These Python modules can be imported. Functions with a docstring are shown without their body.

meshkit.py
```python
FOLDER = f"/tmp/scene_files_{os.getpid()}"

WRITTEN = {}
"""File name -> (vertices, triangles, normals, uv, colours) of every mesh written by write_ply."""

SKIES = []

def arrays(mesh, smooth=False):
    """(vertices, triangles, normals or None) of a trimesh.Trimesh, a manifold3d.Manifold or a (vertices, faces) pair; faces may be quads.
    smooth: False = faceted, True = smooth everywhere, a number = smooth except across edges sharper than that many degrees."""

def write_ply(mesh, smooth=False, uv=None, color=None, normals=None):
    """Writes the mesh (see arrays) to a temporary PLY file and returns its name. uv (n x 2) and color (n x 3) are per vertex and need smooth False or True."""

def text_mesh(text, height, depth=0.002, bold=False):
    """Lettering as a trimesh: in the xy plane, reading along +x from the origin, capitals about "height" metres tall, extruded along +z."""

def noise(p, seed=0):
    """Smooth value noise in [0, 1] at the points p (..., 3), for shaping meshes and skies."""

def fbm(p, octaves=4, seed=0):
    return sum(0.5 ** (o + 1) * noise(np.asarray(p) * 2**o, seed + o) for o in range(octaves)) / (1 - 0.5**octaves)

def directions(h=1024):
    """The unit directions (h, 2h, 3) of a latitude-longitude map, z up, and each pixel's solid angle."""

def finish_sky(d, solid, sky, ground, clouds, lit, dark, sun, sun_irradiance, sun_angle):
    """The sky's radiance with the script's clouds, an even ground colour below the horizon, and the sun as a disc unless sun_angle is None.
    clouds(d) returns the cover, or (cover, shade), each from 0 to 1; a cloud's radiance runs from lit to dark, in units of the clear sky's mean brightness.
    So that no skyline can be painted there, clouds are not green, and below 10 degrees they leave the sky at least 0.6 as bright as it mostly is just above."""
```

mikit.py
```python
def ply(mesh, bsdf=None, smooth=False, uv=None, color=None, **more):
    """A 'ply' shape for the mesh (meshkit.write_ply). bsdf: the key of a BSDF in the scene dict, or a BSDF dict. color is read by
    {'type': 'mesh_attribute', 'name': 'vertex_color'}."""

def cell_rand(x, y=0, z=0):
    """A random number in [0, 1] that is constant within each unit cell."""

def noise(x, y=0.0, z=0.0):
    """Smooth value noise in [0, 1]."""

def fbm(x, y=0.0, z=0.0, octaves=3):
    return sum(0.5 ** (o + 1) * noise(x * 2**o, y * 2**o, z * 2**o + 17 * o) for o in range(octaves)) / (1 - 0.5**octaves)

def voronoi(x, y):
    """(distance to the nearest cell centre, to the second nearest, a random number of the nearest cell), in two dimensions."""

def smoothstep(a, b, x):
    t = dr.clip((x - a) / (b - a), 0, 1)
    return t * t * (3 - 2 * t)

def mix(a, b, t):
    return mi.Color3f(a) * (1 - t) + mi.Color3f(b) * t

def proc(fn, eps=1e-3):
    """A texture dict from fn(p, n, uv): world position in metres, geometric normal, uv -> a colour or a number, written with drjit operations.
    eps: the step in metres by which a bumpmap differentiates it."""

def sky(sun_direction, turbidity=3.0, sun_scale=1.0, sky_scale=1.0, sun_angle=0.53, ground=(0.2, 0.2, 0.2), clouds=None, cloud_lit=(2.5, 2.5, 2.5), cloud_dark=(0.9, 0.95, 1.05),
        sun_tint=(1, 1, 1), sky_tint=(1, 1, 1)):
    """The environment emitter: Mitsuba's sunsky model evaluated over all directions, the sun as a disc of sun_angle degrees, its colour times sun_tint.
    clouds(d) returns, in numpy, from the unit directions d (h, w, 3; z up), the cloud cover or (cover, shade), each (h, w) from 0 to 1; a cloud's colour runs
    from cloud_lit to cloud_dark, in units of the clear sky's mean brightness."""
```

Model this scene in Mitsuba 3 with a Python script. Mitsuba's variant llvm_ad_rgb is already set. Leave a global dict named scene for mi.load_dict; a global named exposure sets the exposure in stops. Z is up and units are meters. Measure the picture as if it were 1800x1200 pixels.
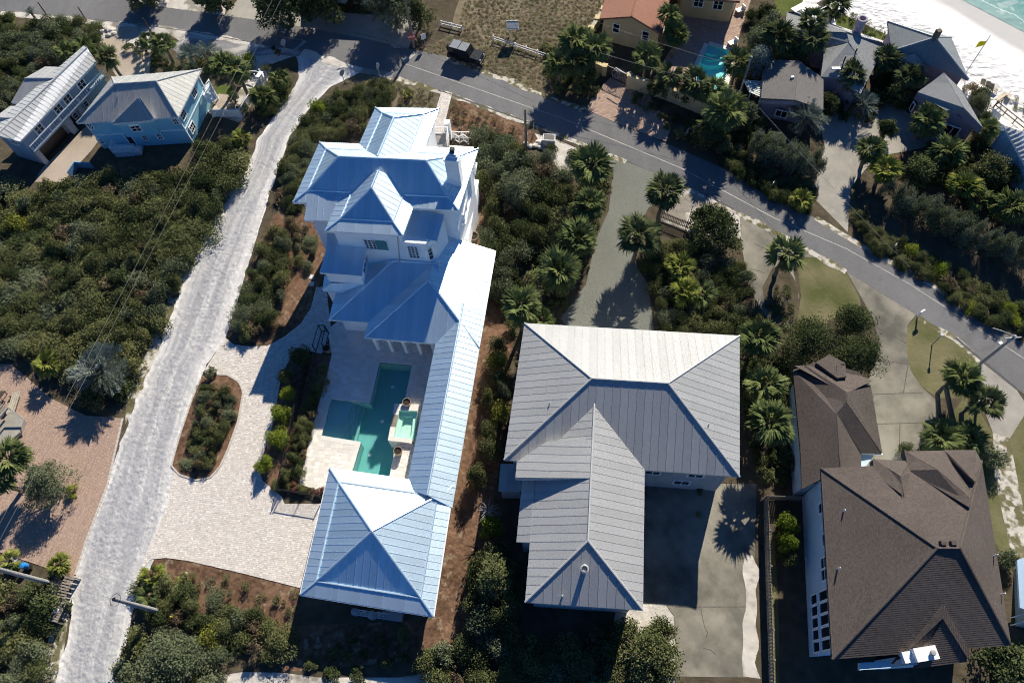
import math, random
import numpy as np, trimesh, drjit as dr, mitsuba as mi
import mikit, meshkit
from mikit import noise, fbm, voronoi, cell_rand, smoothstep, mix
from shapely.geometry import Polygon, LineString, Point, box as sbox, MultiPolygon
from shapely.ops import unary_union
from shapely import affinity

T = mi.ScalarTransform4f
scene, labels = {}, {}
# ---------------------------------------------------------------- camera, sky, exposure
scene['camera'] = {'type': 'perspective', 'fov': 70.22, 'fov_axis': 'x', 'near_clip': 0.5, 'far_clip': 3000.0,
    'to_world': T().look_at(origin=[0, 0, 60], target=[0, 0.457267, 59.11067], up=[0.0805303, 0.8864413, 0.4557815])}
SUN_AZ, SUN_EL = math.radians(24.0), math.radians(33.4)
SUN = [math.sin(SUN_AZ) * math.cos(SUN_EL), math.cos(SUN_AZ) * math.cos(SUN_EL), math.sin(SUN_EL)]
scene['sky'] = mikit.sky(SUN, turbidity=2.5, sun_scale=1.0, sky_scale=0.33, sky_tint=(0.41, 0.88, 1.44), sun_tint=(0.88, 1.0, 1.20))
exposure = 2.62

# ---------------------------------------------------------------- helpers
def mply(mesh, bsdf, smooth=False, uv=None, color=None): return mikit.ply(mesh, 'mat_' + bsdf, smooth, uv, color)
def uniq(key):
    if key not in USED:
        USED.add(key); return key
    i = CNT.get(key, 0)
    while True:
        i += 1
        k = '%s_%03d' % (key, i)
        if k not in USED:
            CNT[key] = i; USED.add(k); return k
USED, CNT = set(), {}

def L(key, label=None, cat=None, group=None, kind=None):
    d = labels.setdefault(key, {})
    for a, b in (('label', label), ('category', cat), ('group', group), ('kind', kind)):
        if b: d[a] = b

def thing(name, label, cat, group=None):
    k = uniq(name); L(k, label, cat, group); return k

def add(key, mesh, bsdf, smooth=False, kind=None, label=None, **kw):
    k = uniq(key)
    scene[k] = mply(mesh, bsdf, smooth, **kw)
    if kind or label: L(k, label, None, None, kind)
    return k

def ground(name, poly, z, bsdf, label=None):
    k = add(name, sheet(poly, z), bsdf)
    L(k, label, None, None, 'structure'); return k

def cat(ms):
    V, F, n = [], [], 0
    for v, f in ms:
        v = np.asarray(v, float); f = np.asarray(f, int)
        if not len(v): continue
        V.append(v); F.append(f + n); n += len(v)
    return np.vstack(V), np.vstack(F)

def polys(g):
    if g.is_empty: return []
    if isinstance(g, Polygon): return [g]
    return [p for p in getattr(g, 'geoms', []) if isinstance(p, Polygon) and p.area > 1e-5]

def sheet(poly, z):
    out = []
    for p in polys(poly if not isinstance(poly, list) else Polygon(poly).buffer(0)):
        v, f = trimesh.creation.triangulate_polygon(p, engine='earcut')
        a, b, c = v[f[:, 0]], v[f[:, 1]], v[f[:, 2]]
        cr = (b - a)[:, 0] * (c - a)[:, 1] - (b - a)[:, 1] * (c - a)[:, 0]
        f = np.where(cr[:, None] < 0, f[:, ::-1], f)
        out.append((np.column_stack([v, np.full(len(v), z)]), f))
    return cat(out)

def prism(poly, z0, z1):
    out = []
    for p in polys(poly if not isinstance(poly, list) else Polygon(poly).buffer(0)):
        m = trimesh.creation.extrude_polygon(p, z1 - z0, engine='earcut')
        out.append((np.array(m.vertices) + [0, 0, z0], np.array(m.faces)))
    return cat(out)

BV = np.array([[x, y, z] for x in (-.5, .5) for y in (-.5, .5) for z in (0, 1)], float)
BF = np.array([[0, 1, 3], [0, 3, 2], [4, 6, 7], [4, 7, 5], [0, 4, 5], [0, 5, 1], [2, 3, 7], [2, 7, 6], [0, 2, 6], [0, 6, 4], [1, 5, 7], [1, 7, 3]])
def box(c, s, yaw=0.):
    v = BV * s
    co, si = math.cos(yaw), math.sin(yaw)
    v = np.column_stack([v[:, 0] * co - v[:, 1] * si + c[0], v[:, 0] * si + v[:, 1] * co + c[1], v[:, 2] + c[2]])
    return v, BF

def frame_of(p, q):
    d = np.asarray(q, float) - np.asarray(p, float); l = np.linalg.norm(d); d = d / l
    a = np.cross([0, 0, 1.0] if abs(d[2]) < .95 else [1.0, 0, 0], d); a /= np.linalg.norm(a)
    return d, a, np.cross(d, a), l

def beam(p, q, w, h):
    """rectangular bar from p to q, w across, h up"""
    d, a, b, l = frame_of(p, q)
    v = np.array([np.asarray(e, float) + a * s * w / 2 + b * t * h / 2 for e in (p, q) for s in (-1, 1) for t in (-1, 1)])
    return v, BF[:, ::-1] * 0 + np.array([[0, 1, 3], [0, 3, 2], [4, 6, 7], [4, 7, 5], [0, 4, 5], [0, 5, 1], [2, 3, 7], [2, 7, 6], [0, 2, 6], [0, 6, 4], [1, 5, 7], [1, 7, 3]])

def tube(pts, rads, n=8, cap=True):
    pts = np.asarray(pts, float); rads = np.broadcast_to(rads, (len(pts),))
    V, F = [], []
    ang = np.arange(n) * 2 * np.pi / n
    for i, p in enumerate(pts):
        t = pts[min(i + 1, len(pts) - 1)] - pts[max(i - 1, 0)]; t /= np.linalg.norm(t)
        a = np.cross(t, [0, 0, 1.0] if abs(t[2]) < .9 else [1.0, 0, 0]); a /= np.linalg.norm(a); b = np.cross(t, a)
        V.append(p + rads[i] * (np.cos(ang)[:, None] * a + np.sin(ang)[:, None] * b))
    V = np.vstack(V)
    for i in range(len(pts) - 1):
        for j in range(n):
            a, b = i * n + j, i * n + (j + 1) % n
            F += [[a, b, b + n], [a, b + n, a + n]]
    if cap:
        e = (len(pts) - 1) * n
        F += [[0, j + 1, j] for j in range(1, n - 1)] + [[e, e + j, e + j + 1] for j in range(1, n - 1)]
    return V, np.array(F)

def lathe(prof, c, n=20):
    """prof: list of (r, z)"""
    ang = np.arange(n) * 2 * np.pi / n
    V = np.vstack([np.column_stack([np.cos(ang) * r + c[0], np.sin(ang) * r + c[1], np.full(n, z + c[2])]) for r, z in prof])
    F = []
    for i in range(len(prof) - 1):
        for j in range(n):
            a, b = i * n + j, i * n + (j + 1) % n
            F += [[a, b, b + n], [a, b + n, a + n]]
    return V, np.array(F)

def slab(face, t, dz=0.0):
    """vertical prism under a planar 3D polygon"""
    f = np.asarray(face, float); n = len(f)
    V = np.vstack([f + [0, 0, dz], f + [0, 0, dz - t]])
    p = Polygon(f[:, :2])
    _, tri = trimesh.creation.triangulate_polygon(p, engine='earcut') if n > 4 else (None, np.array([[0, i, i + 1] for i in range(1, n - 1)]))
    F = [list(x) for x in tri] + [[x[0] + n, x[2] + n, x[1] + n] for x in tri]
    for i in range(n):
        j = (i + 1) % n
        F += [[i, i + n, j + n], [i, j + n, j]]
    return V, np.array(F)

def plane(face):
    f = np.asarray(face, float)
    o = f[0]; e1 = f[1] - f[0]; e1 = e1 / np.linalg.norm(e1)
    c = f.mean(0); u, s, vt = np.linalg.svd(f - c); n = vt[2] * (1 if vt[2][2] > 0 else -1)
    e1 = e1 - n * (e1 @ n); e1 /= np.linalg.norm(e1)
    e2 = np.cross(n, e1)
    return c, e1, e2, n

def lift(poly2, fr, t0, t1):
    """extrude a 2D polygon of the face plane between heights t0 and t1 along the normal"""
    c, e1, e2, n = fr
    v, f = prism(poly2, t0, t1)
    return c + v[:, :1] * e1 + v[:, 1:2] * e2 + v[:, 2:] * n, f

def roof_panels(parent, face, w, mats, rib=(0.05, 0.045), rng=None, minw=0.12):
    """standing seam sheets of one roof face, each its own part"""
    fr = plane(face); c, e1, e2, n = fr
    p2 = Polygon([((np.asarray(q) - c) @ e1, (np.asarray(q) - c) @ e2) for q in face]).buffer(0)
    x0, y0, x1, y1 = p2.bounds
    k = max(1, round((x1 - x0) / w)); w = (x1 - x0) / k
    for i in range(k):
        a = x0 + i * w
        ms = []
        for q in polys(p2.intersection(sbox(a + .006, y0 - 1, a + w - .006, y1 + 1))):
            if q.area > .02: ms.append(lift(q, fr, .0, .022))
        for q in polys(p2.intersection(sbox(a + .006, y0 - 1, a + rib[0], y1 + 1))):
            if q.area > .003: ms.append(lift(q, fr, .02, rib[1]))
        if ms: add(parent + '__panel', cat(ms), mats[(i * 7 + 3) % len(mats)])

def shingles(face, expo=0.145):
    """courses of shingles as overlapping tilted strips"""
    fr = plane(face); c, e1, e2, n = fr
    p2 = Polygon([((np.asarray(q) - c) @ e1, (np.asarray(q) - c) @ e2) for q in face]).buffer(0)
    x0, y0, x1, y1 = p2.bounds
    ms, k = [], 0
    y = y0
    while y < y1:
        for q in polys(p2.intersection(sbox(x0 - 1, y, x1 + 1, y + expo))):
            v, f = lift(q, fr, 0.0, 0.028)
            yy = (v - c) @ e2
            v = v + np.outer(-0.016 * np.clip((yy - y) / expo, 0, 1), n)
            ms.append((v, f))
        y += expo
    return cat(ms)

def hip(A, B, D, ze, pitch, kick=None, axis='y', front=True, back=True):
    """faces of a hipped or gabled roof on the rectangle A (front left) B (front right) D (back left); the ridge runs A->D ('y') or A->B ('x')"""
    A, B, D = (np.asarray(p, float)[:2] for p in (A, B, D))
    if axis == 'x': A, B, D = B, B + D - A, A
    Lx, Ly = np.linalg.norm(B - A), np.linalg.norm(D - A)
    ex, ey = (B - A) / Lx, (D - A) / Ly
    k, pk = kick if kick else (0., 0.)
    X0, X1, Y0, Y1 = k, Lx - k, k if front else 0., Ly - k if back else Ly
    zi = ze + k * pk; h = (X1 - X0) / 2; zr = zi + h * pitch; xm = Lx / 2
    ya, yb = (Y0 + h if front else Y0), (Y1 - h if back else Y1)
    if ya > yb: ya = yb = (ya + yb) / 2
    fs = [[(X0, Y1, zi), (X0, Y0, zi), (xm, ya, zr), (xm, yb, zr)], [(X1, Y0, zi), (X1, Y1, zi), (xm, yb, zr), (xm, ya, zr)]]
    if front: fs.append([(X0, Y0, zi), (X1, Y0, zi), (xm, ya, zr)])
    if back: fs.append([(X1, Y1, zi), (X0, Y1, zi), (xm, yb, zr)])
    if k:
        fs += [[(0, Ly, ze), (0, 0, ze), (X0, Y0, zi), (X0, Y1, zi)], [(Lx, 0, ze), (Lx, Ly, ze), (X1, Y1, zi), (X1, Y0, zi)]]
        if front: fs.append([(0, 0, ze), (Lx, 0, ze), (X1, Y0, zi), (X0, Y0, zi)])
        if back: fs.append([(Lx, Ly, ze), (0, Ly, ze), (X0, Y1, zi), (X1, Y1, zi)])
    def clean(f):
        o = []
        for p in f:
            if not o or max(abs(a - b) for a, b in zip(p, o[-1])) > 1e-6: o.append(p)
        return o
    return [[tuple(A + ex * x + ey * y) + (z,) for x, y, z in clean(f)] for f in fs]

def edges_shared(faces):
    seen, out = {}, []
    for f in faces:
        for i in range(len(f)):
            a, b = (tuple(np.round(q, 2)) for q in (f[i], f[(i + 1) % len(f)]))
            k = tuple(sorted((a, b)))
            if k in seen: out.append(k)
            seen[k] = 1
    return out

def metal_roof(house, faces, w, mats, trim, cap_mat, thick=0.22, rib=(0.05, 0.045), label=None, cap_r=0.085, name='__roof', capz=.035):
    r = add(house + name, cat([slab(f, thick, -.004) for f in faces]), trim, label=label)
    for f in faces: roof_panels(r, f, w, mats, rib)
    for a, b in edges_shared(faces):
        a, b = np.array(a), np.array(b)
        if np.linalg.norm(a - b) > .3: add(r + '__ridge_cap', tube([a + [0, 0, capz], b + [0, 0, capz]], cap_r, 6), cap_mat)
    return r

def shingle_roof(house, faces, mat, trim, thick=0.24, cap=True):
    r = add(house + '__roof', cat([slab(f, thick, -.004) for f in faces]), trim)
    add(r + '__shingle_course', cat([shingles(f) for f in faces]), mat, kind='stuff')
    if cap:
        for a, b in edges_shared(faces):
            a, b = np.array(a), np.array(b)
            add(r + '__ridge_cap', tube([a + [0, 0, .02], b + [0, 0, .02]], .1, 6), mat)
    return r

def window(house, p, a, b, w, h, cols=2, rows=2, frame='white_paint', glass='dark_glass', fw=.09, name='__window'):
    """a framed window snapped to the wall line a->b (outside on the right-hand side), centred at p (x, y, z)"""
    a, b = np.asarray(a, float)[:2], np.asarray(b, float)[:2]
    d = (b - a) / np.linalg.norm(b - a); nrm = np.array([d[1], -d[0]])
    c2 = a + d * ((np.asarray(p[:2]) - a) @ d); z = p[2]
    def q(u, o, zz): return np.array([*(c2 + d * u + nrm * o), zz])
    ms = []
    for s in (-1, 1):
        ms.append(beam(q(s * w / 2, .03, z - h / 2 - fw), q(s * w / 2, .03, z + h / 2 + fw), fw, .12))
        ms.append(beam(q(-w / 2, .033, z + s * (h / 2 + fw / 2)), q(w / 2, .033, z + s * (h / 2 + fw / 2)), .12, fw))
    for i in range(1, cols): ms.append(beam(q(-w / 2 + w * i / cols, .03, z - h / 2), q(-w / 2 + w * i / cols, .03, z + h / 2), .05, .08))
    for i in range(1, rows): ms.append(beam(q(-w / 2, .032, z - h / 2 + h * i / rows), q(w / 2, .032, z - h / 2 + h * i / rows), .07, .05))
    k = add(house + name, cat(ms), frame)
    add(k + '__pane', beam(q(-w / 2, .015, z), q(w / 2, .015, z), .03, h), glass)
    return k

def rail(house, pts, h, post=.09, step=1.6, mat='white_paint', pickets=0.0, name='__railing', rails=(1.0, .12)):
    ms = []
    for p, q in zip(pts[:-1], pts[1:]):
        p, q = np.asarray(p, float), np.asarray(q, float); l = np.linalg.norm(q - p)
        n = max(1, round(l / step))
        for i in range(n + 1):
            c = p + (q - p) * i / n; ms.append(box(c, (post, post, h + .05), math.atan2(*(q - p)[1::-1])))
        for t in rails: ms.append(beam(p + [0, 0, h * t], q + [0, 0, h * t], post * .8, .07))
        if pickets:
            k = int(l / pickets)
            for i in range(k):
                c = p + (q - p) * (i + .5) / k; ms.append(box(c, (.035, .035, h), 0))
    return add(house + name, cat(ms), mat)

# ---------------------------------------------------------------- materials
def rgb(*c): return {'type': 'rgb', 'value': list(c)}
def PM(name, fn, rough=.9, spec=.3, bump=None, bscale=1.0, eps=.01):
    b = {'type': 'principled', 'base_color': mikit.proc(fn), 'roughness': rough, 'specular': spec}
    if bump: b = {'type': 'bumpmap', 'arbitrary': mikit.proc(bump, eps), 'scale': bscale, 'bsdf': b}
    scene['mat_' + name] = {'type': 'twosided', 'bsdf': b}

def paint(name, c, amt=.06, sc=.7, rough=.6):
    def fn(p, n, uv, c=c):
        t = fbm(p.x * sc, p.y * sc, p.z * sc * 2.2, 3)
        return mi.Color3f(*c) * (1 - amt + 2 * amt * t)
    PM(name, fn, rough)
def plain(name, c, rough=.5, metallic=0., spec=.5):
    scene['mat_' + name] = {'type': 'twosided', 'bsdf': {'type': 'principled', 'base_color': rgb(*c), 'roughness': rough, 'metallic': metallic, 'specular': spec}}

paint('white_paint', (.78, .79, .80), .03)
paint('white_stucco', (.84, .85, .86), .04, .5, .9)
plain('white_trim', (.78, .79, .8), .5)
plain('dark_glass', (.012, .016, .022), .06)
plain('teal_glass', (.06, .2, .21), .12)
plain('black_metal', (.015, .015, .017), .45)
plain('grey_metal', (.35, .36, .37), .4)
plain('dark_soffit', (.1, .1, .11), .8)
plain('yellow_paint', (.75, .6, .05), .6)
plain('green_plastic', (.01, .04, .025), .45)
plain('blue_plastic', (.02, .22, .6), .4)
plain('black_plastic', (.02, .02, .025), .4)
plain('rubber', (.018, .018, .018), .85)
plain('chrome', (.6, .6, .6), .25, 1.)
plain('black_car_paint', (.012, .013, .017), .22)
plain('silver_panel', (.17, .19, .22), .4)
plain('red_sign', (.45, .03, .035), .5)
plain('sign_back', (.3, .31, .33), .5)
plain('sign_white', (.75, .76, .78), .55)
plain('sign_blue', (.12, .2, .34), .55)

def metal_sheet(name, c, amt, rough=.42, metallic=.75):
    def fn(p, n, uv):
        t = fbm(p.x * .35, p.y * .35, p.z * .5, 3)
        s = noise(p.x * 5., p.y * 5., p.z * 5.)
        return mi.Color3f(*c) * (1 - amt + amt * 1.6 * t + amt * .4 * s)
    scene['mat_' + name] = {'type': 'twosided', 'bsdf': {'type': 'principled', 'base_color': mikit.proc(fn), 'roughness': rough, 'metallic': metallic, 'specular': .5}}
for i, k in enumerate((1., .95, 1.04)):
    metal_sheet('pale_metal_roof_%s' % 'abc'[i], (.64 * k, .81 * k, .93 * k), .05, .53, .9)
    metal_sheet('white_metal_roof_%s' % 'abc'[i], (.46 * k, .475 * k, .48 * k), .06, .55, .1)
    metal_sheet('grey_metal_roof_%s' % 'abc'[i], (.335 * k, .345 * k, .355 * k), .10, .6, .1)
    metal_sheet('slate_metal_roof_%s' % 'abc'[i], (.36 * k, .37 * k, .365 * k), .08, .55, .15)
PALE = ['pale_metal_roof_a', 'pale_metal_roof_b', 'pale_metal_roof_c']
WHITE = ['white_metal_roof_a', 'white_metal_roof_b', 'white_metal_roof_c']
GREY = ['grey_metal_roof_a', 'grey_metal_roof_b', 'grey_metal_roof_c']
SLATE = ['slate_metal_roof_a', 'slate_metal_roof_b', 'slate_metal_roof_c']
plain('pale_cap', (.55, .72, .88), .5, .7)
plain('grey_cap', (.42, .43, .44), .5, .1)

def shingle_fn(c1, c2):
    def fn(p, n, uv):
        r = cell_rand(p.x * 8.2 + p.z * 1.7, p.y * 8.2, p.z * 12.0)
        g = noise(p.x * 30, p.y * 30, p.z * 30)
        big = fbm(p.x * .3, p.y * .3, 0., 2)
        return mix(c1, c2, dr.clip(.55 * r + .25 * g + .35 * (big - .35), 0, 1))
    return fn
PM('brown_shingle', lambda p, n, uv: shingle_fn((.068, .0575, .053), (.128, .109, .10))(p, n, uv) * (.86 + .28 * fbm(p.x * .45, p.y * .45, 5., 4)), .95, .15)
PM('grey_shingle', shingle_fn((.15, .17, .185), (.24, .265, .28)), .95, .15)
PM('pale_shingle', shingle_fn((.24, .25, .255), (.33, .34, .345)), .95, .15)
def lichen_fn(p, n, uv):
    s = smoothstep(.6, .66, fbm(p.x * 1.6 + 3, p.y * 1.6, 0., 4)) * smoothstep(.4, .7, noise(p.x * .35 + 5, p.y * .35))
    return mix(shingle_fn((.13, .125, .125), (.2, .195, .19))(p, n, uv), (.4, .4, .38), s * .75)
PM('lichen_shingle', lichen_fn, .95, .15)
PM('clay_tile', shingle_fn((.25, .12, .085), (.34, .18, .13)), .9, .2)

def siding(c, amt=.06, pitch=.2):
    def fn(p, n, uv):
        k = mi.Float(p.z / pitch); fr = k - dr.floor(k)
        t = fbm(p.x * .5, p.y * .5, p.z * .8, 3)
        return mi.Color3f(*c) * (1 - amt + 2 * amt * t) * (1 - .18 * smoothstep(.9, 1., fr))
    return fn
PM('blue_siding', siding((.27, .56, .70)), .7)
PM('slate_siding', siding((.26, .335, .40)), .7)
PM('mauve_siding', siding((.30, .25, .31)), .8)
PM('pale_blue_siding', siding((.50, .62, .70), .04), .7)
PM('sky_blue_siding', siding((.2, .36, .5), .05), .7)
paint('grey_stucco', (.36, .38, .40), .06, .6, .9)
paint('yellow_stucco', (.60, .50, .29), .06, .6, .9)
paint('cream_stucco', (.42, .39, .33), .06, .6, .9)
paint('lilac_stucco', (.34, .3, .36), .06, .6, .9)

def wood(c):
    def fn(p, n, uv):
        t = fbm(p.x * 2.5, p.y * 2.5, p.z * 7, 3)
        return mi.Color3f(*c) * (.7 + .6 * t)
    return fn
PM('weathered_wood', wood((.24, .21, .18)), .9)
PM('pole_wood', wood((.19, .165, .14)), .9)
PM('grey_pole', wood((.27, .27, .28)), .85)
PM('dark_wood', wood((.07, .055, .045)), .9)
PM('pale_wood', wood((.4, .36, .29)), .9)
PM('palm_trunk', wood((.17, .145, .115)), .95)
PM('bark', wood((.13, .11, .09)), .95)
paint('terracotta', (.25, .2, .155), .15, 4.)
plain('soil', (.03, .022, .017), 1.)

def asphalt_fn(p, n, uv):
    t = fbm(p.x * .12, p.y * .12, 0., 3); g = noise(p.x * 9, p.y * 9); s = fbm(p.x * 1.3, p.y * .5, 3., 3)
    a = .148 + .05 * (t - .5) + .022 * (g - .5) + .03 * (s - .5)
    crack = smoothstep(.018, .0, dr.abs(fbm(p.x * .22 + 9, p.y * .22, 1., 4) - .5)) * smoothstep(.5, .7, noise(p.x * .07, p.y * .07, 4.))
    return mi.Color3f(a * 1.0, a * 1.01, a * 1.06) * (1 - .12 * crack)
PM('asphalt', asphalt_fn, .92, .25)
def sandroad_fn(p, n, uv):
    # uv.x across 0..1, uv.y along in metres
    w = fbm(uv.x * 3.0, uv.y * .12, 2., 3) - .5
    u = uv.x + .10 * w
    streak = fbm(u * 26., uv.y * .22, 5., 3)
    grain = fbm(p.x * 5., p.y * 5., 0., 3)
    mound = fbm(p.x * .55, p.y * .55, 7., 3)
    edge = smoothstep(.24, .0, u) + smoothstep(.66, .95, u)
    centre = smoothstep(.10, .03, dr.abs(u - .5)) * .35
    fine = noise(p.x * 7, p.y * 7)
    s = dr.clip(edge * .75 + centre * .5 + .06 + .85 * (streak - .5) + .3 * (grain - .5) + .25 * (mound - .5) + .2 * (fine - .5), 0, 1)
    rut = smoothstep(.07, .02, dr.abs(u - .36)) + smoothstep(.07, .02, dr.abs(u - .64))
    return mix((.335, .34, .365), (.64, .635, .63), s) * (1 - .13 * rut * noise(uv.y * .25, 3.))
PM('sand_road', sandroad_fn, .95, .2, lambda p, n, uv: fbm(p.x * 3.2, p.y * 3.2, 0., 3), .09, .04)
def pale_sand_fn(p, n, uv):
    t = fbm(p.x * .9, p.y * .9, 0., 4); l = smoothstep(.52, .68, fbm(p.x * .55 + 30, p.y * .55, 0., 4))
    return mix(mix((.42, .395, .36), (.60, .575, .54), t), (.16, .14, .11), l * .75)
PM('pale_sand', pale_sand_fn, .95, .2, lambda p, n, uv: fbm(p.x * 1.6, p.y * 1.6, 0., 3), .12, .05)
def beach_fn(p, n, uv):
    s = fbm(p.x * 1.1 + p.y * .3, p.y * 2.2, 0., 3)
    d = .774 * p.x + .633 * p.y - 88.5          # metres seaward of the water line
    wet = smoothstep(-2.9, -1.9, d + 1.2 * (noise(p.x * .15, p.y * .15) - .5))
    return mix(mix((.66, .66, .66), (.80, .80, .80), s), (.45, .44, .43), wet * .8)
PM('beach_sand', beach_fn, .95, .2, lambda p, n, uv: fbm(p.x * 1.3, p.y * 1.8, 0., 3) * smoothstep(-4., -8., .774 * p.x + .633 * p.y - 88.5), .32, .05)
def sea_fn(p, n, uv):
    d = .774 * p.x + .633 * p.y - 88.5 + 1.2 * (fbm(p.x * .12, p.y * .12, 0., 2) - .5)
    foam = smoothstep(.10, .0, dr.abs(d - 1.4 + 1.3 * (fbm(p.x * .5, p.y * .5, 2., 3) - .5))) * .9 + smoothstep(.62, .75, fbm(p.x * .8, p.y * .8, 0., 3)) * .35
    return mix(mix((.28, .40, .37), (.11, .30, .28), smoothstep(-1.5, 6., d)), (.65, .68, .68), foam)
PM('sea_water', sea_fn, .12, .5, lambda p, n, uv: fbm(p.x * .8, p.y * 1.2, 0., 3), .12, .05)
def litter_fn(p, n, uv):
    t = fbm(p.x * 1.5, p.y * 1.5, 0., 4)
    return mix((.05, .042, .03), (.12, .10, .07), t)
PM('leaf_litter', litter_fn, 1., .1, lambda p, n, uv: fbm(p.x * 3, p.y * 3, 0., 3), .06, .03)
def mulch_fn(p, n, uv):
    t = fbm(p.x * 3.5, p.y * 3.5, 0., 3); b = fbm(p.x * .5, p.y * .5, 3., 3)
    return mix(mix((.075, .045, .03), (.22, .135, .09), dr.clip(1.0 * t + .9 * b - .5, 0, 1)), (.27, .22, .16), smoothstep(.62, .8, fbm(p.x * 2.2, p.y * 2.2, 9., 4)) * .7)
PM('pine_straw', mulch_fn, 1., .1, lambda p, n, uv: fbm(p.x * 5, p.y * 5, 0., 3), .06, .03)
def lawn_fn(p, n, uv):
    t = fbm(p.x * .45, p.y * .45, 0., 4); g = noise(p.x * 8, p.y * 8)
    return mix((.085, .095, .036), (.20, .178, .105), dr.clip(1.5 * (t - .25) + .25 * (g - .5), 0, 1))
def worn_fn(p, n, uv):
    t = fbm(p.x * .7, p.y * .7, 0., 4); g = fbm(p.x * 2.4, p.y * 2.4, 3., 3)
    k = mix((.10, .10, .045), (.21, .185, .12), t)
    return mix(k, (.50, .475, .43), smoothstep(.48, .66, .6 * g + .4 * t + .05))
PM('worn_sand', worn_fn, 1., .1, lambda p, n, uv: fbm(p.x * 3, p.y * 3, 0., 3), .08, .03)
PM('lawn', lawn_fn, 1., .1, lambda p, n, uv: noise(p.x * 9, p.y * 9), .03, .03)
def green_lawn_fn(p, n, uv):
    return mix((.06, .09, .022), (.12, .135, .04), fbm(p.x * .8, p.y * .8, 0., 4))
PM('green_lawn', green_lawn_fn, 1., .1)
def field_fn(p, n, uv):
    t = fbm(p.x * .28, p.y * .28, 0., 4); g = fbm(p.x * 2.6, p.y * 2.6, 1., 3)
    return mix(mix((.085, .075, .05), (.19, .16, .11), dr.clip(1.7 * (t - .2), 0, 1)), (.25, .215, .155), dr.clip(1.4 * (g - .45), 0, 1) * .7)
PM('dry_field', field_fn, 1., .1, lambda p, n, uv: fbm(p.x * 2.5, p.y * 2.5, 0., 3), .15, .04)
def concrete_fn(p, n, uv):
    t = fbm(p.x * .35, p.y * .35, 0., 4); s = fbm(p.x * 1.6, p.y * 1.6, 5., 3); g = noise(p.x * 12, p.y * 12)
    st = fbm(p.x * .8 + p.y * .3, p.y * .16, 8., 3)
    return mix((.10, .098, .084), (.285, .268, .225), dr.clip(1.5 * (t - .17) + .55 * (s - .5) + .5 * (st - .5) + .12 * (g - .5), 0, 1))
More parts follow.
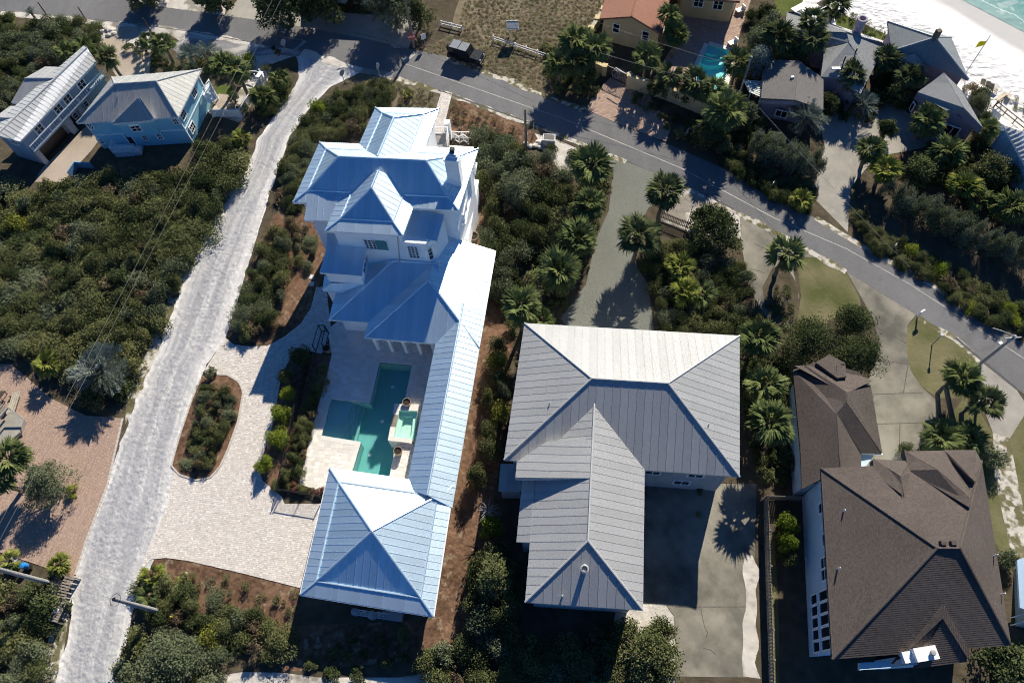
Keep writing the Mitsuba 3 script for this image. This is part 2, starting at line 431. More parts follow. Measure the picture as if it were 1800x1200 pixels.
PM('concrete', concrete_fn, .9, .25)
def pale_concrete_fn(p, n, uv):
    t = fbm(p.x * .3, p.y * .3, 0., 4); s = fbm(p.x * 2., p.y * 2., 5., 3)
    return mix((.23, .22, .20), (.40, .38, .345), dr.clip(t + .5 * (s - .5), 0, 1))
PM('pale_concrete', pale_concrete_fn, .9, .25)
def gravel_fn(p, n, uv):
    t = fbm(p.x * .25, p.y * .25, 0., 3); g = noise(p.x * 14, p.y * 14) + .5 * noise(p.x * 30, p.y * 30)
    a = .178 + .05 * (t - .5) + .05 * (g - .75)
    return mi.Color3f(a * .95, a * 1.0, a * .89)
PM('fine_gravel', gravel_fn, 1., .15, lambda p, n, uv: noise(p.x * 12, p.y * 12), .02, .02)
def tan_gravel_fn(p, n, uv):
    t = fbm(p.x * .4, p.y * .4, 0., 3); g = noise(p.x * 9, p.y * 9)
    return mix((.30, .25, .20), (.43, .37, .31), dr.clip(t + .3 * (g - .5), 0, 1))
PM('tan_gravel', tan_gravel_fn, 1., .15)
scene['mat_paver_stone'] = {'type': 'twosided', 'bsdf': {'type': 'principled', 'base_color': {'type': 'mesh_attribute', 'name': 'vertex_color'}, 'roughness': .9, 'specular': .25}}
plain('joint_sand', (.47, .44, .41), 1.)
plain('red_joint', (.31, .225, .18), 1.)
def pool_plaster_fn(p, n, uv):
    t = fbm(p.x * 1.2, p.y * 1.2, p.z, 3)
    deep = smoothstep(-.45, -1.5, p.z)
    return mix((.22, .46, .45), (.11, .39, .375), deep) * (.9 + .2 * t)
PM('pool_plaster', pool_plaster_fn, .7, .3)
plain('spa_plaster', (.42, .68, .60), .7)
plain('turquoise_plaster', (.14, .62, .64), .7)
scene['mat_pool_water'] = {'type': 'bumpmap', 'arbitrary': mikit.proc(lambda p, n, uv: fbm(p.x * 1.4, p.y * 1.4, 0., 2), .03), 'scale': .02, 'bsdf': {'type': 'thindielectric', 'int_ior': 1.33}}
scene['mat_pool_water'] = {'type': 'thindielectric', 'int_ior': 1.33}

def foliage(name, a, b, c, sc=.35, trans=.35, rough=.55, spec=.35):
    def fn(p, n, uv):
        big = fbm(p.x * sc, p.y * sc, p.z * sc, 3); leaf = noise(p.x * 7, p.y * 7, p.z * 7)
        k = mix(a, b, smoothstep(.32, .68, big))
        return mix(k, c, smoothstep(.55, 1., leaf) * .75) * (.72 + .5 * noise(p.x * 3.1, p.y * 3.1, p.z * 3.1 + 40))
    scene['mat_' + name] = {'type': 'principledthin', 'base_color': mikit.proc(fn), 'roughness': rough, 'diff_trans': trans, 'spec_trans': 0.0, 'eta': 1.45}
foliage('olive_leaf', (0.098, 0.118, 0.049), (0.174, 0.184, 0.081), (0.258, 0.269, 0.139))
foliage('grey_green_leaf', (0.115, 0.138, 0.078), (0.175, 0.202, 0.120), (0.276, 0.303, 0.202))
foliage('sage_leaf', (.15, .175, .115), (.20, .23, .16), (.30, .33, .25))
foliage('dark_leaf', (0.058, 0.078, 0.034), (0.102, 0.125, 0.054), (0.179, 0.202, 0.101))
foliage('lime_leaf', (0.147, 0.212, 0.028), (0.239, 0.285, 0.046), (0.368, 0.405, 0.101))
foliage('yellow_green_leaf', (0.184, 0.198, 0.037), (0.258, 0.262, 0.064), (0.368, 0.359, 0.129))
foliage('palm_leaf', (0.078, 0.106, 0.039), (0.138, 0.170, 0.064), (0.304, 0.331, 0.156), .3, .25, .45)
foliage('palm_leaf_dark', (0.057, 0.078, 0.035), (0.101, 0.124, 0.053), (0.239, 0.258, 0.138), .3, .25, .45)
foliage('palm_leaf_yellow', (0.147, 0.175, 0.037), (0.239, 0.258, 0.069), (0.405, 0.405, 0.156), .3, .25, .45)
foliage('silver_leaf', (0.166, 0.207, 0.184), (0.239, 0.285, 0.258), (0.405, 0.451, 0.414), .3, .25, .45)
foliage('reddish_leaf', (0.175, 0.083, 0.060), (0.267, 0.133, 0.106), (0.386, 0.239, 0.184))
foliage('dry_grass', (0.156, 0.129, 0.074), (0.239, 0.202, 0.120), (0.331, 0.285, 0.184))
foliage('dead_frond', (0.138, 0.106, 0.069), (0.184, 0.152, 0.101), (0.248, 0.202, 0.138))

plain('joint_line', (.09, .085, .075), 1.)
plain('pool_tile', (.05, .16, .2), .3)
# ---------------------------------------------------------------- the setting
POOL = Polygon([(-12.31, 29.84), (-9.27, 29.28), (-11.35, 18.63), (-14.62, 19.35), (-13.86, 22.20), (-17.34, 23.08), (-16.64, 26.59), (-13.13, 25.84)])
SPA_OUT = Polygon([(-10.78, 25.36), (-8.70, 25.12), (-9.34, 21.61), (-11.37, 22.04)])
RPOOL = Polygon([(25.36, 67.24), (27.64, 65.86), (25.41, 59.42), (22.70, 60.14), (23.26, 63.44)])
def minus(pts, *holes):
    p = Polygon(pts).buffer(0)
    for h in holes: p = p.difference(h)
    return p
far = Polygon([(-500, -300), (500, -300), (500, 700), (-500, 700)])
ground('ground', far.difference(POOL.union(SPA_OUT).buffer(.02)).difference(RPOOL.buffer(.02)), 0, 'leaf_litter')
# beach and sea run along the direction (0.633, -0.774)
nb, tb = np.array([.774, .633]), np.array([.633, -.774])
def shore(d0, d1, s0=-500, s1=500): return [tuple(nb * (88.5 + d) + tb * s) for d, s in ((d0, s0), (d0, s1), (d1, s1), (d1, s0))]
ground('beach', minus(shore(-15, 400), Polygon([(-61.23, 85.24), (35.44, 77.79), (36.17, 69.61), (45.08, 63.87), (46.97, 54.12), (50.06, 45.97), (35.96, 27.58), (-48.70, 35.27)])), .004, 'beach_sand')
k = add('sea', sheet(Polygon(shore(0.0, 420)), .03), 'sea_water'); L(k, None, None, None, 'structure')

def strip(lp, rp, z, n=220):
    a, b = LineString(lp), LineString(rp); V, UV = [], []
    rag = lambda i, s: .6 * (meshkit.noise(np.array([i * .55, s, .5])) - .5) + .6 * (meshkit.noise(np.array([i * .17, s + 4, .5])) - .3)
    v = 0; last = None
    for i in range(n + 1):
        p, q = a.interpolate(i / n, normalized=True), b.interpolate(i / n, normalized=True)
        m = np.array([(p.x + q.x) / 2, (p.y + q.y) / 2])
        d = np.array([q.x - p.x, q.y - p.y]); d /= np.linalg.norm(d); e0, e1 = float(rag(i, 1.5)), float(rag(i, 9.5)) * .6
        p, q = Point(p.x - d[0] * e0, p.y - d[1] * e0), Point(q.x + d[0] * e1, q.y + d[1] * e1)
        if last is not None: v += np.linalg.norm(m - last)
        last = m
        for k in range(5):
            t = k / 4; V.append((p.x + (q.x - p.x) * t, p.y + (q.y - p.y) * t, z)); UV.append((t, v))
    F = []
    for i in range(n):
        for k in range(4):
            o = i * 5 + k; F += [[o, o + 1, o + 6], [o, o + 6, o + 5]]
    return (np.array(V), np.array(F)), np.array(UV)

(sm, suv) = strip([(-37.29, 2.53), (-36.71, 4.81), (-36.42, 7.61), (-36.85, 12.80), (-36.55, 15.52), (-35.62, 20.29), (-35.10, 24.37), (-34.28, 28.69), (-32.88, 33.23), (-31.95, 39.41), (-30.62, 43.99), (-29.56, 47.79), (-27.63, 52.06), (-26.58, 55.07), (-25.93, 58.23), (-24.70, 60.86), (-23.01, 64.13), (-21.96, 67.06), (-22.18, 69.48), (-22.74, 70.95)],
                  [(-31.36, 2.10), (-31.68, 4.44), (-31.92, 6.86), (-31.76, 9.57), (-30.90, 12.79), (-30.31, 15.02), (-29.84, 18.33), (-29.84, 22.87), (-28.94, 27.66), (-28.47, 31.06), (-27.03, 33.79), (-25.97, 39.50), (-24.88, 46.24), (-23.51, 53.57), (-22.61, 58.29), (-20.70, 62.13), (-18.27, 65.38), (-16.73, 66.29), (-14.53, 67.50), (-13.88, 68.17)], .008)
k = uniq('sand_road'); scene[k] = mply(sm, 'sand_road', False, suv); L(k, None, None, None, 'structure')

MAIN_ROAD = Polygon([(-65.30, 84.23), (-60.68, 83.05), (-50.66, 80.62), (-43.28, 78.73), (-35.26, 76.28), (-22.04, 71.54), (-18.38, 69.52), (-14.53, 67.69), (-10.57, 65.88), (-5.86, 63.30), (0.96, 59.10), (5.55, 56.36), (13.48, 51.06), (18.82, 47.32), (26.21, 41.20), (32.34, 35.45), (37.35, 30.24), (40.11, 27.61), (41.36, 25.38), (43.55, 22.25), (45.95, 19.28), (48.01, 24.22), (45.88, 26.51), (43.80, 28.21), (42.14, 30.40), (39.64, 33.48), (34.06, 38.99), (31.09, 41.89), (27.08, 44.93), (23.95, 48.52), (19.64, 51.89), (12.63, 56.84), (10.17, 58.69), (5.59, 61.51), (-0.95, 65.89), (-4.79, 68.63), (-9.43, 70.48), (-14.64, 72.81), (-20.19, 75.02), (-28.69, 77.83), (-35.00, 79.80), (-40.18, 81.45), (-44.42, 83.01), (-51.11, 85.32), (-66.64, 89.17)])
ground('road', MAIN_ROAD.difference(Polygon()), .016, 'asphalt')
ground('road_shoulder', Polygon([(-62.44, 84.32), (-60.46, 82.19), (-50.49, 79.78), (-43.14, 77.90), (-38.21, 76.13), (-34.30, 72.46), (-27.91, 69.38), (-25.28, 69.83), (-22.67, 70.85), (-22.04, 71.54), (-35.26, 76.28), (-50.66, 80.62), (-60.68, 83.05)]), .006, 'pale_sand', 'strip of pale sand beside the asphalt')
PM('worn_asphalt', lambda p, n, uv: mix((.20, .20, .215), (.42, .41, .395), smoothstep(.35, .75, fbm(p.x * .5, p.y * 1.1, 0., 4))), .95, .2)
ground('sand_lot', Polygon([(-35.78, 76.04), (-37.55, 73.89), (-35.61, 72.13), (-28.77, 71.36), (-25.43, 71.74), (-22.54, 70.93), (-22.03, 71.44), (-29.03, 74.08)]).buffer(.3), .012, 'worn_asphalt', 'pale worn parking apron beside the road')
ground('sand_verge', Polygon([(-27.98, 70.13), (-25.87, 68.97), (-26.19, 66.44), (-27.00, 65.19), (-28.45, 61.43), (-31.70, 63.07), (-31.23, 63.45), (-29.36, 64.12), (-26.86, 68.80)]).buffer(.4), .010, 'pale_sand')
ground('road_verge', Polygon([(4.27, 55.84), (6.34, 54.89), (9.46, 52.65), (13.18, 51.09), (10.94, 50.01), (7.98, 50.32), (6.50, 50.47), (5.13, 53.10)]), .008, 'pale_sand', 'bleached sandy verge beside the road and trash bin')
ground('road_verge', Polygon([(18.28, 47.60), (24.22, 42.44), (23.15, 40.12), (19.86, 40.58), (15.77, 43.07), (17.35, 45.63)]), .008, 'pale_sand')
ground('sand_verge', Polygon([(-43.56, 79.99), (-43.51, 83.12), (-32.02, 82.80), (-31.92, 78.61), (-35.00, 79.80), (-40.18, 81.45)]), .006, 'pale_sand')
ground('driveway_apron', Polygon([(-32.06, 78.63), (-30.61, 81.57), (-29.33, 84.63), (-24.96, 84.10), (-26.87, 81.12), (-28.68, 77.62)]), .012, 'pale_concrete')
ground('parking_apron', Polygon([(-28.69, 77.83), (-20.19, 75.02), (-14.64, 72.81), (-9.43, 70.38), (-8.88, 71.95), (-7.83, 74.27), (-7.81, 75.77), (-16.55, 77.41), (-20.40, 79.31), (-26.87, 81.12)]), .012, 'pale_concrete')
ground('dry_field', Polygon([(-8.23, 69.77), (-4.48, 72.22), (-3.65, 76.29), (-1.19, 84.46), (17.93, 82.10), (13.54, 72.26), (12.01, 68.59), (7.56, 67.22), (6.05, 61.63), (5.59, 61.51), (-0.95, 65.89), (-4.79, 68.63), (-7.56, 69.88)]), .008, 'dry_field')
ground('dry_verge', Polygon([(-14.53, 67.50), (-10.57, 65.79), (-5.86, 63.30), (-6.26, 60.31), (-13.13, 61.48), (-13.50, 65.03), (-17.11, 65.88)]), .006, 'dry_field')
ground('dune_bed', Polygon([(-4.41, 62.26), (0.95, 59.02), (4.57, 55.73), (4.99, 53.59), (3.48, 53.75), (-4.36, 56.52), (-5.21, 57.10)]), .006, 'pine_straw')
ground('red_driveway', Polygon([(10.17, 58.69), (12.63, 56.84), (18.04, 53.17), (18.98, 55.09), (17.52, 59.42), (17.54, 61.59), (14.77, 64.57), (11.40, 60.96)]), .030, 'red_joint')
RED_TERRACE = Polygon([(17.41, 60.73), (20.33, 65.95), (22.75, 69.25), (23.12, 75.13), (31.83, 74.09), (29.25, 68.49), (27.46, 63.14), (25.42, 56.45), (20.38, 59.54)])
ground('red_terrace', RED_TERRACE.difference(RPOOL.buffer(.02)), .030, 'red_joint')
GRAVEL = Polygon([(13.47, 50.98), (18.57, 47.57), (17.41, 45.99), (14.89, 44.79), (12.62, 41.15), (12.68, 37.79), (13.47, 35.77), (13.12, 30.25), (5.36, 31.56), (4.70, 32.83), (7.52, 36.33), (9.16, 41.49), (10.85, 44.84), (12.00, 49.90), (11.73, 51.47), (11.23, 52.31)])
ground('gravel_drive', GRAVEL, .012, 'fine_gravel')
ground('villa_driveway', Polygon([(23.79, 43.12), (26.19, 41.13), (29.39, 38.17), (32.32, 35.39), (32.55, 35.24), (29.59, 36.82), (27.56, 33.18), (26.43, 30.83), (23.66, 31.39), (23.09, 33.60), (22.98, 36.80), (23.26, 40.11)]).difference(Polygon([(27.87, 37.65), (32.32, 35.39), (32.96, 31.44), (30.99, 30.11), (28.54, 28.84), (25.74, 29.10), (27.30, 33.20), (27.39, 35.73)])), .010, 'concrete')
ground('lawn', Polygon([(28.11, 37.49), (30.26, 37.28), (32.32, 35.39), (32.79, 32.69), (32.51, 30.27), (31.32, 31.28), (29.19, 30.27), (28.51, 28.73), (25.96, 29.37), (27.46, 33.19)]), .012, 'lawn')
ground('palm_bed', Polygon([(25.57, 36.56), (26.88, 36.56), (27.45, 34.45), (26.99, 31.99), (25.96, 29.37), (25.01, 29.76), (23.86, 32.28), (24.09, 34.45)]), .016, 'leaf_litter')
ground('villa_driveway', Polygon([(32.38, 35.39), (37.35, 30.24), (36.31, 29.32), (35.47, 27.34), (35.07, 24.81), (35.52, 23.12), (36.44, 21.68), (35.67, 19.13), (32.58, 17.11), (30.26, 15.82), (27.41, 15.81), (30.20, 20.37), (30.48, 23.01), (33.19, 27.83), (33.38, 30.19), (32.96, 32.36)]), .010, 'concrete', 'stained concrete driveway of the brown house')
ground('lawn', Polygon([(37.39, 30.06), (38.58, 29.23), (40.47, 27.17), (41.38, 25.15), (39.03, 21.73), (36.62, 21.94), (35.52, 23.12), (35.07, 24.81), (35.47, 27.34), (36.36, 29.31)]), .012, 'lawn', 'oval lawn between driveway and road')
ground('lane', Polygon([(41.32, 25.27), (43.51, 22.14), (43.73, 21.05), (43.22, 19.77), (41.27, 17.88), (40.05, 18.49), (40.09, 20.57), (39.41, 22.77)]), .012, 'pale_concrete')
ground('sand_track', Polygon([(40.05, 18.49), (41.27, 17.88), (40.48, 14.00), (40.04, 11.69), (38.33, 7.37), (37.91, 9.15), (38.66, 14.15)]), .010, 'worn_sand')
ground('rough_grass', Polygon([(39.22, 22.25), (40.05, 18.49), (38.54, 13.21), (37.91, 9.15), (37.31, 7.02), (36.46, 11.98), (35.58, 18.88)]), .007, 'lawn')
ground('rough_grass', Polygon([(41.27, 17.88), (43.42, 20.28), (44.44, 19.15), (40.31, 8.96), (40.04, 11.69)]), .007, 'lawn')
ground('concrete_court', Polygon([(10.18, 17.98), (16.15, 16.01), (19.33, 15.75), (15.65, 1.36), (10.15, 1.84), (10.72, 6.12), (10.24, 6.91), (8.50, 7.12)]), .012, 'concrete')
ground('sand_patch', Polygon([(6.51, 7.19), (10.17, 7.00), (10.77, 5.91), (9.99, 1.39), (4.70, 1.78), (5.81, 5.26)]), .008, 'pale_sand')
ground('sand_patch', Polygon([(-23.82, 4.45), (-22.31, 4.54), (-19.25, 4.24), (-16.62, 3.73), (-10.58, 3.28), (-8.00, 3.49), (-8.04, 1.56), (-24.28, 2.73)]), .008, 'pale_sand')
ground('side_yard', Polygon([(20.15, 15.20), (24.82, 16.76), (21.46, -0.58), (16.63, -0.23)]), .006, 'leaf_litter')
ground('lawn', Polygon([(19.23, 11.08), (19.73, 11.04), (18.87, 6.33), (17.46, 0.09), (16.80, 0.13)]), .010, 'lawn', 'thin strip of grass along the wooden fence')
ground('villa_drive', Polygon([(31.37, 44.72), (33.76, 39.90), (33.03, 39.70), (35.57, 45.24), (39.30, 48.98), (42.99, 49.36), (46.82, 50.13), (42.98, 57.05), (41.42, 58.08), (34.75, 54.21), (34.41, 50.65)]), .010, 'pale_concrete')
ground('mulch_yard', Polygon([(40.45, 48.86), (42.87, 48.99), (41.98, 45.32), (40.01, 45.52)]), .012, 'pine_straw')
ground('beach_lawn', Polygon([(34.96, 75.76), (38.97, 75.28), (36.41, 70.56), (34.82, 70.94), (34.16, 71.81)]), .010, 'green_lawn')
ground('beach_lawn', Polygon([(40.69, 70.25), (41.74, 70.42), (45.86, 66.38), (45.62, 65.19), (40.57, 68.61)]), .010, 'green_lawn')
ground('tan_driveway', Polygon([(-49.40, 56.64), (-44.82, 63.63), (-43.73, 60.54), (-44.34, 58.78), (-46.75, 54.40), (-49.89, 54.73)]), .010, 'tan_gravel')
ground('tan_driveway', Polygon([(-46.79, 75.84), (-44.46, 78.26), (-43.13, 78.71), (-41.77, 76.74), (-43.98, 75.51), (-39.96, 73.11), (-39.84, 69.79), (-43.65, 69.76), (-45.11, 72.26)]), .010, 'tan_gravel')
ground('rock_bed', Polygon([(-46.65, 78.82), (-44.67, 78.28), (-45.83, 76.22), (-46.74, 75.53), (-46.82, 77.83)]), .008, 'pale_sand')
ground('rock_bed', Polygon([(-44.03, 75.81), (-42.61, 77.64), (-38.21, 76.13), (-40.37, 73.16), (-43.11, 74.43)]), .008, 'pale_sand')
ground('green_lawn', Polygon([(-31.64, 67.05), (-29.31, 66.79), (-29.32, 65.00), (-31.41, 65.05)]), .010, 'green_lawn')
ground('garden_path', Polygon([(-31.91, 64.84), (-31.16, 65.65), (-29.61, 65.21), (-28.84, 64.07), (-29.23, 62.80), (-30.88, 63.24)]), .012, 'tan_gravel')
ground('yard', Polygon([(-60.68, 83.05), (-58.42, 82.57), (-58.19, 80.17), (-58.75, 78.71), (-59.51, 78.40)]), .007, 'green_lawn')
ground('brick_drive', Polygon([(-51.38, 33.10), (-46.99, 32.71), (-42.39, 28.84), (-38.87, 26.86), (-35.38, 26.29), (-35.62, 20.29), (-36.55, 15.52), (-36.99, 12.59), (-40.56, 13.99), (-43.66, 15.16), (-46.68, 15.86)]), .034, 'red_joint')
ground('verge', Polygon([(-36.45, 3.62), (-36.86, 10.60), (-36.85, 12.80), (-38.45, 12.93), (-37.96, 8.98), (-38.43, 3.76)]), .007, 'worn_sand')
ground('verge', Polygon([(-35.08, 25.72), (-34.02, 28.67), (-32.60, 33.21), (-31.72, 39.39), (-29.98, 44.98), (-28.44, 49.51), (-25.99, 55.41), (-26.69, 56.28), (-28.91, 51.05), (-31.20, 45.45), (-33.10, 38.87), (-34.25, 32.76), (-35.50, 28.80)]), .007, 'worn_sand')
ground('yard_mulch', Polygon([(-22.42, 48.53), (-18.75, 46.35), (-17.72, 42.74), (-17.88, 40.05), (-19.07, 36.28), (-19.79, 34.60), (-21.33, 33.27), (-22.88, 32.57), (-26.03, 33.03), (-26.77, 33.89), (-25.31, 41.43), (-23.52, 47.55)]), .006, 'pine_straw')
ground('yard_mulch', Polygon([(-2.59, 54.55), (-1.54, 51.30), (-2.01, 42.59), (0.16, 41.00), (0.39, 32.62), (-1.76, 19.99), (-4.94, 4.45), (-8.84, 4.74), (-7.91, 7.41), (-6.06, 15.90), (-0.96, 41.11), (-3.44, 41.35)]), .006, 'pine_straw')
ground('yard_mulch', Polygon([(-30.89, 13.60), (-29.63, 13.59), (-27.81, 13.22), (-23.01, 11.81), (-18.47, 10.49), (-18.52, 9.20), (-19.49, 7.58), (-7.92, 7.12), (-9.06, 4.36), (-19.25, 4.31), (-23.08, 7.85), (-28.74, 9.98), (-31.27, 11.04), (-31.47, 12.83)]), .006, 'pine_straw')
PAVED = Polygon([(-26.96, 33.72), (-26.01, 32.85), (-24.48, 32.53), (-22.87, 32.45), (-21.33, 33.27), (-19.79, 34.60), (-18.96, 36.27), (-18.58, 38.48), (-17.58, 38.38), (-16.93, 33.60), (-17.20, 32.41), (-17.68, 31.15), (-18.65, 31.47), (-20.17, 31.96), (-21.30, 29.26), (-21.72, 24.57), (-22.62, 20.47), (-22.19, 19.43), (-20.47, 17.95), (-20.18, 17.29), (-16.81, 17.02), (-16.57, 13.93), (-17.85, 10.18), (-23.01, 11.81), (-27.81, 13.22), (-29.63, 13.59), (-30.88, 13.55), (-31.53, 12.66), (-31.19, 14.63), (-30.28, 17.39), (-30.01, 20.58), (-30.23, 21.46), (-29.73, 23.92), (-29.20, 27.68), (-28.63, 30.20)])
ISLAND = Polygon([(-28.61, 30.02), (-26.32, 29.70), (-25.19, 28.91), (-24.72, 27.85), (-24.91, 25.11), (-25.54, 22.51), (-26.07, 21.01), (-26.76, 20.16), (-27.97, 20.00), (-29.48, 20.63), (-30.23, 21.46), (-29.93, 23.93), (-29.27, 27.41)]).buffer(.25).buffer(-.2)
ground('paver_drive', PAVED, .040, 'joint_sand', 'pale stone paver driveway of the white house')
ground('planting_bed', ISLAND, .07, 'pine_straw')
ground('planting_bed', Polygon([(-18.80, 31.36), (-16.76, 30.83), (-18.33, 22.95), (-19.03, 18.92), (-20.47, 17.95), (-22.27, 19.28), (-22.67, 20.47), (-21.72, 24.57), (-21.30, 29.26), (-20.28, 32.09)]), .03, 'pine_straw')
FRONT_PATH = Polygon([(-7.80, 54.94), (-5.67, 63.10), (-4.54, 62.45), (-5.21, 59.35), (-5.90, 54.74)])
ground('front_path', FRONT_PATH, .040, 'joint_sand')

# road paint
def line_paint(pts, w, z=.022):
    return prism(LineString(pts).buffer(w / 2, cap_style=2), z - .006, z)
paint('road_paint', (.33, .325, .31), .4, 1.2)
k = add('road__marking', line_paint([(-9.71, 67.98), (4.57, 59.39), (7.37, 57.74), (19.19, 49.39), (23.83, 45.19), (27.03, 42.30), (33.06, 38.01), (37.86, 33.46), (45.29, 25.02), (47.23, 22.36)], .085), 'road_paint')
for a in ([(-22.80, 71.82), (-21.66, 73.23)], [(-9.91, 68.28), (-8.70, 69.54)]): add('road__marking', line_paint(a, .45), 'road_paint')
add('road__marking', line_paint([(-37.11, 74.13), (-35.46, 76.21)], .2), 'road_paint')
add('road__marking', line_paint([(-24.95, 74.39), (-21.66, 73.23)], .09), 'road_paint')
# asphalt edge: a low broken kerb of old asphalt along the near side
plain('old_asphalt', (.085, .085, .09), .95)
add('road__edge_seam', line_paint([(-50.66, 80.62), (-43.28, 78.73), (-35.26, 76.28), (-26.20, 72.98)], .12, .021), 'old_asphalt')
add('road__edge_seam', line_paint([(-16.04, 74.05), (-11.92, 72.11), (-6.58, 68.83), (-0.19, 64.27), (4.66, 60.40)], .06, .021), 'old_asphalt')
add('road__edge_seam', line_paint([(40.09, 27.56), (41.46, 25.37), (43.55, 22.25)], .25, .021), 'old_asphalt')
add('road__edge_seam', line_paint([(-6.05, 63.41), (0.96, 59.19), (5.56, 56.44)], .2, .021), 'old_asphalt')
add('road__edge_seam', line_paint([(20.37, 46.20), (23.35, 43.73)], .2, .021), 'old_asphalt')

# pavers: separate stones with open joints
def pavers(poly, a, b, yaw, z0, z1, tones, seed, jit=.25, gap=.02):
    rg = np.random.default_rng(seed)
    p = affinity.rotate(poly, -math.degrees(yaw), origin=(0, 0))
    x0, y0, x1, y1 = p.bounds
    V, F, C, n = [], [], [], 0
    from shapely.prepared import prep
    pp, pin = prep(p.buffer(.2)), prep(p.buffer(-.02)); y = y0
    co, si = math.cos(yaw), math.sin(yaw)
    tones = np.array(tones)
    fb = np.array([[4, 5, 6], [4, 6, 7], [0, 1, 5], [0, 5, 4], [1, 2, 6], [1, 6, 5], [2, 3, 7], [2, 7, 6], [3, 0, 4], [3, 4, 7]])
    while y < y1:
        x = x0 - rg.random() * a
        while x < x1:
            w = a * (1 - jit + 2 * jit * rg.random())
            if pp.contains(Point(x + w / 2, y + b / 2)):
                g = gap / 2; dz = rg.normal(0, .004); e = .008
                q = np.array([(x + g, y + g), (x + w - g, y + g), (x + w - g, y + b - g), (x + g, y + b - g)])
                cell = Polygon(q)
                if not pin.contains(cell):
                    for cut in polys(cell.intersection(p)):
                        if cut.area > .15 * a * b:
                            v, f = prism(cut, z0, z1 + dz); v = np.column_stack([v[:, 0] * co - v[:, 1] * si, v[:, 0] * si + v[:, 1] * co, v[:, 2]])
                            c = tones[rg.integers(len(tones))] * (.9 + .2 * rg.random())
                            V.append(v); F.append(f + n); C.append(np.repeat(c[None], len(v), 0)); n += len(v)
                    x += w
                    continue
                t = q + np.array([(e, e), (-e, e), (-e, -e), (e, -e)])
                v = np.vstack([np.column_stack([q, np.full(4, z0)]), np.column_stack([t, z1 + dz + rg.normal(0, .003, 4)])])
                v = np.column_stack([v[:, 0] * co - v[:, 1] * si, v[:, 0] * si + v[:, 1] * co, v[:, 2]])
                c = tones[rg.integers(len(tones))] * (.9 + .2 * rg.random())
                V.append(v); F.append(fb + n); C.append(np.repeat(c[None], 8, 0)); n += 8
            x += w
        y += b
    return (np.vstack(V), np.vstack(F)), np.vstack(C)

def stones(key, *a, **k):
    m, c = pavers(*a, **k)
    kk = uniq(key); scene[kk] = mply(m, 'paver_stone', False, color=c); L(kk, None, None, None, 'stuff')
TONES = [(.57, .535, .505), (.62, .585, .555), (.53, .495, .465), (.65, .63, .605), (.56, .515, .48), (.60, .555, .52)]
YAW = math.radians(-11)
stones('paver_drive__paver', PAVED.difference(ISLAND.buffer(.12)), .23, .155, YAW, .01, .05, TONES, 3, gap=.012)
stones('front_path__paver', FRONT_PATH, .27, .18, math.radians(74), .01, .05, TONES, 5)
REDT = [(.37, .27, .22), (.40, .295, .24), (.345, .25, .205), (.385, .285, .24), (.36, .255, .20)]
stones('brick_drive__paver', Polygon([(-50.28, 33.00), (-46.99, 32.71), (-42.39, 28.84), (-38.87, 26.86), (-35.36, 26.17), (-35.62, 20.29), (-36.55, 15.52), (-37.02, 12.72), (-40.56, 13.99), (-43.66, 15.16), (-45.71, 15.78)]), .27, .135, math.radians(70), .01, .045, REDT, 7, jit=.08)
stones('red_driveway__paver', Polygon([(10.17, 58.69), (12.63, 56.84), (18.04, 53.17), (18.98, 55.09), (17.52, 59.42), (17.54, 61.59), (14.77, 64.57), (11.40, 60.96)]), .36, .2, math.radians(-20), .012, .04, REDT, 8, jit=.1)
stones('red_terrace__paver', RED_TERRACE.difference(RPOOL.buffer(.5)), .4, .25, math.radians(-15), .012, .04, REDT, 9, jit=.1)

# kerb of edging stones round the island bed and the brick drive
def edging(name, pts, z1, w, mat, step):
    ln = LineString(pts); ms = []; n = int(ln.length / step)
    for i in range(n):
        p, q = ln.interpolate(i * step + .01), ln.interpolate((i + 1) * step - .015)
        ms.append(beam((p.x, p.y, z1 / 2), (q.x, q.y, z1 / 2), w, z1))
    return cat(ms)
add('paver_drive__edging_stone', edging('e', list(ISLAND.exterior.coords), .10, .14, 'white_stucco', .4), 'joint_sand', kind='stuff')
add('brick_drive__edging_stone', edging('e', [(-35.38, 26.29), (-35.62, 20.29), (-36.55, 15.52), (-36.92, 12.72)], .07, .16, 'joint_sand', .4), 'joint_sand', kind='stuff')

# ---------------------------------------------------------------- pool by the white house
def basin(poly, depth, z1, mat, thick=.0):
    o = list(poly.exterior.coords)[:-1]
    if Polygon(o).exterior.is_ccw is False: o = o[::-1]
    V, F = [], []
    n = len(o)
    V = np.vstack([np.column_stack([o, np.full(n, z1)]), np.column_stack([o, np.full(n, -depth)])])
    for i in range(n):
        j = (i + 1) % n; F += [[i, j, j + n], [i, j + n, i + n]]
    return cat([(V, np.array(F)), sheet(poly, -depth)])
pool = thing('swimming_pool', 'L shaped teal swimming pool sunk in the pale stone terrace beside the white house', 'swimming pool')
add(pool + '__basin', basin(POOL.difference(SPA_OUT), 1.5, .0, ''), 'pool_plaster')
shelf = Polygon([(-16.64, 26.59), (-14.83, 26.21), (-15.57, 22.66), (-17.34, 23.08)])
add(pool + '__tile_band', cat([beam((*p, -.13), (*q, -.13), .03, .2) for p, q in zip(list(POOL.exterior.coords)[:-1], list(POOL.exterior.coords)[1:])]), 'pool_tile')
for p in [(-12.29, 24.60), (-13.37, 21.47), (-11.37, 27.90)]: add(pool + '__drain', lathe([(.01, -1.47), (.14, -1.48), (.16, -1.5)][::-1], (*p, 0), 12), 'sign_white')
add(pool + '__ledge', prism(shelf.intersection(POOL), -1.49, -.42), 'pool_plaster', label='shallow tanning ledge of the pool')
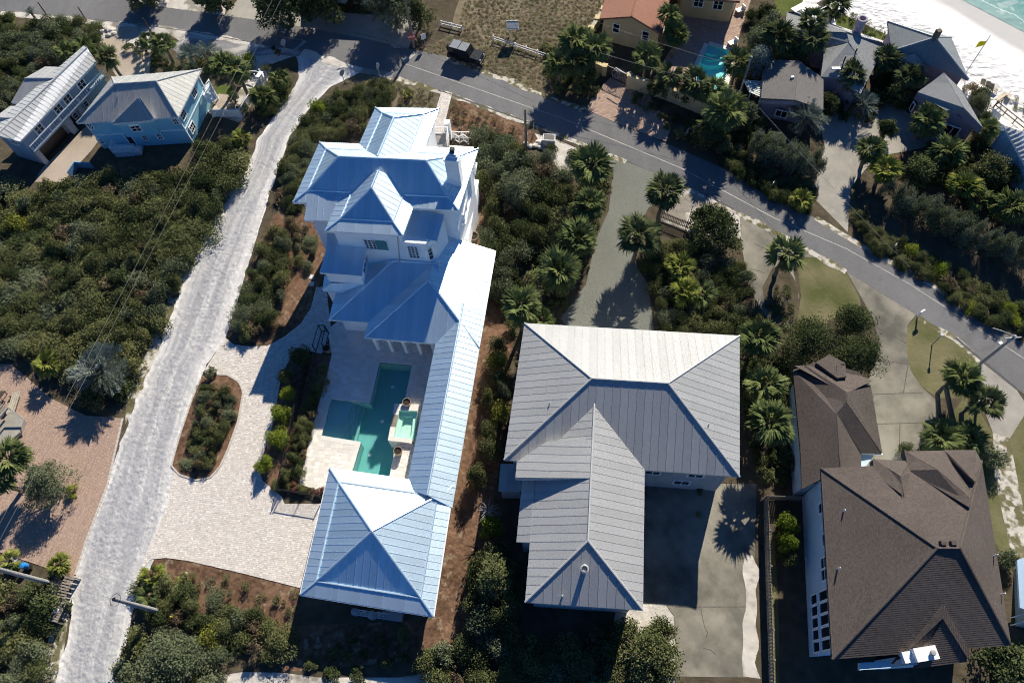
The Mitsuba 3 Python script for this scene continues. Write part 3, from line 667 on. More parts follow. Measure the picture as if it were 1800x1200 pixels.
for i, (a, b) in enumerate(((0, .35), (.35, .7), (.7, 1.05))):
    st = affinity.translate(shelf, (a + .02) * math.cos(YAW) + .0, (a + .02) * math.sin(YAW)).union(affinity.translate(shelf, (b) * math.cos(YAW), b * math.sin(YAW)))
    add(pool + '__step', prism(st.intersection(POOL.buffer(-.01)), -1.49, -.62 - .22 * i), 'pool_plaster')
add(pool + '__water', sheet(POOL.difference(SPA_OUT), -.09), 'pool_water')
plain('terrace_grout', (.60, .575, .54), 1.)
DECK = Polygon([(-17.26, 33.69), (-16.00, 34.75), (-6.81, 33.53), (-6.98, 30.77), (-9.80, 18.15), (-12.48, 15.95), (-19.03, 18.92), (-18.33, 22.95), (-16.76, 30.83)])
ground('terrace', DECK.difference(POOL.union(SPA_OUT).buffer(.02)), .046, 'terrace_grout', 'pale stone terrace round the pool')
TRAV = [(.66, .63, .59), (.68, .66, .62), (.63, .60, .56), (.70, .68, .65), (.65, .62, .57)]
stones('terrace__paver', DECK.difference(POOL.buffer(.42)).difference(SPA_OUT), .50, .34, YAW, .012, .055, TRAV, 11, jit=.3, gap=.012)
def coping(poly, w, z0, z1, mat, step, key):
    ring = list(poly.exterior.coords)
    for p, q in zip(ring[:-1], ring[1:]):
        p, q = np.array(p), np.array(q); l = np.linalg.norm(q - p); n = max(1, round(l / step)); d = (q - p) / l
        nrm = np.array([d[1], -d[0]]) * (1 if Polygon(ring).exterior.is_ccw else -1)
        ms = []
        for i in range(n):
            a, b = p + d * (l * i / n + .008 - (w if i == 0 else 0) * 0), p + d * (l * (i + 1) / n - .008)
            ms.append(beam((*(a + nrm * (w / 2 - .03)), (z0 + z1) / 2), (*(b + nrm * (w / 2 - .03)), (z0 + z1) / 2), w, z1 - z0))
        add(key, cat(ms), mat)
paint('coping_stone', (.66, .64, .6), .08, 1.5)
coping(POOL.difference(SPA_OUT), .40, -.02, .062, 'coping_stone', .6, pool + '__coping')
spa = thing('spa', 'raised square spa of pale stone at the edge of the L shaped pool', 'hot tub')
SPA_IN = Polygon([(-10.40, 24.71), (-8.79, 24.52), (-9.12, 21.90), (-10.89, 22.26)])
add(spa + '__wall', prism(SPA_OUT.buffer(.03).difference(SPA_IN), -1.49, .46), 'coping_stone')
add(spa + '__floor', prism(SPA_IN, -.5, -.30), 'spa_plaster')
add(spa + '__bench', prism(SPA_IN.difference(SPA_IN.buffer(-.38)), -.30, .06), 'spa_plaster')
add(spa + '__lining', basin(SPA_IN.buffer(-.004), .29, .44, ''), 'spa_plaster')
add(spa + '__water', sheet(SPA_IN.buffer(-.002), .34), 'pool_water')
add(spa + '__spillway', box((*(-10.83, 23.79), .465), (.5, 1.1, .02), YAW), 'weathered_wood')
def pot(x, y, r, h, label, z=.05):
    t = thing('planter_pot', label, 'planter', 'planters round the pool')
    add(t + '__vessel', lathe([(r * .66, z), (r * .95, z + h * .5), (r, z + h * .85), (r * 1.1, z + h), (r * .93, z + h), (r * .9, z + h * .85)], (x, y, 0), 20), 'terracotta', 40)
    add(t + '__soil', lathe([(.01, z + h * .86), (r * .92, z + h * .86)], (x, y, 0), 20), 'soil')
pot(*(-9.71, 25.32), .36, .75, 'round clay planter behind the spa in the shade')
pot(*(-10.48, 20.88), .36, .75, 'round clay planter in the sun below the spa')
pot(*(-17.10, 31.33), .36, .75, 'pale planter in the shade by the black gate')
pot(*(-2.99, 42.41), .5, .9, 'large white planter pot on bare soil beside the tall house wall')
rp = thing('swimming_pool', 'turquoise pool with curved entry steps in a red paved courtyard', 'swimming pool')
add(rp + '__basin', basin(RPOOL, 1.3, .0, ''), 'turquoise_plaster')
c0 = (25.74, 66.82)
for i, r in enumerate((1.1, 1.7, 2.3)):
    add(rp + '__step', prism(Point(c0).buffer(r).intersection(RPOOL.buffer(-.01)), -1.29, -.25 - .25 * i), 'turquoise_plaster')
add(rp + '__water', sheet(RPOOL, -.08), 'pool_water')
coping(RPOOL, .5, -.02, .06, 'coping_stone', .7, rp + '__coping')

# slab joints and cracks of the concrete
add('concrete_court__joint', cat([line_paint(l, .05, .018) for l in ([(10.91, 6.69), (16.43, 6.27)], [(12.88, 6.37), (12.91, 5.13), (13.07, 4.63), (12.88, 4.32)], [(12.49, 3.63), (13.10, 3.42), (13.37, 3.09)])]), 'joint_line')
add('villa_driveway_001__joint', cat([line_paint(l, .06, .016) for l in ([(35.51, 27.45), (33.22, 29.48)], [(32.30, 26.07), (35.24, 25.36)], [(31.02, 22.80), (35.44, 22.58)], [(30.60, 20.08), (35.89, 19.78)], [(35.01, 25.27), (33.79, 22.72)], [(32.60, 19.91), (31.65, 17.18)])]), 'joint_line')
add('villa_driveway__joint', cat([line_paint(l, .06, .016) for l in ([(24.40, 39.46), (25.70, 38.52)], [(25.96, 41.08), (26.91, 38.94)], [(22.98, 36.80), (24.72, 35.99)])]), 'joint_line')
# sand drifted along the road edges
def ragged(pts, w, sd):
    ln = LineString(pts); n = int(ln.length / .5); a, b = [], []
    for i in range(n + 1):
        p = ln.interpolate(i / n, normalized=True); q = ln.interpolate(min(1, i / n + .01), normalized=True); r0 = ln.interpolate(max(0, i / n - .01), normalized=True)
        d = np.array([q.x - r0.x, q.y - r0.y]); d /= np.linalg.norm(d); nn = np.array([-d[1], d[0]])
        k = meshkit.noise(np.array([[i * .4, sd, .5], [i * .4, sd + 7, .5]]))
        a.append(tuple(np.array([p.x, p.y]) + nn * w * float(k[0]))); b.append(tuple(np.array([p.x, p.y]) - nn * w * float(k[1])))
    return Polygon(a + b[::-1]).buffer(0)
ground('sand_drift', ragged([(-4.79, 68.53), (-0.96, 65.80), (2.36, 63.72), (5.58, 61.42), (10.16, 58.61)], .8, 1), .02, 'worn_sand')
ground('sand_drift', ragged([(-10.57, 65.79), (-5.86, 63.21), (0.95, 59.02), (5.55, 56.28), (9.55, 53.43), (13.45, 50.90)], .6, 2), .02, 'worn_sand')
ground('sand_drift', ragged([(-22.02, 71.25), (-18.37, 69.42), (-14.53, 67.60), (-11.22, 66.04)], 1.0, 3), .02, 'pale_sand')
ground('sand_drift', ragged([(18.53, 47.35), (22.81, 43.92), (26.19, 41.13), (29.84, 37.79), (32.32, 35.39)], .6, 4), .02, 'worn_sand')
ground('sand_drift', ragged([(31.07, 41.83), (34.04, 38.92), (39.62, 33.42), (42.10, 30.28)], .5, 5), .02, 'worn_sand')
ground('sand_drift', ragged([(-60.57, 82.62), (-50.62, 80.41), (-43.24, 78.52), (-35.23, 76.08), (-26.19, 72.78)], .7, 6), .02, 'pale_sand')
ground('sand_drift', ragged([(37.39, 30.06), (40.05, 27.44), (41.38, 25.15)], .5, 7), .02, 'worn_sand')
ground('sand_strip', ragged([(17.46, 10.10), (16.93, 7.32), (16.38, 4.46), (15.73, 1.35)], 1.15, 8), .018, 'pale_sand')

# ---------------------------------------------------------------- buildings
v2 = lambda p: np.asarray(p, float)[:2]
def along(p, q, t): p, q = v2(p), v2(q); return p + (q - p) * t
def inset(pts, d): return Polygon([tuple(v2(p)) for p in pts]).buffer(0).buffer(-d, join_style=2)
def corners(poly):
    c = np.array(poly.exterior.coords)[:-1]
    return c if poly.exterior.is_ccw else c[::-1]
def rollto(c, p): return np.roll(c, -int(np.argmin(np.linalg.norm(c - v2(p), axis=1))), 0)
def quad(A, B, D): A, B, D = v2(A), v2(B), v2(D); return [A, B, B + D - A, D]
def vent(house, p, r, h, mat='grey_metal', name='__vent_pipe'):
    add(house + name, tube([(p[0], p[1], p[2] - .5), (p[0], p[1], p[2] + h), (p[0], p[1], p[2] + h + .02)], [r, r, r * .6], 8), mat)

# --- the tall white house with its low front wing and gallery
H = thing('white_house', 'tall white house with pale blue seamed roofs and a long gallery beside the pool', 'house')
K = (1.1, .34)
mA, mB, mD = (-18.07, 41.12), (-3.66, 38.79), (-16.04, 47.78)
main_faces = hip(mA, mB, mD, 9.8, .76, K, 'x')
n1, n2, n3 = (-10.98, 51.51), (-4.96, 50.71), (-12.33, 47.39)
nA = along(n1, n3, 1.75); nB = nA + v2(n2) - v2(n1)
north_faces = hip(nA, nB, n1, 9.8, .74, K, 'y', front=False)
tA, tB, tD = (-15.11, 37.77), (-8.46, 36.65), (-13.53, 42.77)
tower_faces = hip(tA, tB, tD, 9.8, .68, K, 'y', back=False)
metal_roof(H, main_faces, .52, PALE, 'white_trim', 'pale_cap')
metal_roof(H, north_faces, .52, PALE, 'white_trim', 'pale_cap')
metal_roof(H, tower_faces, .52, PALE, 'white_trim', 'pale_cap')
metal_roof(H, [[(-17.10, 39.47, 9.3), (-14.86, 39.19, 9.3), (-13.15, 41.28, 10.12), (-16.66, 41.63, 10.12)]], .52, PALE, 'white_trim', 'pale_cap', label='low shed roof at the corner of the main roof')
metal_roof(H, [[(-8.81, 37.87, 8.3), (-5.76, 36.85, 8.3), (-4.96, 39.03, 9.1), (-7.87, 39.99, 9.1)]], .52, PALE, 'white_trim', 'pale_cap', label='shed roof in shade beside the tower')
metal_roof(H, [[(-16.35, 35.81, 6.5), (-12.62, 35.10, 6.5), (-12.17, 37.78, 7.0), (-15.67, 38.24, 7.0)], [(-15.67, 38.24, 7.0), (-13.94, 38.01, 7.0), (-14.08, 39.39, 7.25), (-15.67, 39.61, 7.25)]], .52, PALE, 'white_trim', 'pale_cap', label='flat dormer roof below the tower')
metal_roof(H, [[(-16.79, 35.62, 3.9), (-14.96, 35.27, 3.9), (-12.85, 35.60, 4.6), (-15.78, 35.82, 4.6)], [(-16.48, 36.86, 4.5), (-16.79, 35.62, 3.9), (-15.78, 35.82, 4.6)]], .5, PALE, 'white_trim', 'pale_cap', label='small bay roof below the dormer')
ZL, PL = 3.2, .42
lA, lB = (-16.30, 32.88), (-6.96, 31.32)
lv = (v2((-15.67, 35.69)) - v2(lA)); lv /= np.linalg.norm(lv)
lv = np.array([-math.sin(YAW), math.cos(YAW)])
metal_roof(H, hip(lA, lB, v2(lA) + lv * 10.5, ZL, PL, None, 'x', back=True, front=False), .52, PALE, 'white_trim', 'pale_cap')
wA = v2((-13.02, 30.79)); wE0, wE1 = v2((-5.74, 15.06)), v2((-0.81, 38.85))
fd = v2((-6.85, 29.60)) - wA; fd /= np.linalg.norm(fd); ed = wE1 - wE0; ed /= np.linalg.norm(ed)
tt = np.linalg.solve(np.column_stack([fd, -ed]), wE0 - wA); wB = wA + fd * tt[0]
wD = wA + (wE1 - wB)
metal_roof(H, hip(wA, wB, wD, ZL, PL, None, 'y', back=False), .52, PALE, 'white_trim', 'pale_cap')
gA = v2((-9.28, 17.28)); gw = v2((-6.85, 29.55)) - gA
gB = wE0 + ed * .4
gtop = wE0 + ed * ((wB - wE0) @ ed - .0) + ed * 3.2
gD = gA + (gtop - gB)
metal_roof(H, hip(gA - ed * .5, gB - ed * .5, gD, ZL - .01, .46, None, 'y', front=False, back=False), .52, PALE, 'white_trim', 'pale_cap', label='long narrow gallery roof beside the pool')
mq = quad(mA, mB, mD); tq = quad(tA, tB, tD)
mw = inset(mq, .55)
nw = inset(quad(nA, nB, n1), .6)
tB2 = v2((-5.76, 36.85))
front_y = .42
tower = Polygon([v2(tA) + np.array([.55, front_y]), v2(tB) + np.array([1.7, .05]), v2(tB) + np.array([2.45, .55]), v2((-4.96, 39.03)) + np.array([-.1, 0]), v2(tD) + np.array([.5, 0])]).buffer(0)
tw = Polygon([v2(tA) + np.array([.55, front_y]), v2(tB) + np.array([-.45, front_y]), quad(tA, tB, tD)[2] + np.array([-.45, 0]), v2(tD) + np.array([.5, 0])]).buffer(0)
dorm = Polygon([v2(p) for p in [(-16.35, 35.81, 6.5), (-12.62, 35.10, 6.5), (-12.23, 38.13, 6.5), (-14.28, 39.95, 6.5), (-15.89, 40.11, 6.5)]]).buffer(-.3, join_style=2)
add(H + '__wall', cat([prism(mw, 0, 9.7), prism(nw, 0, 9.7), prism(tower, 0, 8.25), prism(tw, 8.2, 9.7), prism(dorm, 2.5, 6.4),
    prism(inset([v2(p) for p in [(-16.83, 35.50, 3.9), (-14.90, 35.20, 3.9), (-12.94, 37.71, 3.9), (-16.48, 38.05, 3.9)]], .3), 0, 3.85),
    prism(inset(quad(lA, lB, v2(lA) + lv * 9), .7), 0, 3.1)]), 'white_stucco')
wing_in = inset([wA, wB, wE1, wD], .7)
back_wall = Polygon([wA + lv * 4.2 + fd * .7, wB + lv * 4.2 - fd * .6, wE1 - fd * .6, wD + fd * .7])
add(H + '__wall', prism(back_wall.buffer(0), 0, 3.15), 'white_stucco', label='recessed wall of the pool porch')
add(H + '__wall', prism(Polygon([gB - fd * .55, gB - fd * .8, wE1 - fd * .8, wE1 - fd * .55]), 0, 3.1), 'white_stucco', label='outer wall of the gallery')
gtri = [gA - ed * .2 + fd * .3, gB - ed * .2 - fd * .3]
for i in range(5):
    p = wA + lv * .45 + fd * (.6 + i * (tt[0] - 5.0) / 4)
    add(H + '__column', box((p[0], p[1], 0), (.28, .28, 3.15), YAW), 'white_paint')
for i in range(4):
    a, b = (wA + lv * 4.18 + fd * (1.0 + (i + u) * (tt[0] - 4.6) / 4) for u in (.08, .92))
    window(H, ((a[0] + b[0]) / 2, (a[1] + b[1]) / 2, 1.45), a, b, np.linalg.norm(b - a), 2.3, 2, 1)
gn = int(np.linalg.norm(gw) / 3.2)
for i in range(gn + 1):
    p = gA + fd * .3 + gw * (i / gn) * .97
    add(H + '__column', box((p[0], p[1], 0), (.24, .24, 3.15), YAW), 'white_paint')
a, b = v2(tA) + np.array([.55, front_y]), v2(tB) + np.array([1.7, .05])
window(H, (-11.59, 38.07, 7.6), a, b, 1.05, 1.35, 3, 4)
add(H + '__shutter', beam((*(v2((-10.64, 37.91)) * 0 + (a + (b - a) / np.linalg.norm(b - a) * ((v2((-10.66, 37.91)) - a) @ ((b - a) / np.linalg.norm(b - a)) - .45)) + np.array([0, -.05])), 7.6), (*((a + (b - a) / np.linalg.norm(b - a) * ((v2((-10.66, 37.91)) - a) @ ((b - a) / np.linalg.norm(b - a)) + .55)) + np.array([0, -.05])), 7.6), .07, 1.35), 'teal_glass', label='closed teal shutter beside the tower window')
window(H, (-8.00, 36.99, 6.9), a, b, .95, 1.75, 3, 5)
a2, b2 = v2(tB) + np.array([1.7, .05]), v2(tB) + np.array([2.45, .55])
window(H, (-6.78, 37.17, 6.6), a2, b2, .5, 1.6, 1, 3)
dc = corners(dorm)
window(H, (-12.40, 37.04, 5.6), v2((-12.57, 35.16)) + np.array([-.3, .3]), v2((-12.23, 38.13)) + np.array([-.3, 0]), 1.9, 1.0, 3, 2)
a, b = corners(mw)[0], corners(mw)[1]
add(H + '__downpipe', tube([(-8.95, 36.91, 9.5), (-9.49, 36.96, 5.3)], .06, 6), 'grey_metal')
# chimney
cp = (-3.75, 41.73); CH = []
ch = add(H + '__chimney', cat([box((*cp, 8.6), (1.15, .95, 4.6), YAW), box((*cp, 13.2), (1.32, 1.1, .14), YAW)]), 'white_stucco')
add(ch + '__cap', cat([box((cp[0] + .08, cp[1] + .1, 13.34), (.95, .8, .25), YAW), box((cp[0] + .08, cp[1] + .1, 13.59), (.7, .6, .12), YAW)]), 'pale_cap')
add(ch + '__flue', box((cp[0] + .1, cp[1] + .15, 13.71), (.38, .32, .35), YAW), 'black_metal')
# east porch of the white house
pd = (-2.54, 43.45)
porch = Polygon([(-3.95, 42.69, 5.6), (-3.71, 40.58, 5.6), (-2.16, 46.59, 5.6), (-2.80, 49.36, 5.6)] if False else [(-4.62, 41.58), (-3.45, 40.62), (-2.12, 47.43), (-3.75, 47.88)])
add(H + '__porch', cat([prism(porch, 0, 2.9), prism(porch.buffer(.12, join_style=2), 2.9, 3.1), prism(porch.buffer(-.4), 3.1, 5.4), prism(porch.buffer(.15, join_style=2), 5.4, 5.65)]), 'white_stucco')
pc = corners(porch)
rail(H, [(*p, 5.65) for p in [(-4.51, 41.59), (-3.49, 40.68), (-2.17, 47.32), (-2.76, 47.60)]], 1.05, .14, 1.5, 'white_paint', .18)
add(H + '__porch_roof', prism(Polygon([(-4.28, 46.95), (-2.05, 46.51), (-2.64, 43.83), (-4.03, 43.84)]), 8.7, 8.95), 'white_trim', label='flat white porch roof behind the chimney')
for p in [(-2.27, 46.26), (-2.68, 44.03)]: add(H + '__column', box((*p, 5.6), (.3, .3, 3.1), YAW), 'white_paint')
# entry landing and rails toward the road
land = Polygon([(-7.21, 54.10), (-5.11, 53.80), (-4.92, 55.68), (-6.56, 56.02)])
add(H + '__landing', prism(land, 0, 1.3), 'pale_concrete')
rail(H, [(*p, 1.3) for p in [(-6.51, 55.77), (-4.93, 55.60), (-5.10, 53.87)]], 1.0, .1, 1.4, 'white_paint', .16)
add(H + '__gate_post', box((*(-5.00, 56.17), 0), (.6, .6, 2.5), YAW), 'white_stucco')
F = thing('picket_fence', 'short white picket fence standing beside the entry landing of the white house', 'fence')
rail(F, [(*p, 0) for p in [(-4.56, 56.13), (-2.59, 55.84)]], 1.0, .1, 1.2, 'white_paint', .17)
rail(F, [(*p, 0) for p in [(-4.39, 55.79), (-3.91, 55.33), (-3.41, 55.60), (-2.94, 55.07)]], 1.0, .1, 1.2, 'white_paint', .17)

# --- pool house
H = thing('pool_house', 'square white pool house with a pale blue pyramid metal roof below the pool', 'house')
pA, pB, pD = (-17.40, 9.31), (-7.41, 7.01), (-15.58, 18.99)
metal_roof(H, hip(pA, pB, pD, 3.25, .56, (1.1, .3), 'y'), .56, PALE, 'white_trim', 'pale_cap')
add(H + '__gutter', cat([beam((*p, 3.16), (*q, 3.16), .14, .14) for p, q in zip(quad(pA, pB, pD), quad(pA, pB, pD)[1:] + quad(pA, pB, pD)[:1])]), 'white_paint')
add(H + '__wall', prism(inset(quad(pA, pB, pD), .75), 0, 3.15), 'white_stucco')
pw = corners(inset(quad(pA, pB, pD), .75))
for i in range(4):
    for t in (.3, .7):
        c = pw[i] + (pw[(i + 1) % 4] - pw[i]) * t
        window(H, (*c, 1.6), pw[i], pw[(i + 1) % 4], 1.3, 1.7, 2, 2)
# pumps and pipes behind the pool house
E_ = thing('pool_pump_set', 'cluster of grey pool pumps, filters and pipes in the shade of the pool house eave', 'pool equipment')
for i, (x, y) in enumerate(((625,1076), (640,1078), (655,1080), (672,1083))):
    c = W(x, y) if False else None
for (x, y), r, h in zip([(-13.89, 8.16), (-13.22, 8.03), (-12.54, 7.81), (-12.01, 7.85)], (.28, .2, .32, .22), (.9, .5, 1.1, .6)):
    add(E_ + '__tank', lathe([(.01, 0), (r, 0), (r, h * .8), (r * .6, h), (.01, h + .02)], (x, y, 0), 12), 'grey_metal', 40)
add(E_ + '__box', cat([box((*(-10.71, 7.62), 0), (1.1, .7, .8), YAW), box((*(-11.43, 7.72), 0), (.7, .6, .6), YAW)]), 'sign_back')
rp_ = [(-14.07, 8.01), (-11.02, 7.36)]
add(E_ + '__pipe', cat([beam((rp_[0][0], rp_[0][1] + k * .12, .3 + .12 * k), (rp_[1][0], rp_[1][1] + k * .12, .3 + .12 * k), .06, .06) for k in range(4)] + [tube([(rp_[0][0] + .35 * k, rp_[0][1] - .05 * k, .05), (rp_[0][0] + .35 * k, rp_[0][1] - .05 * k, .75)], .035, 6) for k in range(9)]), 'sign_white')

# --- grey metal roofed house
H = thing('grey_house', 'large house with weathered grey metal hip roofs between the white and the brown house', 'house')
A, B, D = (-1.35, 17.61), (16.25, 14.80), (1.18, 29.39)
metal_roof(H, hip(A, B, D, 6.0, .48, None, 'x'), .61, GREY, 'grey_cap', 'grey_cap', rib=(.05, .04))
wa, wb = v2((-0.56, 7.12)), v2((7.58, 5.96)); wd = wa + (v2((9.23, 15.82)) - wb) * 1.5
wing = hip(wa, wb, wd, 6.02, .48, None, 'y', back=False)
metal_roof(H, wing, .61, GREY, 'grey_cap', 'grey_cap', rib=(.05, .04))
metal_roof(H, [[(-0.00, 16.40, 5.45), (-0.86, 11.45, 5.45), (0.14, 11.20, 6.06), (0.95, 16.14, 6.06)]], .61, GREY, 'grey_cap', 'grey_cap', rib=(.05, .04), label='strip of roof stepping out over the side bay')
metal_roof(H, [[(-0.35, 17.15, 6.75), (-0.57, 15.92, 6.75), (4.99, 15.04, 8.02), (5.48, 18.06, 8.02), (1.97, 18.36, 7.25)]], .61, GREY, 'grey_cap', 'grey_cap', rib=(.05, .04), thick=.75, label='raised shed part of the wing roof')
metal_roof(H, [[(-2.04, 16.06, 3.1), (-0.23, 15.91, 3.1), (0.07, 17.93, 3.6), (-1.70, 18.08, 3.6)]], .61, GREY, 'grey_cap', 'grey_cap', rib=(.05, .04), label='low side porch roof in shade')
gw_ = inset(quad(A, B, D), .55); gA_ = A
add(H + '__wall', cat([prism(gw_, 0, 5.9), prism(inset([wa, wb, wb + wd - wa, wd], .5), 0, 5.9), prism(inset([(-0.00, 16.41), (-0.86, 11.46), (0.48, 11.31), (1.26, 16.31)], .35), 0, 5.35), prism(inset([(-1.94, 16.15), (-0.27, 16.01), (0.06, 17.95), (-1.63, 18.09)], .1), 0, 3.0)]), 'grey_stucco')
c = rollto(corners(gw_), gA_)
window(H, (12.71, 15.49, 1.8), c[0], c[1], 1.3, .9, 2, 1)
for x in (1160, 1235): window(H, (*(c[0] + (c[1] - c[0]) * (.66 if x < 1200 else .86)), 4.2), c[0], c[1], 1.2, 1.3, 2, 2)
ww = rollto(corners(inset([wa, wb, wb + wd - wa, wd], .5)), wa)
for t in (.3, .65): window(H, (*(ww[0] + (ww[1] - ww[0]) * t), 3.6), ww[0], ww[1], 1.2, 1.4, 2, 2)
for t in (.15, .4): window(H, (*(ww[1] + (ww[2] - ww[1]) * t), 3.6), ww[1], ww[2], 1.2, 1.4, 2, 2)
for t in (.2, .5, .8): window(H, (*(c[1] + (c[2] - c[1]) * t), 4.0), c[1], c[2], 1.2, 1.4, 2, 2); window(H, (*(c[3] + (c[0] - c[3]) * t), 4.0), c[3], c[0], 1.2, 1.4, 2, 2); window(H, (*(c[2] + (c[3] - c[2]) * t), 4.0), c[2], c[3], 1.2, 1.4, 2, 2)
fl = (3.72, 8.71, 7.0)
add(H + '__flue', cat([tube([(fl[0], fl[1], 6.6), (fl[0], fl[1], 8.0)], .19, 12), lathe([(.24, 7.95), (.3, 8.0), (.3, 8.16), (.22, 8.2), (.2, 8.05)], (fl[0], fl[1], 0), 12)]), 'grey_metal')
vent(H, (2.06, 7.24, 6.4), .07, .45); vent(H, (2.51, 21.32, 7.2), .05, .5); vent(H, (14.39, 18.64, 7.0), .05, .5)

# --- brown shingle house
H = thing('brown_house', 'big house with brown shingle hip roofs and pale blue side walls at the lower right', 'house')
Z = 6.2
A, B, C, D = (19.65, 1.92), (31.63, 1.90), (34.27, 14.47), (22.34, 14.89)
R1, R2 = (27.23, 8.00, 9.3), (28.72, 7.88, 9.3)
z3 = lambda p, z: (*v2(p), z)
bf = [[z3(A, Z), z3(B, Z), R2, R1], [z3(B, Z), z3(C, Z), R2], [z3(C, Z), z3(D, Z), R1, R2], [z3(D, Z), z3(A, Z), R1]]
def hipcap(l, r, apex, back, zl, za):
    """small hipped projection: eave l->r, its apex and the ridge end that meets the big roof"""
    return [[z3(l, zl), z3(r, zl), z3(apex, za)][::-1]]
dorm1 = [[(29.00, 14.94, 6.1), (26.51, 15.33, 5.97), (27.35, 13.49, 7.45)], [(26.51, 15.33, 5.97), (25.94, 14.10, 6.52), (27.07, 12.02, 7.5), (27.35, 13.49, 7.45)], [(28.64, 13.95, 6.56), (29.00, 14.94, 6.1), (27.35, 13.49, 7.45), (27.07, 12.02, 7.5)]]
dorm2 = [[(32.12, 15.59, 5.8), (29.13, 15.81, 5.75), (30.01, 13.73, 7.6)], [(29.13, 15.81, 5.75), (28.58, 14.16, 6.47), (31.07, 10.60, 8.1), (31.32, 11.38, 8.15), (30.01, 13.73, 7.6)], [(31.90, 14.67, 6.2), (32.12, 15.59, 5.8), (30.01, 13.73, 7.6), (31.32, 11.38, 8.15)]]
dorm3 = [[(34.33, 15.43, 5.85), (32.09, 15.63, 5.8), (32.25, 12.77, 7.65)], [(32.09, 15.63, 5.8), (31.90, 14.88, 6.1), (32.41, 12.60, 7.3), (32.25, 12.77, 7.65)], [(34.22, 14.35, 6.3), (34.33, 15.43, 5.85), (32.25, 12.77, 7.65), (32.42, 12.66, 7.4)]]
dorm4 = [[(23.78, 1.38, 5.98), (24.29, 1.85, 6.2), (27.32, 4.69, 7.68), (27.12, 3.80, 7.4)], [(28.81, 1.80, 6.2), (28.64, 1.27, 5.95), (27.12, 3.80, 7.4), (27.32, 4.69, 7.68)], [(25.27, 1.00, 5.7), (28.67, 1.13, 5.8), (27.17, 3.81, 7.3)]]
bfs = []
for f in bf + dorm1 + dorm2 + dorm3 + dorm4:
    p = Polygon([q[:2] for q in f])
    bfs.append(f if p.exterior.is_ccw else f[::-1])
shingle_roof(H, bfs[:4], 'brown_shingle', 'brown_shingle', .26)
for k in range(4):
    q = bfs[4 + 3 * k:7 + 3 * k]
    r = add(H + '__dormer', cat([slab(f, .7, -.004) for f in q]), 'brown_shingle')
    add(r + '__shingle_course', cat([shingles(f) for f in q]), 'brown_shingle', kind='stuff')
# garage wing
GZ = 3.4
gf = [[(22.23, 16.85, 3.4), (23.44, 24.27, 3.4), (24.56, 24.44, 3.5), (26.23, 21.04, 5.6), (25.94, 20.18, 5.6), (25.05, 19.39, 5.35), (24.20, 15.05, 5.35), (21.63, 14.12, 3.4)],
      [(29.41, 22.32, 3.4), (28.60, 16.41, 3.4), (25.94, 20.18, 5.6), (26.23, 21.04, 5.6)], [(23.44, 24.27, 3.4), (25.73, 24.82, 3.6), (28.77, 23.49, 3.6), (29.41, 22.32, 3.4), (26.23, 21.04, 5.6)],
      [(26.88, 16.54, 3.6), (28.48, 16.43, 3.5), (25.94, 20.18, 5.6), (25.05, 19.39, 5.35)], [(26.29, 14.82, 3.6), (26.88, 16.54, 3.6), (25.05, 19.39, 5.35), (23.98, 14.26, 5.35)],
      [(25.35, 24.59, 3.7), (26.61, 25.24, 3.9), (27.46, 24.01, 4.3), (26.68, 24.00, 4.35), (26.29, 22.69, 4.7)], [(27.46, 24.01, 4.3), (27.19, 22.84, 4.4), (26.29, 22.69, 4.7), (26.68, 24.00, 4.35)]]
gfs = []
for f in gf:
    p = Polygon([q[:2] for q in f]); gfs.append(f if p.exterior.is_ccw else f[::-1])
shingle_roof(H, gfs[:5], 'brown_shingle', 'brown_shingle', .24, cap=False)
add(H + '__dormer', cat([slab(f, .8, -.004) for f in gfs[5:]] + [shingles(f) for f in gfs[5:]]), 'brown_shingle', kind='stuff')
bw = inset([A, B, C, D], .5)
add(H + '__wall', cat([prism(bw, 0, 6.1), prism(inset([(23.51, 24.15), (29.38, 22.22), (28.48, 16.33), (26.19, 14.20), (21.54, 14.13)], .4), 0, 3.3), prism(Polygon([(24.94, 1.82), (28.36, 1.74), (28.15, 1.16), (24.74, 1.20)]), 0, 5.7)]), 'pale_blue_siding')
c = rollto(corners(bw), A)
for i in range(5):
    y = c[0] + (c[3] - c[0]) * (.045 + .068 * i)
    window(H, (*y, 3.9), c[3], c[0], .72, 1.7, 1, 1, name='__screen_window'); window(H, (*y, 1.9), c[3], c[0], .72, 1.3, 1, 1, name='__screen_window')
for t, z, w, h in ((.17, 4.6, .8, 1.2), (.37, 4.9, .9, .9), (.50, 4.4, .8, 1.2), (.57, 4.4, .8, 1.2)):
    window(H, (*(c[3] + (c[0] - c[3]) * t), z), c[3], c[0], w, h, 1, 2)
for p in [(22.84, 11.47, 7.0), (21.43, 7.58, 6.9), (30.08, 5.16, 7.2), (32.07, 5.08, 6.7), (32.40, 7.60, 6.9)]: vent(H, p, .05, .22, 'sign_white')
for p in [(27.75, 8.30, 9.1), (28.42, 8.25, 9.1)]: add(H + '__roof_vent', box((p[0], p[1], 9.0), (.35, .3, .45), 0), 'brown_shingle')
wc = (25.35, 1.76)
add(H + '__balcony', prism(Polygon([(21.58, 1.59), (23.69, 1.54), (23.56, 1.13), (21.45, 1.15)]), 5.4, 5.7), 'pale_blue_siding')
hv = add(H + '__roof_box', cat([box((*(25.58, 1.78), 6.0), (1.5, .85, .95), math.radians(4)), box((*(24.64, 1.68), 6.0), (.9, .7, .55), math.radians(4))]), 'white_trim', label='white roof box with a round vent')
add(hv + '__vent', lathe([(.01, .34), (.16, .32), (.2, .2), (.14, .1), (.14, 0)][::-1], (*(25.92, 1.79), 6.95), 12), 'grey_metal', 40)
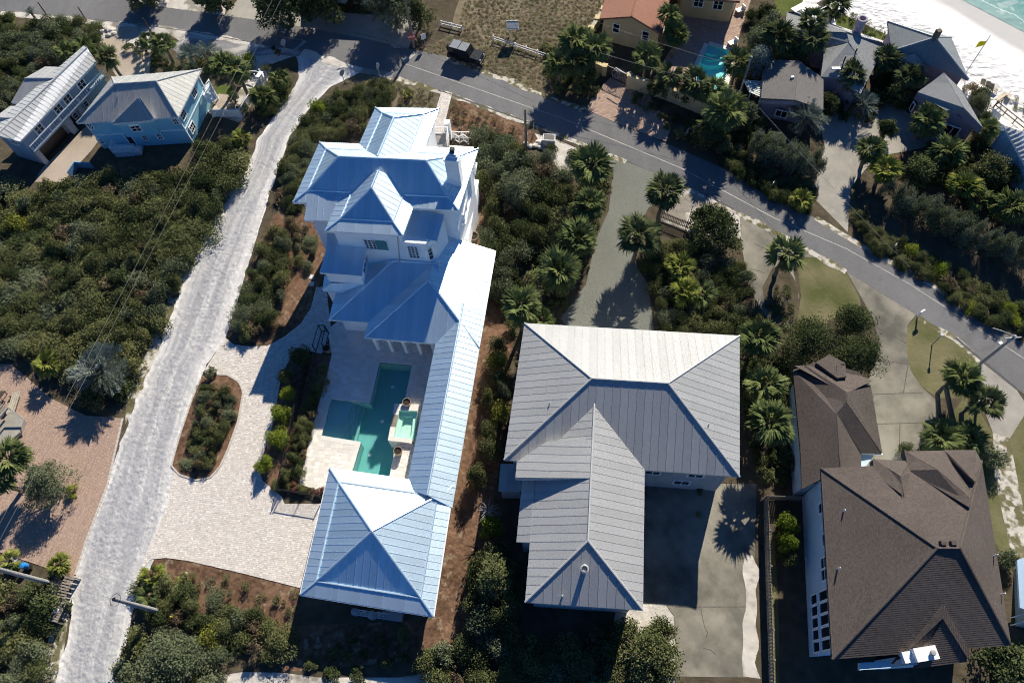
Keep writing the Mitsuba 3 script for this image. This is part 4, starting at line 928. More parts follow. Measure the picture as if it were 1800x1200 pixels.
add(H + '__gutter', cat([beam((26.95, 16.58, 3.45), (28.60, 16.41, 3.4), .1, .1)]), 'white_paint')

# --- blue two storey house
H = thing('blue_house', 'blue two storey house with a grey hip roof beside the sandy side road', 'house')
A, B, C, D = (-43.57, 58.35), (-32.89, 58.08), (-31.29, 64.84), (-41.01, 64.73)
R1, R2 = (-39.16, 61.53, 6.15), (-34.80, 61.46, 6.15)
fr_, rt_, bk_, lf_ = [z3(A, 4.3), z3(B, 4.3), R2, R1], [z3(B, 4.3), z3(C, 4.3), R2], [z3(C, 4.3), z3(D, 4.3), R1, R2], [z3(D, 4.3), z3(A, 4.3), R1]
metal_roof(H, [fr_, rt_, bk_, lf_], .55, SLATE, 'white_trim', 'grey_cap', .18, (.05, .04))
metal_roof(H, [[(-39.73, 57.81, 4.36), (-35.69, 57.85, 4.36), (-36.42, 59.39, 6.05)], [(-35.69, 57.85, 4.36), (-35.29, 57.93, 4.6), (-36.23, 59.48, 6.1), (-36.42, 59.39, 6.05)]], .55, SLATE, 'white_trim', 'grey_cap', .3, (.05, .04), label='projecting hip over the stair bay')
bw = inset([A, B, C, D], .4); c = corners(bw)
bay = Polygon([v2((-39.65, 57.86)), v2((-35.79, 57.92)), v2((-35.39, 59.60)), v2((-39.31, 59.62))])
add(H + '__wall', cat([prism(bw, 0, 4.2), prism(bay.buffer(-.2), 2.0, 4.2)]), 'blue_siding')
i0 = int(np.argmin(c @ np.array([1., 1.]))); c = np.roll(c, -i0, 0)
add(H + '__trim_band', cat([beam((*(p), 2.05), (*(q), 2.05), .1, .16) for p, q in ((c[0], c[1]), (c[1], c[2]))] + [beam((*p, 0), (*p, 4.2), .12, .12) for p in (c[0], c[1], c[2])]), 'white_paint')
for px in ([(-42.73, 58.53, 3.4), (-33.66, 58.06, 3.3), (-42.81, 58.31, 1.15), (-37.94, 58.09, 1.3), (-36.33, 58.05, 1.3)]): window(H, px, c[0], c[1], .55, .75, 2, 2)
bq = corners(bay.buffer(-.2, join_style=2)); bq = np.roll(bq, -int(np.argmin(bq @ np.array([1., 1.]))), 0)
window(H, (-37.86, 58.28, 3.2), bq[0], bq[1], 1.0, .75, 2, 2)
for px in ([(-31.46, 62.34, 3.3), (-32.72, 59.33, 3.3), (-32.41, 59.44, 1.2)]): window(H, px, c[1], c[2], 1.0, .9, 3, 2)
window(H, (-39.62, 57.94, 1.1), c[0], c[1], .7, 1.7, 1, 1, name='__door')
st = (-40.22, 57.86)
add(H + '__stair', cat([box((st[0] - .2, st[1] - .0, 0), (2.0, 1.2, .7), 0), box((st[0] + 1.2, st[1], 0), (.7, 1.1, .4), 0)]), 'pale_blue_siding')
rail(H, [(st[0] - 1.2, st[1] + .5, .7), (st[0] - 1.2, st[1] - .6, .7), (st[0] + .8, st[1] - .6, .7), (st[0] + 1.7, st[1] - .55, .3)], .8, .08, .9, 'white_paint', .15)
vent(H, (-38.99, 60.44, 5.3), .05, .4)
rail(H, [(-31.64, 63.73, 1.9), (-31.16, 64.98, 1.9), (-30.57, 63.18, 1.9)], .8, .1, 1., 'white_paint', .15, name='__deck_railing')
add(H + '__deck', prism(Polygon([(-32.34, 64.24), (-31.48, 65.54), (-30.42, 62.99), (-31.23, 62.40)]), 1.75, 1.9), 'white_paint')
for p in [(-31.43, 64.09), (-31.12, 64.76)]: add(H + '__deck_post', box((*p, 0), (.15, .15, 1.8), 0), 'white_paint')

# --- slate apartment house at the left edge
H = thing('balcony_house', 'long slate blue house with ribbed roof and white balcony rail at the left edge', 'house')
rr = [[(-49.52, 56.91, 3.8), (-43.63, 67.93, 3.8), (-44.36, 69.17, 4.75), (-51.31, 57.07, 4.75)], [(-45.08, 69.95, 4.3), (-52.97, 58.46, 4.3), (-51.31, 57.07, 4.75), (-44.36, 69.17, 4.75)]]
rr[1] = rr[1] if Polygon([q[:2] for q in rr[1]]).exterior.is_ccw else rr[1][::-1]
metal_roof(H, rr, .5, WHITE, 'white_trim', 'grey_cap', .18, (.06, .06))
for q in ([[(-51.99, 62.86, 3.6), (-50.55, 62.53, 3.6), (-47.22, 64.87, 4.65), (-50.39, 65.22, 4.65)], [(-47.19, 67.33, 3.9), (-49.18, 67.74, 3.9), (-50.39, 65.22, 4.65), (-47.22, 64.87, 4.65)]], [[(-52.87, 59.03, 3.6), (-51.90, 59.00, 3.6), (-50.27, 59.47, 4.6), (-52.39, 59.78, 4.6)], [(-50.45, 61.89, 3.9), (-51.71, 62.03, 3.9), (-52.39, 59.78, 4.6), (-50.27, 59.47, 4.6)]]):
    q = [f if Polygon([p[:2] for p in f]).exterior.is_ccw else f[::-1] for f in q]
    metal_roof(H, q, .5, GREY, 'white_trim', 'grey_cap', .18, (.05, .04), label='cross gable roof at the back of the long house')
foot = [v2((-49.52, 56.91)), v2((-43.63, 67.93)), v2((-45.08, 69.95)), v2((-52.97, 58.46))]
bw = Polygon(foot).buffer(0).buffer(-.3, join_style=2); c = corners(bw)
c = np.roll(c, -int(np.argmin(c @ np.array([-.3, 1.]))), 0)
add(H + '__wall', cat([prism(bw, 0, 3.7), prism(inset([(-51.88, 62.93), (-50.38, 62.60), (-47.43, 67.60), (-49.16, 67.98)], .2), 0, 3.5)]), 'slate_siding')
add(H + '__gable', prism(inset([c[0], c[1], c[2], c[3]], .6), 3.6, 4.0), 'slate_siding')
ia = int(np.argmin([np.linalg.norm(p - foot[0]) for p in c])); ib = int(np.argmin([np.linalg.norm(p - foot[1]) for p in c]))
a, b = c[ia], c[ib]; d = (b - a) / np.linalg.norm(b - a); nn = np.array([d[1], -d[0]])
for px in [(-44.96, 65.35, 3.0), (-46.19, 63.34, 3.0), (-46.96, 62.00, 3.0), (-48.67, 59.39, 3.0)]: window(H, px, a, b, 1.0, .85, 2, 2)
for px in [(-47.59, 62.35, 1.0), (-47.01, 63.22, 1.0), (-46.70, 65.18, 1.0)]: window(H, px, a, b, .6, .6, 1, 2)
ln = np.linalg.norm(b - a)
bal = add(H + '__balcony', prism(Polygon([a + nn * .0, a + d * ln + nn * .0, a + d * ln + nn * .75, a + nn * .75]), 1.95, 2.08), 'slate_siding')
rail(H, [(*(a + nn * .7), 2.08), (*(a + d * ln + nn * .7), 2.08)], .85, .06, 1.6, 'white_paint', .34)
for t, wd_ in ((.02, .5), (.42, .7), (.6, .5)): add(H + '__pillar', box((*(a + d * ln * t + nn * .45), 0), (wd_, .5, 1.95), math.atan2(d[1], d[0])), 'grey_stucco')
for t0, t1 in ((.06, .37), (.47, .56)): add(H + '__garage_opening', beam((*(a + d * ln * t0 + nn * .03), .9), (*(a + d * ln * t1 + nn * .03), .9), .05, 1.75), 'black_metal')
ic = int(np.argmin([np.linalg.norm(p - foot[3]) for p in c]))
window(H, (-51.18, 57.42, 3.0), c[ic], a, .9, .9, 2, 2)

# --- terracotta villa with its walls and gate
H = thing('tiled_villa', 'cream stucco villa with a reddish clay tile gable roof beside the palms', 'house')
A, B = (12.78, 69.19), (19.31, 65.81)
dv = v2((14.68, 72.12)) - v2(A); dv /= np.linalg.norm(dv)
dv = np.array([.05, 1.0]) * .5 + dv * .5; dv /= np.linalg.norm(dv)
tf = hip(A, B, v2(A) + dv * 14, 3.1, .36, None, 'y', front=False, back=False)
shingle_roof(H, tf, 'clay_tile', 'clay_tile', .2)
q = quad(A, B, v2(A) + dv * 14); bw = inset(q, .4); c = corners(bw)
c = rollto(c, A)
hb = np.linalg.norm(c[1] - c[0]); m_ = (c[0] + c[1]) / 2
g3 = np.array([(*c[0], 3.05), (*c[1], 3.05), (*m_, 3.05 + hb / 2 * .36 - .05)])
gb = np.vstack([g3, g3 + [*(dv * .3), 0]])
add(H + '__wall', cat([prism(bw, 0, 3.05), (gb, np.array([[0, 1, 2], [3, 5, 4], [0, 3, 4], [0, 4, 1], [1, 4, 5], [1, 5, 2], [2, 5, 3], [2, 3, 0]]))]), 'yellow_stucco')
window(H, (14.72, 68.69, 2.1), c[0], c[1], .8, 1.05, 1, 2); window(H, (17.82, 67.12, 2.1), c[0], c[1], .8, 1.05, 1, 2)
bx = (20.28, 68.01)
add(H + '__porch', cat([box((*bx, 0), (1.3, 1.0, 1.9), -.2)]), 'cream_stucco')
H2 = thing('courtyard_building', 'cream building in deep shade behind the turquoise pool', 'house')
add(H2 + '__wall', prism(Polygon([(22.97, 72.34), (28.35, 70.53), (30.71, 75.25), (31.81, 80.38), (24.55, 81.28)]), 0, 4.0), 'yellow_stucco')
add(H2 + '__roof', prism(Polygon([(21.93, 70.27), (28.34, 68.75), (30.33, 74.94), (22.59, 75.90)]), 4.0, 4.25), 'clay_tile')
for p in [(24.62, 71.51, 2.2), (26.74, 70.87, 2.2)]: window(H2, p, (22.97, 72.34), (28.35, 70.53), 1.1, 1.2, 2, 2)
Wl = thing('garden_wall', 'cream garden wall with pale coping behind the dark planting across the road', 'wall')
def wall_run(key, pts, h, t, mat, cap):
    for p, q in zip(pts[:-1], pts[1:]):
        add(key + '__panel', beam((*p, h / 2), (*q, h / 2), t, h), mat)
        add(key + '__coping', beam((*p, h + .05), (*q, h + .05), t + .12, .1), cap)
    for p in pts: add(key + '__pier', cat([box((*p, 0), (t * 1.6, t * 1.6, h + .12), -.3), box((*p, h + .12), (t * 2, t * 2, .1), -.3)]), mat)
wall_run(Wl, [(15.22, 61.41), (18.05, 59.97), (20.76, 58.13), (22.93, 56.39)], 1.7, .3, 'yellow_stucco', 'yellow_stucco')
Wl = thing('garden_wall', 'low yellow wall stepping along the side of the tiled villa beside the dry field', 'wall')
wall_run(Wl, [(12.08, 70.29), (13.09, 71.92), (13.96, 73.40), (14.91, 74.90), (16.02, 77.01)], .9, .35, 'yellow_stucco', 'cream_stucco')
Wl = thing('garden_wall', 'short cream wall in shade on the near side of the iron gate', 'wall')
wall_run(Wl, [(10.04, 65.84), (12.84, 63.71)], 1.2, .3, 'yellow_stucco', 'yellow_stucco')
G = thing('iron_gate', 'dark iron gate with a wheel ornament between the cream walls', 'gate')
ga, gb_ = v2((13.07, 63.50)), v2((15.03, 61.87)); gd = gb_ - ga
add(G + '__frame', cat([beam((*(ga + gd * t), .05), (*(ga + gd * t), 1.5), .05, .05) for t in np.linspace(0, 1, 13)] + [beam((*ga, z), (*gb_, z), .06, .06) for z in (.15, 1.5)]), 'black_metal')
gm = ga + gd * .45
add(G + '__wheel', tube([(gm[0] + gd[0] / np.linalg.norm(gd) * .5 * math.cos(t), gm[1] + gd[1] / np.linalg.norm(gd) * .5 * math.cos(t), .85 + .5 * math.sin(t)) for t in np.linspace(0, 6.283, 21)], .04, 6), 'grey_metal')
add(G + '__arm', tube([(13.82, 62.67, 1.9), (14.79, 61.60, 1.9), (15.40, 61.88, 1.9)], .05, 6), 'sign_white')

# --- grey shed, beach houses and the rest across the road
def oriented(fs): return [f if Polygon([q[:2] for q in f]).exterior.is_ccw else f[::-1] for f in fs]
H = thing('grey_shed', 'small lilac house with a lichen spotted brown grey gable roof across the road', 'house')
fs = oriented([[(29.50, 60.10, 2.7), (28.09, 55.67, 2.7), (30.95, 54.09, 3.7), (32.74, 59.56, 3.7), (30.90, 60.64, 3.0)], [(34.04, 53.41, 2.7), (35.19, 57.69, 2.7), (32.74, 59.56, 3.7), (30.95, 54.09, 3.7)]])
r = add(H + '__roof', cat([slab(f, .2, -.004) for f in fs]), 'lichen_shingle')
add(r + '__shingle_course', cat([shingles(f) for f in fs]), 'lichen_shingle', kind='stuff')
bw = Polygon([(29.78, 60.76), (28.20, 55.65), (34.00, 53.49), (35.10, 57.61), (33.40, 60.70)]).buffer(-.25, join_style=2)
add(H + '__wall', cat([prism(bw, 0, 2.6), slab(fs[0], .5, -.22), slab(fs[1], .5, -.22)]), 'lilac_stucco')
window(H, (30.64, 55.25, 1.3), (28.16, 55.58), (31.30, 54.27), 1.2, .8, 2, 1)
add(H + '__roof_vent', box((*(31.52, 57.32), 3.5), (.3, .22, .25), 0), 'sign_white')
paint('slat_paint', (.5, .56, .55), .05)
Pg = thing('slatted_pergola', 'white slatted pergola roof on posts beside the lilac house', 'pergola')
pp = [v2(p) for p in [(27.18, 59.03), (29.10, 58.57), (28.32, 56.24), (27.42, 57.08)]]
for i in range(8):
    t = (i + .5) / 8
    p, q = along(pp[0], pp[3], t), along(pp[1], pp[2], t)
    add(Pg + '__slat', beam((*p, 2.2), (*q, 2.2), .16, .05), 'slat_paint')
add(Pg + '__frame', cat([beam((*pp[0], 2.12), (*pp[3], 2.12), .1, .12), beam((*pp[1], 2.12), (*pp[2], 2.12), .1, .12)] + [box((*p, 0), (.1, .1, 2.1), 0) for p in pp]), 'white_paint')

H = thing('beach_cottage', 'beach cottage with pale grey hip roofs and a fat round chimney behind dark palms', 'house')
fs = oriented([[(33.88, 68.30, 2.8), (32.98, 65.43, 2.8), (33.91, 64.72, 3.3), (38.26, 62.05, 4.6), (36.65, 64.51, 4.1), (35.28, 67.38, 3.1)], [(33.88, 68.30, 2.8), (37.48, 66.26, 2.9), (42.95, 61.59, 2.9), (42.35, 61.66, 3.4), (38.26, 62.05, 4.6), (36.65, 64.51, 4.1)],
               [(42.91, 61.48, 2.9), (40.13, 57.67, 2.9), (38.23, 60.99, 4.3), (38.26, 62.05, 4.6)], [(33.91, 64.72, 3.3), (35.84, 62.02, 2.9), (38.23, 60.99, 4.3), (38.26, 62.05, 4.6)],
               [(34.91, 57.84, 2.9), (36.75, 57.46, 2.9), (38.23, 60.99, 4.3), (36.06, 61.27, 3.3)], [(36.75, 57.46, 2.9), (38.32, 54.99, 2.9), (40.10, 57.62, 2.95), (38.23, 60.99, 4.3)]])
r = add(H + '__roof', cat([slab(f, .2, -.004) for f in fs]), 'pale_shingle')
add(r + '__shingle_course', cat([shingles(f) for f in fs]), 'pale_shingle', kind='stuff')
add(H + '__wall', prism(unary_union([Polygon([q[:2] for q in f]).buffer(.02) for f in fs]).buffer(-.4), 0, 2.75), 'lilac_stucco')
cc = (40.03, 63.28)
add(H + '__chimney', lathe([(.52, 2.8), (.5, 5.0), (.56, 5.05), (.54, 5.3), (.36, 5.32), (.34, 4.9)], (*cc, 0), 18), 'lilac_stucco', 40)
for p in [(37.43, 59.06, 3.9), (38.86, 59.98, 4.0)]: vent(H, p, .08, .35, 'black_metal')
add(H + '__skylight', box((*(36.45, 58.27), 3.35), (.9, .35, .16), -.1), 'white_paint')

H = thing('beach_house', 'mauve beach house with a grey pyramid roof at the edge of the sand', 'house')
ap = (46.53, 59.62, 5.3)
fs = oriented([[(43.98, 64.81, 3.3), (43.02, 60.31, 3.3), (46.53, 59.62, 5.3)], [(43.02, 60.31, 3.3), (49.55, 55.36, 3.3), (46.53, 59.62, 5.3)], [(49.55, 55.36, 3.3), (49.89, 61.61, 3.3), (46.53, 59.62, 5.3)], [(49.89, 61.61, 3.3), (43.98, 64.81, 3.3), (46.53, 59.62, 5.3)]])
fs += oriented([[(43.45, 59.59, 3.2), (44.88, 58.98, 3.9), (46.00, 57.19, 3.2)], [(43.45, 59.59, 3.2), (44.17, 58.86, 3.1), (44.91, 57.87, 3.3), (44.88, 58.98, 3.9)]])
metal_roof(H, fs[:4], 3.0, ['grey_shingle'], 'grey_shingle', 'grey_cap', .2, (.03, .03))
add(H + '__roof', cat([slab(f, .3) for f in fs[4:]]), 'pale_shingle', label='small cross hip on the beach house roof')
fw_ = oriented([[(44.14, 54.59, 2.9), (45.99, 51.52, 2.9), (47.09, 51.05, 3.95), (46.84, 55.90, 3.95)], [(48.56, 54.50, 2.9), (48.95, 49.12, 2.9), (47.09, 51.05, 3.95), (46.84, 55.90, 3.95)]])
r = add(H + '__roof', cat([slab(f, .2, -.004) for f in fw_]), 'pale_shingle', label='gabled garage roof toward the road')
add(r + '__shingle_course', cat([shingles(f) for f in fw_]), 'pale_shingle', kind='stuff')
add(H + '__wall', cat([prism(Polygon([(43.92, 64.64), (43.02, 60.31), (49.55, 55.36), (49.89, 61.26)]).buffer(-.35), 0, 3.2), prism(Polygon([(44.14, 54.59), (46.11, 51.35), (48.98, 49.34), (48.56, 54.50)]).buffer(-.25, join_style=2), 0, 2.85), slab(fw_[0], .7, -.22), slab(fw_[1], .7, -.22)]), 'mauve_siding')
gpa, gpb = v2((45.94, 51.37)), v2((48.98, 49.34))
window(H, (46.74, 50.61, 1.0), gpa, gpb, 2.0, 1.5, 3, 1, name='__garage_door')
window(H, (44.18, 54.11, 1.3), (44.03, 51.58), (44.14, 54.59), .5, .9, 1, 1)
add(H + '__chimney', box((ap[0], ap[1], 4.6), (.5, .45, 1.6), .2), 'bark')
add(H + '__stair_rail', tube([(44.48, 64.17, .9), (45.11, 65.20, .9), (45.14, 66.13, .9)], .09, 6), 'white_paint')

H = thing('edge_house', 'blue house with a white ribbed metal roof cut off by the right edge', 'house')
fs = oriented([[(50.59, 48.73, 3.4), (50.77, 43.99, 3.4), (50.90, 40.23, 3.4), (52.81, 39.90, 4.4), (51.78, 46.65, 4.4)]])
metal_roof(H, fs, .5, WHITE, 'white_trim', 'grey_cap', .2, (.09, .12))
add(H + '__wall', prism(Polygon([(50.72, 48.47), (50.93, 43.98), (51.09, 40.29), (54.11, 40.66), (52.89, 47.49)]), 0, 3.2), 'sky_blue_siding')
ea, eb = v2((50.72, 48.47)), v2((51.09, 40.29)); ed_ = (eb - ea)
add(H + '__trim_band', cat([beam((*(ea + ed_ * t - np.array([.03, .02])), 0), (*(ea + ed_ * t - np.array([.03, .02])), 3.1), .14, .08) for t in (0, .2, .42, .66)]), 'sky_blue_siding')
H = thing('edge_cottage', 'grey walled house cut off by the right edge beside the brown house', 'house')
add(H + '__wall', prism(Polygon([(37.55, 7.43), (40.31, 7.86), (38.25, 2.81), (36.11, 3.38)]), 0, 3.2), 'slate_siding')
add(H + '__roof', prism(Polygon([(35.91, 7.62), (38.98, 8.42), (36.90, 3.37), (34.85, 4.38)]), 3.2, 3.4), 'pale_cap')
rail(H, [(35.24, 3.91, 1.2), (36.34, 4.11, 1.2)], .7, .07, 1, 'white_paint'); rail(H, [(35.05, 3.41, 1.2), (36.14, 3.61, 1.2)], .7, .07, 1, 'white_paint')
H = thing('roadside_house', 'white house mostly hidden by trees at the top edge across the road', 'house')
add(H + '__wall', prism(Polygon([(-20.44, 80.04), (-11.27, 78.01), (-10.57, 84.52), (-20.78, 86.89)]), 0, 3.2), 'white_stucco')
add(H + '__roof', prism(Polygon([(-18.45, 78.17), (-9.67, 76.40), (-8.61, 84.09), (-18.80, 85.92)]), 3.2, 3.4), 'pale_metal_roof_a')
window(H, (-15.90, 78.87, 1.2), (-20.44, 80.04), (-11.27, 78.01), 1.8, 1.6, 2, 1)

# deck and stairs at the left edge
Dk = thing('wooden_deck', 'grey wooden stair deck with a white slab at the left edge of the drive', 'deck')
dk = [v2(p) for p in [(-47.93, 27.28), (-46.77, 28.72), (-45.40, 27.72), (-46.54, 25.45)]]
for i in range(7):
    p, q = along(dk[0], dk[3], i / 6), along(dk[1], dk[2], i / 6)
    add(Dk + '__plank', beam((*p, 1.2), (*q, 1.2), .2, .05), 'weathered_wood')
add(Dk + '__slab', prism(Polygon([(-46.85, 25.20), (-45.54, 27.68), (-44.07, 26.68), (-44.20, 25.50), (-44.83, 24.76), (-46.06, 24.07)]), 0, .5), 'pale_concrete')
add(Dk + '__beam', cat([beam((-46.35, 25.18, 1.6), (-44.99, 27.52, 1.6), .14, .14), beam((-44.99, 27.52, 1.6), (-43.66, 26.43, .9), .12, .12), beam((-46.35, 25.18, 1.6), (-46.60, 29.24, 1.5), .12, .12)]), 'grey_pole')
Bn = thing('wooden_bench', 'plain weathered wooden bench lying on the brick drive beside the deck', 'bench')
for i in range(4): add(Bn + '__plank', beam((-45.73, 29.52, .42), (-45.83, 27.41, .42), .14, .06) if i == 0 else (beam((-45.73, 29.52, .42), (-45.83, 27.41, .42), .14, .06)[0] + np.array([.19 * i, .06 * i, 0]), BF), 'pale_wood')
bc = (-45.96, 28.47)
add(Bn + '__leg', cat([box((bc[0] - .1, bc[1] - .8, 0), (.6, .1, .4), .1), box((bc[0] + .1, bc[1] + .8, 0), (.6, .1, .4), .1)]), 'weathered_wood')
Bn = thing('wooden_table', 'small brown wooden table frame standing left of the bench by the deck', 'table')
tb = (-46.92, 29.23)
for i in range(4): add(Bn + '__plank', box((tb[0] - .3 + .2 * i, tb[1], .6), (.17, 1.0, .04), -.4), 'dark_wood')
add(Bn + '__leg', cat([box((tb[0] + dx, tb[1] + dy, 0), (.07, .07, .6), 0) for dx in (-.35, .35) for dy in (-.4, .4)]), 'dark_wood')

# ---------------------------------------------------------------- vegetation
def rot(axis, a):
    c, s = math.cos(a), math.sin(a)
    return {'x': np.array([[1, 0, 0], [0, c, -s], [0, s, c]]), 'y': np.array([[c, 0, s], [0, 1, 0], [-s, 0, c]]), 'z': np.array([[c, -s, 0], [s, c, 0], [0, 0, 1]])}[axis]

def fan_frond(seed, n=15, spread=2.35, pet=.42, droop=.3):
    """costapalmate fan: petiole along +x, blade of narrow folded segments; total reach about 1"""
    rg = np.random.default_rng(seed); V, F = [], []
    def quad_(a, b, c, d):
        k = len(V); V.extend([a, b, c, d]); F.extend([[k, k + 1, k + 2], [k, k + 2, k + 3]])
    for s in (-1, 1): quad_((0, -.012, .012 * s), (0, .012, -.012 * s), (pet, .01, -.012 * s - .02), (pet, -.01, .012 * s - .02))
    for i in range(n):
        t = (i + .5) / n * 2 - 1
        a = t * spread / 2 * 1.0 + rg.normal(0, .03)
        l = (1 - pet) * (1.05 - .28 * abs(t) ** 1.6) * rg.uniform(.9, 1.08)
        d = np.array([math.cos(a), math.sin(a)]); p = np.array([-d[1], d[0]])
        w = .052 * rg.uniform(.8, 1.2)
        o = np.array([pet - .05 * abs(t), 0.0]); st = rg.uniform(-.3, .3)
        dr_ = droop * rg.uniform(.6, 1.5) * (1 + .5 * abs(t))
        pts = []
        for u in (0.04, .5, 1.0):
            q = o + d * l * u; z = -.02 + .05 * u - dr_ * u * u * .55 - .05 * abs(t)
            ww = w * (.35 + 1.3 * u) if u < .6 else w * .12
            pts.append((q, z, ww))
        for (q0, z0, w0), (q1, z1, w1) in zip(pts[:-1], pts[1:]):
            quad_((*(q0 - p * w0), z0 - w0 * st), (*(q0 + p * w0), z0 + w0 * st), (*(q1 + p * w1), z1 + w1 * st), (*(q1 - p * w1), z1 - w1 * st))
    return np.array(V), np.array(F)

def feather_frond(seed, n=24, curve=.5):
    rg = np.random.default_rng(seed); V, F = [], []
    def at(u): return np.array([u * (1 - .18 * curve * u), 0, .30 * u - curve * .85 * u * u])
    k0 = 0
    for i in range(8):
        a, b = at(i / 8), at((i + 1) / 8); w = .014 * (1 - i / 9); k = len(V)
        V.extend([a + [0, -w, 0], a + [0, w, 0], b + [0, w, 0], b + [0, -w, 0]]); F.extend([[k, k + 1, k + 2], [k, k + 2, k + 3]])
    for i in range(n):
        u = .16 + .84 * i / n; o = at(u); l = .30 * math.sin(math.pi * min(1, .22 + .8 * (1 - u))) * rg.uniform(.85, 1.15) + .04
        for s in (-1, 1):
            d = np.array([.62, s * .72, .32 + rg.normal(0, .12)]); d /= np.linalg.norm(d); w = .013
            m = o + d * l * .55; e = o + d * l + [0, 0, -.35 * l * .5]; k = len(V)
            q = np.array([w, 0, .006])
            V.extend([o - q, o + q, m + q, m - q, e]); F.extend([[k, k + 1, k + 2], [k, k + 2, k + 3], [k + 3, k + 2, k + 4]])
    return np.array(V), np.array(F)

FANS = {}
FAN_MESH = [fan_frond(100 + i, droop=(.15, .3, .45, .6)[i % 4]) for i in range(8)]
FEA_MESH = [feather_frond(200 + i, curve=(.35, .5, .65)[i % 3]) for i in range(6)]
def frond_ply(kind, i, mat):
    k = (kind, i, mat)
    if k not in FANS: FANS[k] = mply((FAN_MESH if kind == 'fan' else FEA_MESH)[i], mat)
    return FANS[k]

def palm(key, p, r, label, mat='palm_leaf', kind='fan', nf=34, base=None, group=None, path=None, trunk=.17, seed=None, skirt=True, cat_='palm tree', up=(-.55, 1.25)):
    """p: crown centre (x, y, z); base: foot of the trunk if the palm leans"""
    t = thing(key, label, cat_, group)
    rg = np.random.default_rng(seed if seed is not None else abs(int(p[0] * 131 + p[1] * 977 + p[2] * 13)) % 99991)
    p = np.asarray(p, float)
    bx = np.array([p[0], p[1], 0.0]) if base is None else np.asarray(base, float)
    if p[2] > .5:
        if path is not None: pts = np.array([*path, tuple(p)], float)
        elif np.linalg.norm((bx - p)[:2]) > .4 and len(bx) == 3 and base is not None:
            k = rg.normal(0, .03, 2); mid = bx * .62 + p * .38; mid[2] = bx[2] + (p[2] - bx[2]) * .62; mid[:2] = bx[:2] * .9 + p[:2] * .1
            pts = np.array([bx, (bx + mid) / 2, mid, mid * .6 + p * .4, mid * .25 + p * .75, p])
        else:
            pts = np.array([bx + (p - bx) * u + np.array([*(rg.normal(0, .04, 2) * (0 < u < 1)), 0]) for u in np.linspace(0, 1, 8)])
        rad = trunk * np.linspace(1.25, .85, len(pts)) * rg.uniform(.92, 1.08, len(pts)); rad[-1] *= .9
        add(t + '__trunk', tube(pts, rad, 9), 'palm_trunk', 50)
    # crown heart: leaf bases and hanging dead fronds
    V, F = FAN_MESH[2]
    ms = [lathe([(.02, -.5 * r * .35), (trunk * 1.5, -.28 * r * .5), (trunk * 1.25, .05), (.03, .22)], p, 9)]
    if skirt and p[2] > 1.5:
        for i in range(9):
            q = (np.asarray(V) * r * .62) @ (rot('z', i * 2.4 + rg.uniform(-.3, .3)) @ rot('y', rg.uniform(1.05, 1.45))).T + p - [0, 0, .1]
            ms.append((q, F))
    c = add(t + '__crown', cat(ms), 'dead_frond'); nf = int(nf * rg.uniform(1.05, 1.5)); r = r * rg.uniform(.86, 1.04); up = (up[0] + rg.uniform(-.25, .2), up[1] + rg.uniform(-.1, .12)); tilt = rot('x', rg.normal(0, .13)) @ rot('y', rg.normal(0, .13)); gap = rg.uniform(0, 6.28)
    nm = 8 if kind == 'fan' else 6
    for i in range(nf):
        el = up[0] + (up[1] - up[0]) * ((i + .5) / nf) ** .9 + rg.normal(0, .08)
        az = i * 2.39996 + rg.normal(0, .3)
        if abs((az - gap + math.pi) % 6.28318 - math.pi) < .35 and rg.random() < .5: continue
        s = r * rg.uniform(.78, 1.1) * (1.0 if el < .9 else .86)
        m = np.eye(4); m[:3, :3] = tilt @ rot('z', az) @ rot('y', -el) @ rot('x', rg.normal(0, .25)) * s
        m[:3, 3] = p + rot('z', az) @ np.array([trunk * .5, 0, .05])
        scene[uniq(c + '__frond')] = {**frond_ply(kind, int(rg.integers(nm)), mat), 'to_world': T(m.tolist())}
    return t

def leaf_cloud(lumps, n, leaf, seed, flat=.22):
    """leaf-sized faces spread over the outer shells of many small lumps"""
    rg = np.random.default_rng(seed)
    lumps = np.asarray(lumps, float)
    w = lumps[:, 3] ** 2; idx = rg.choice(len(lumps), n, p=w / w.sum())
    d = rg.normal(size=(n, 3)); d[:, 2] = d[:, 2] * .8 + .25; d /= np.linalg.norm(d, axis=1, keepdims=True)
    c = lumps[idx, :3] + d * lumps[idx, 3:4] * np.clip(rg.normal(.9, .2, (n, 1)), .4, 1.4) * np.array([1, 1, .85])
    nn = d * flat + rg.normal(size=(n, 3)) * .6; nn[:, 2] = np.abs(nn[:, 2]) + .15; nn /= np.linalg.norm(nn, axis=1, keepdims=True)
    a = np.cross(nn, rg.normal(size=(n, 3))); a /= np.linalg.norm(a, axis=1, keepdims=True); b = np.cross(nn, a)
    s = leaf * rg.uniform(.6, 1.35, (n, 1))
    V = np.stack([c - a * s * .5, c + b * s * .3 + a * s * .05, c + a * s * .55, c - b * s * .3 + a * s * .05], 1).reshape(-1, 3)
    V[:, 2] = np.maximum(V[:, 2], .02)
    k = np.arange(n)[:, None] * 4
    return V, np.vstack([k + [0, 1, 2], k + [0, 2, 3]])

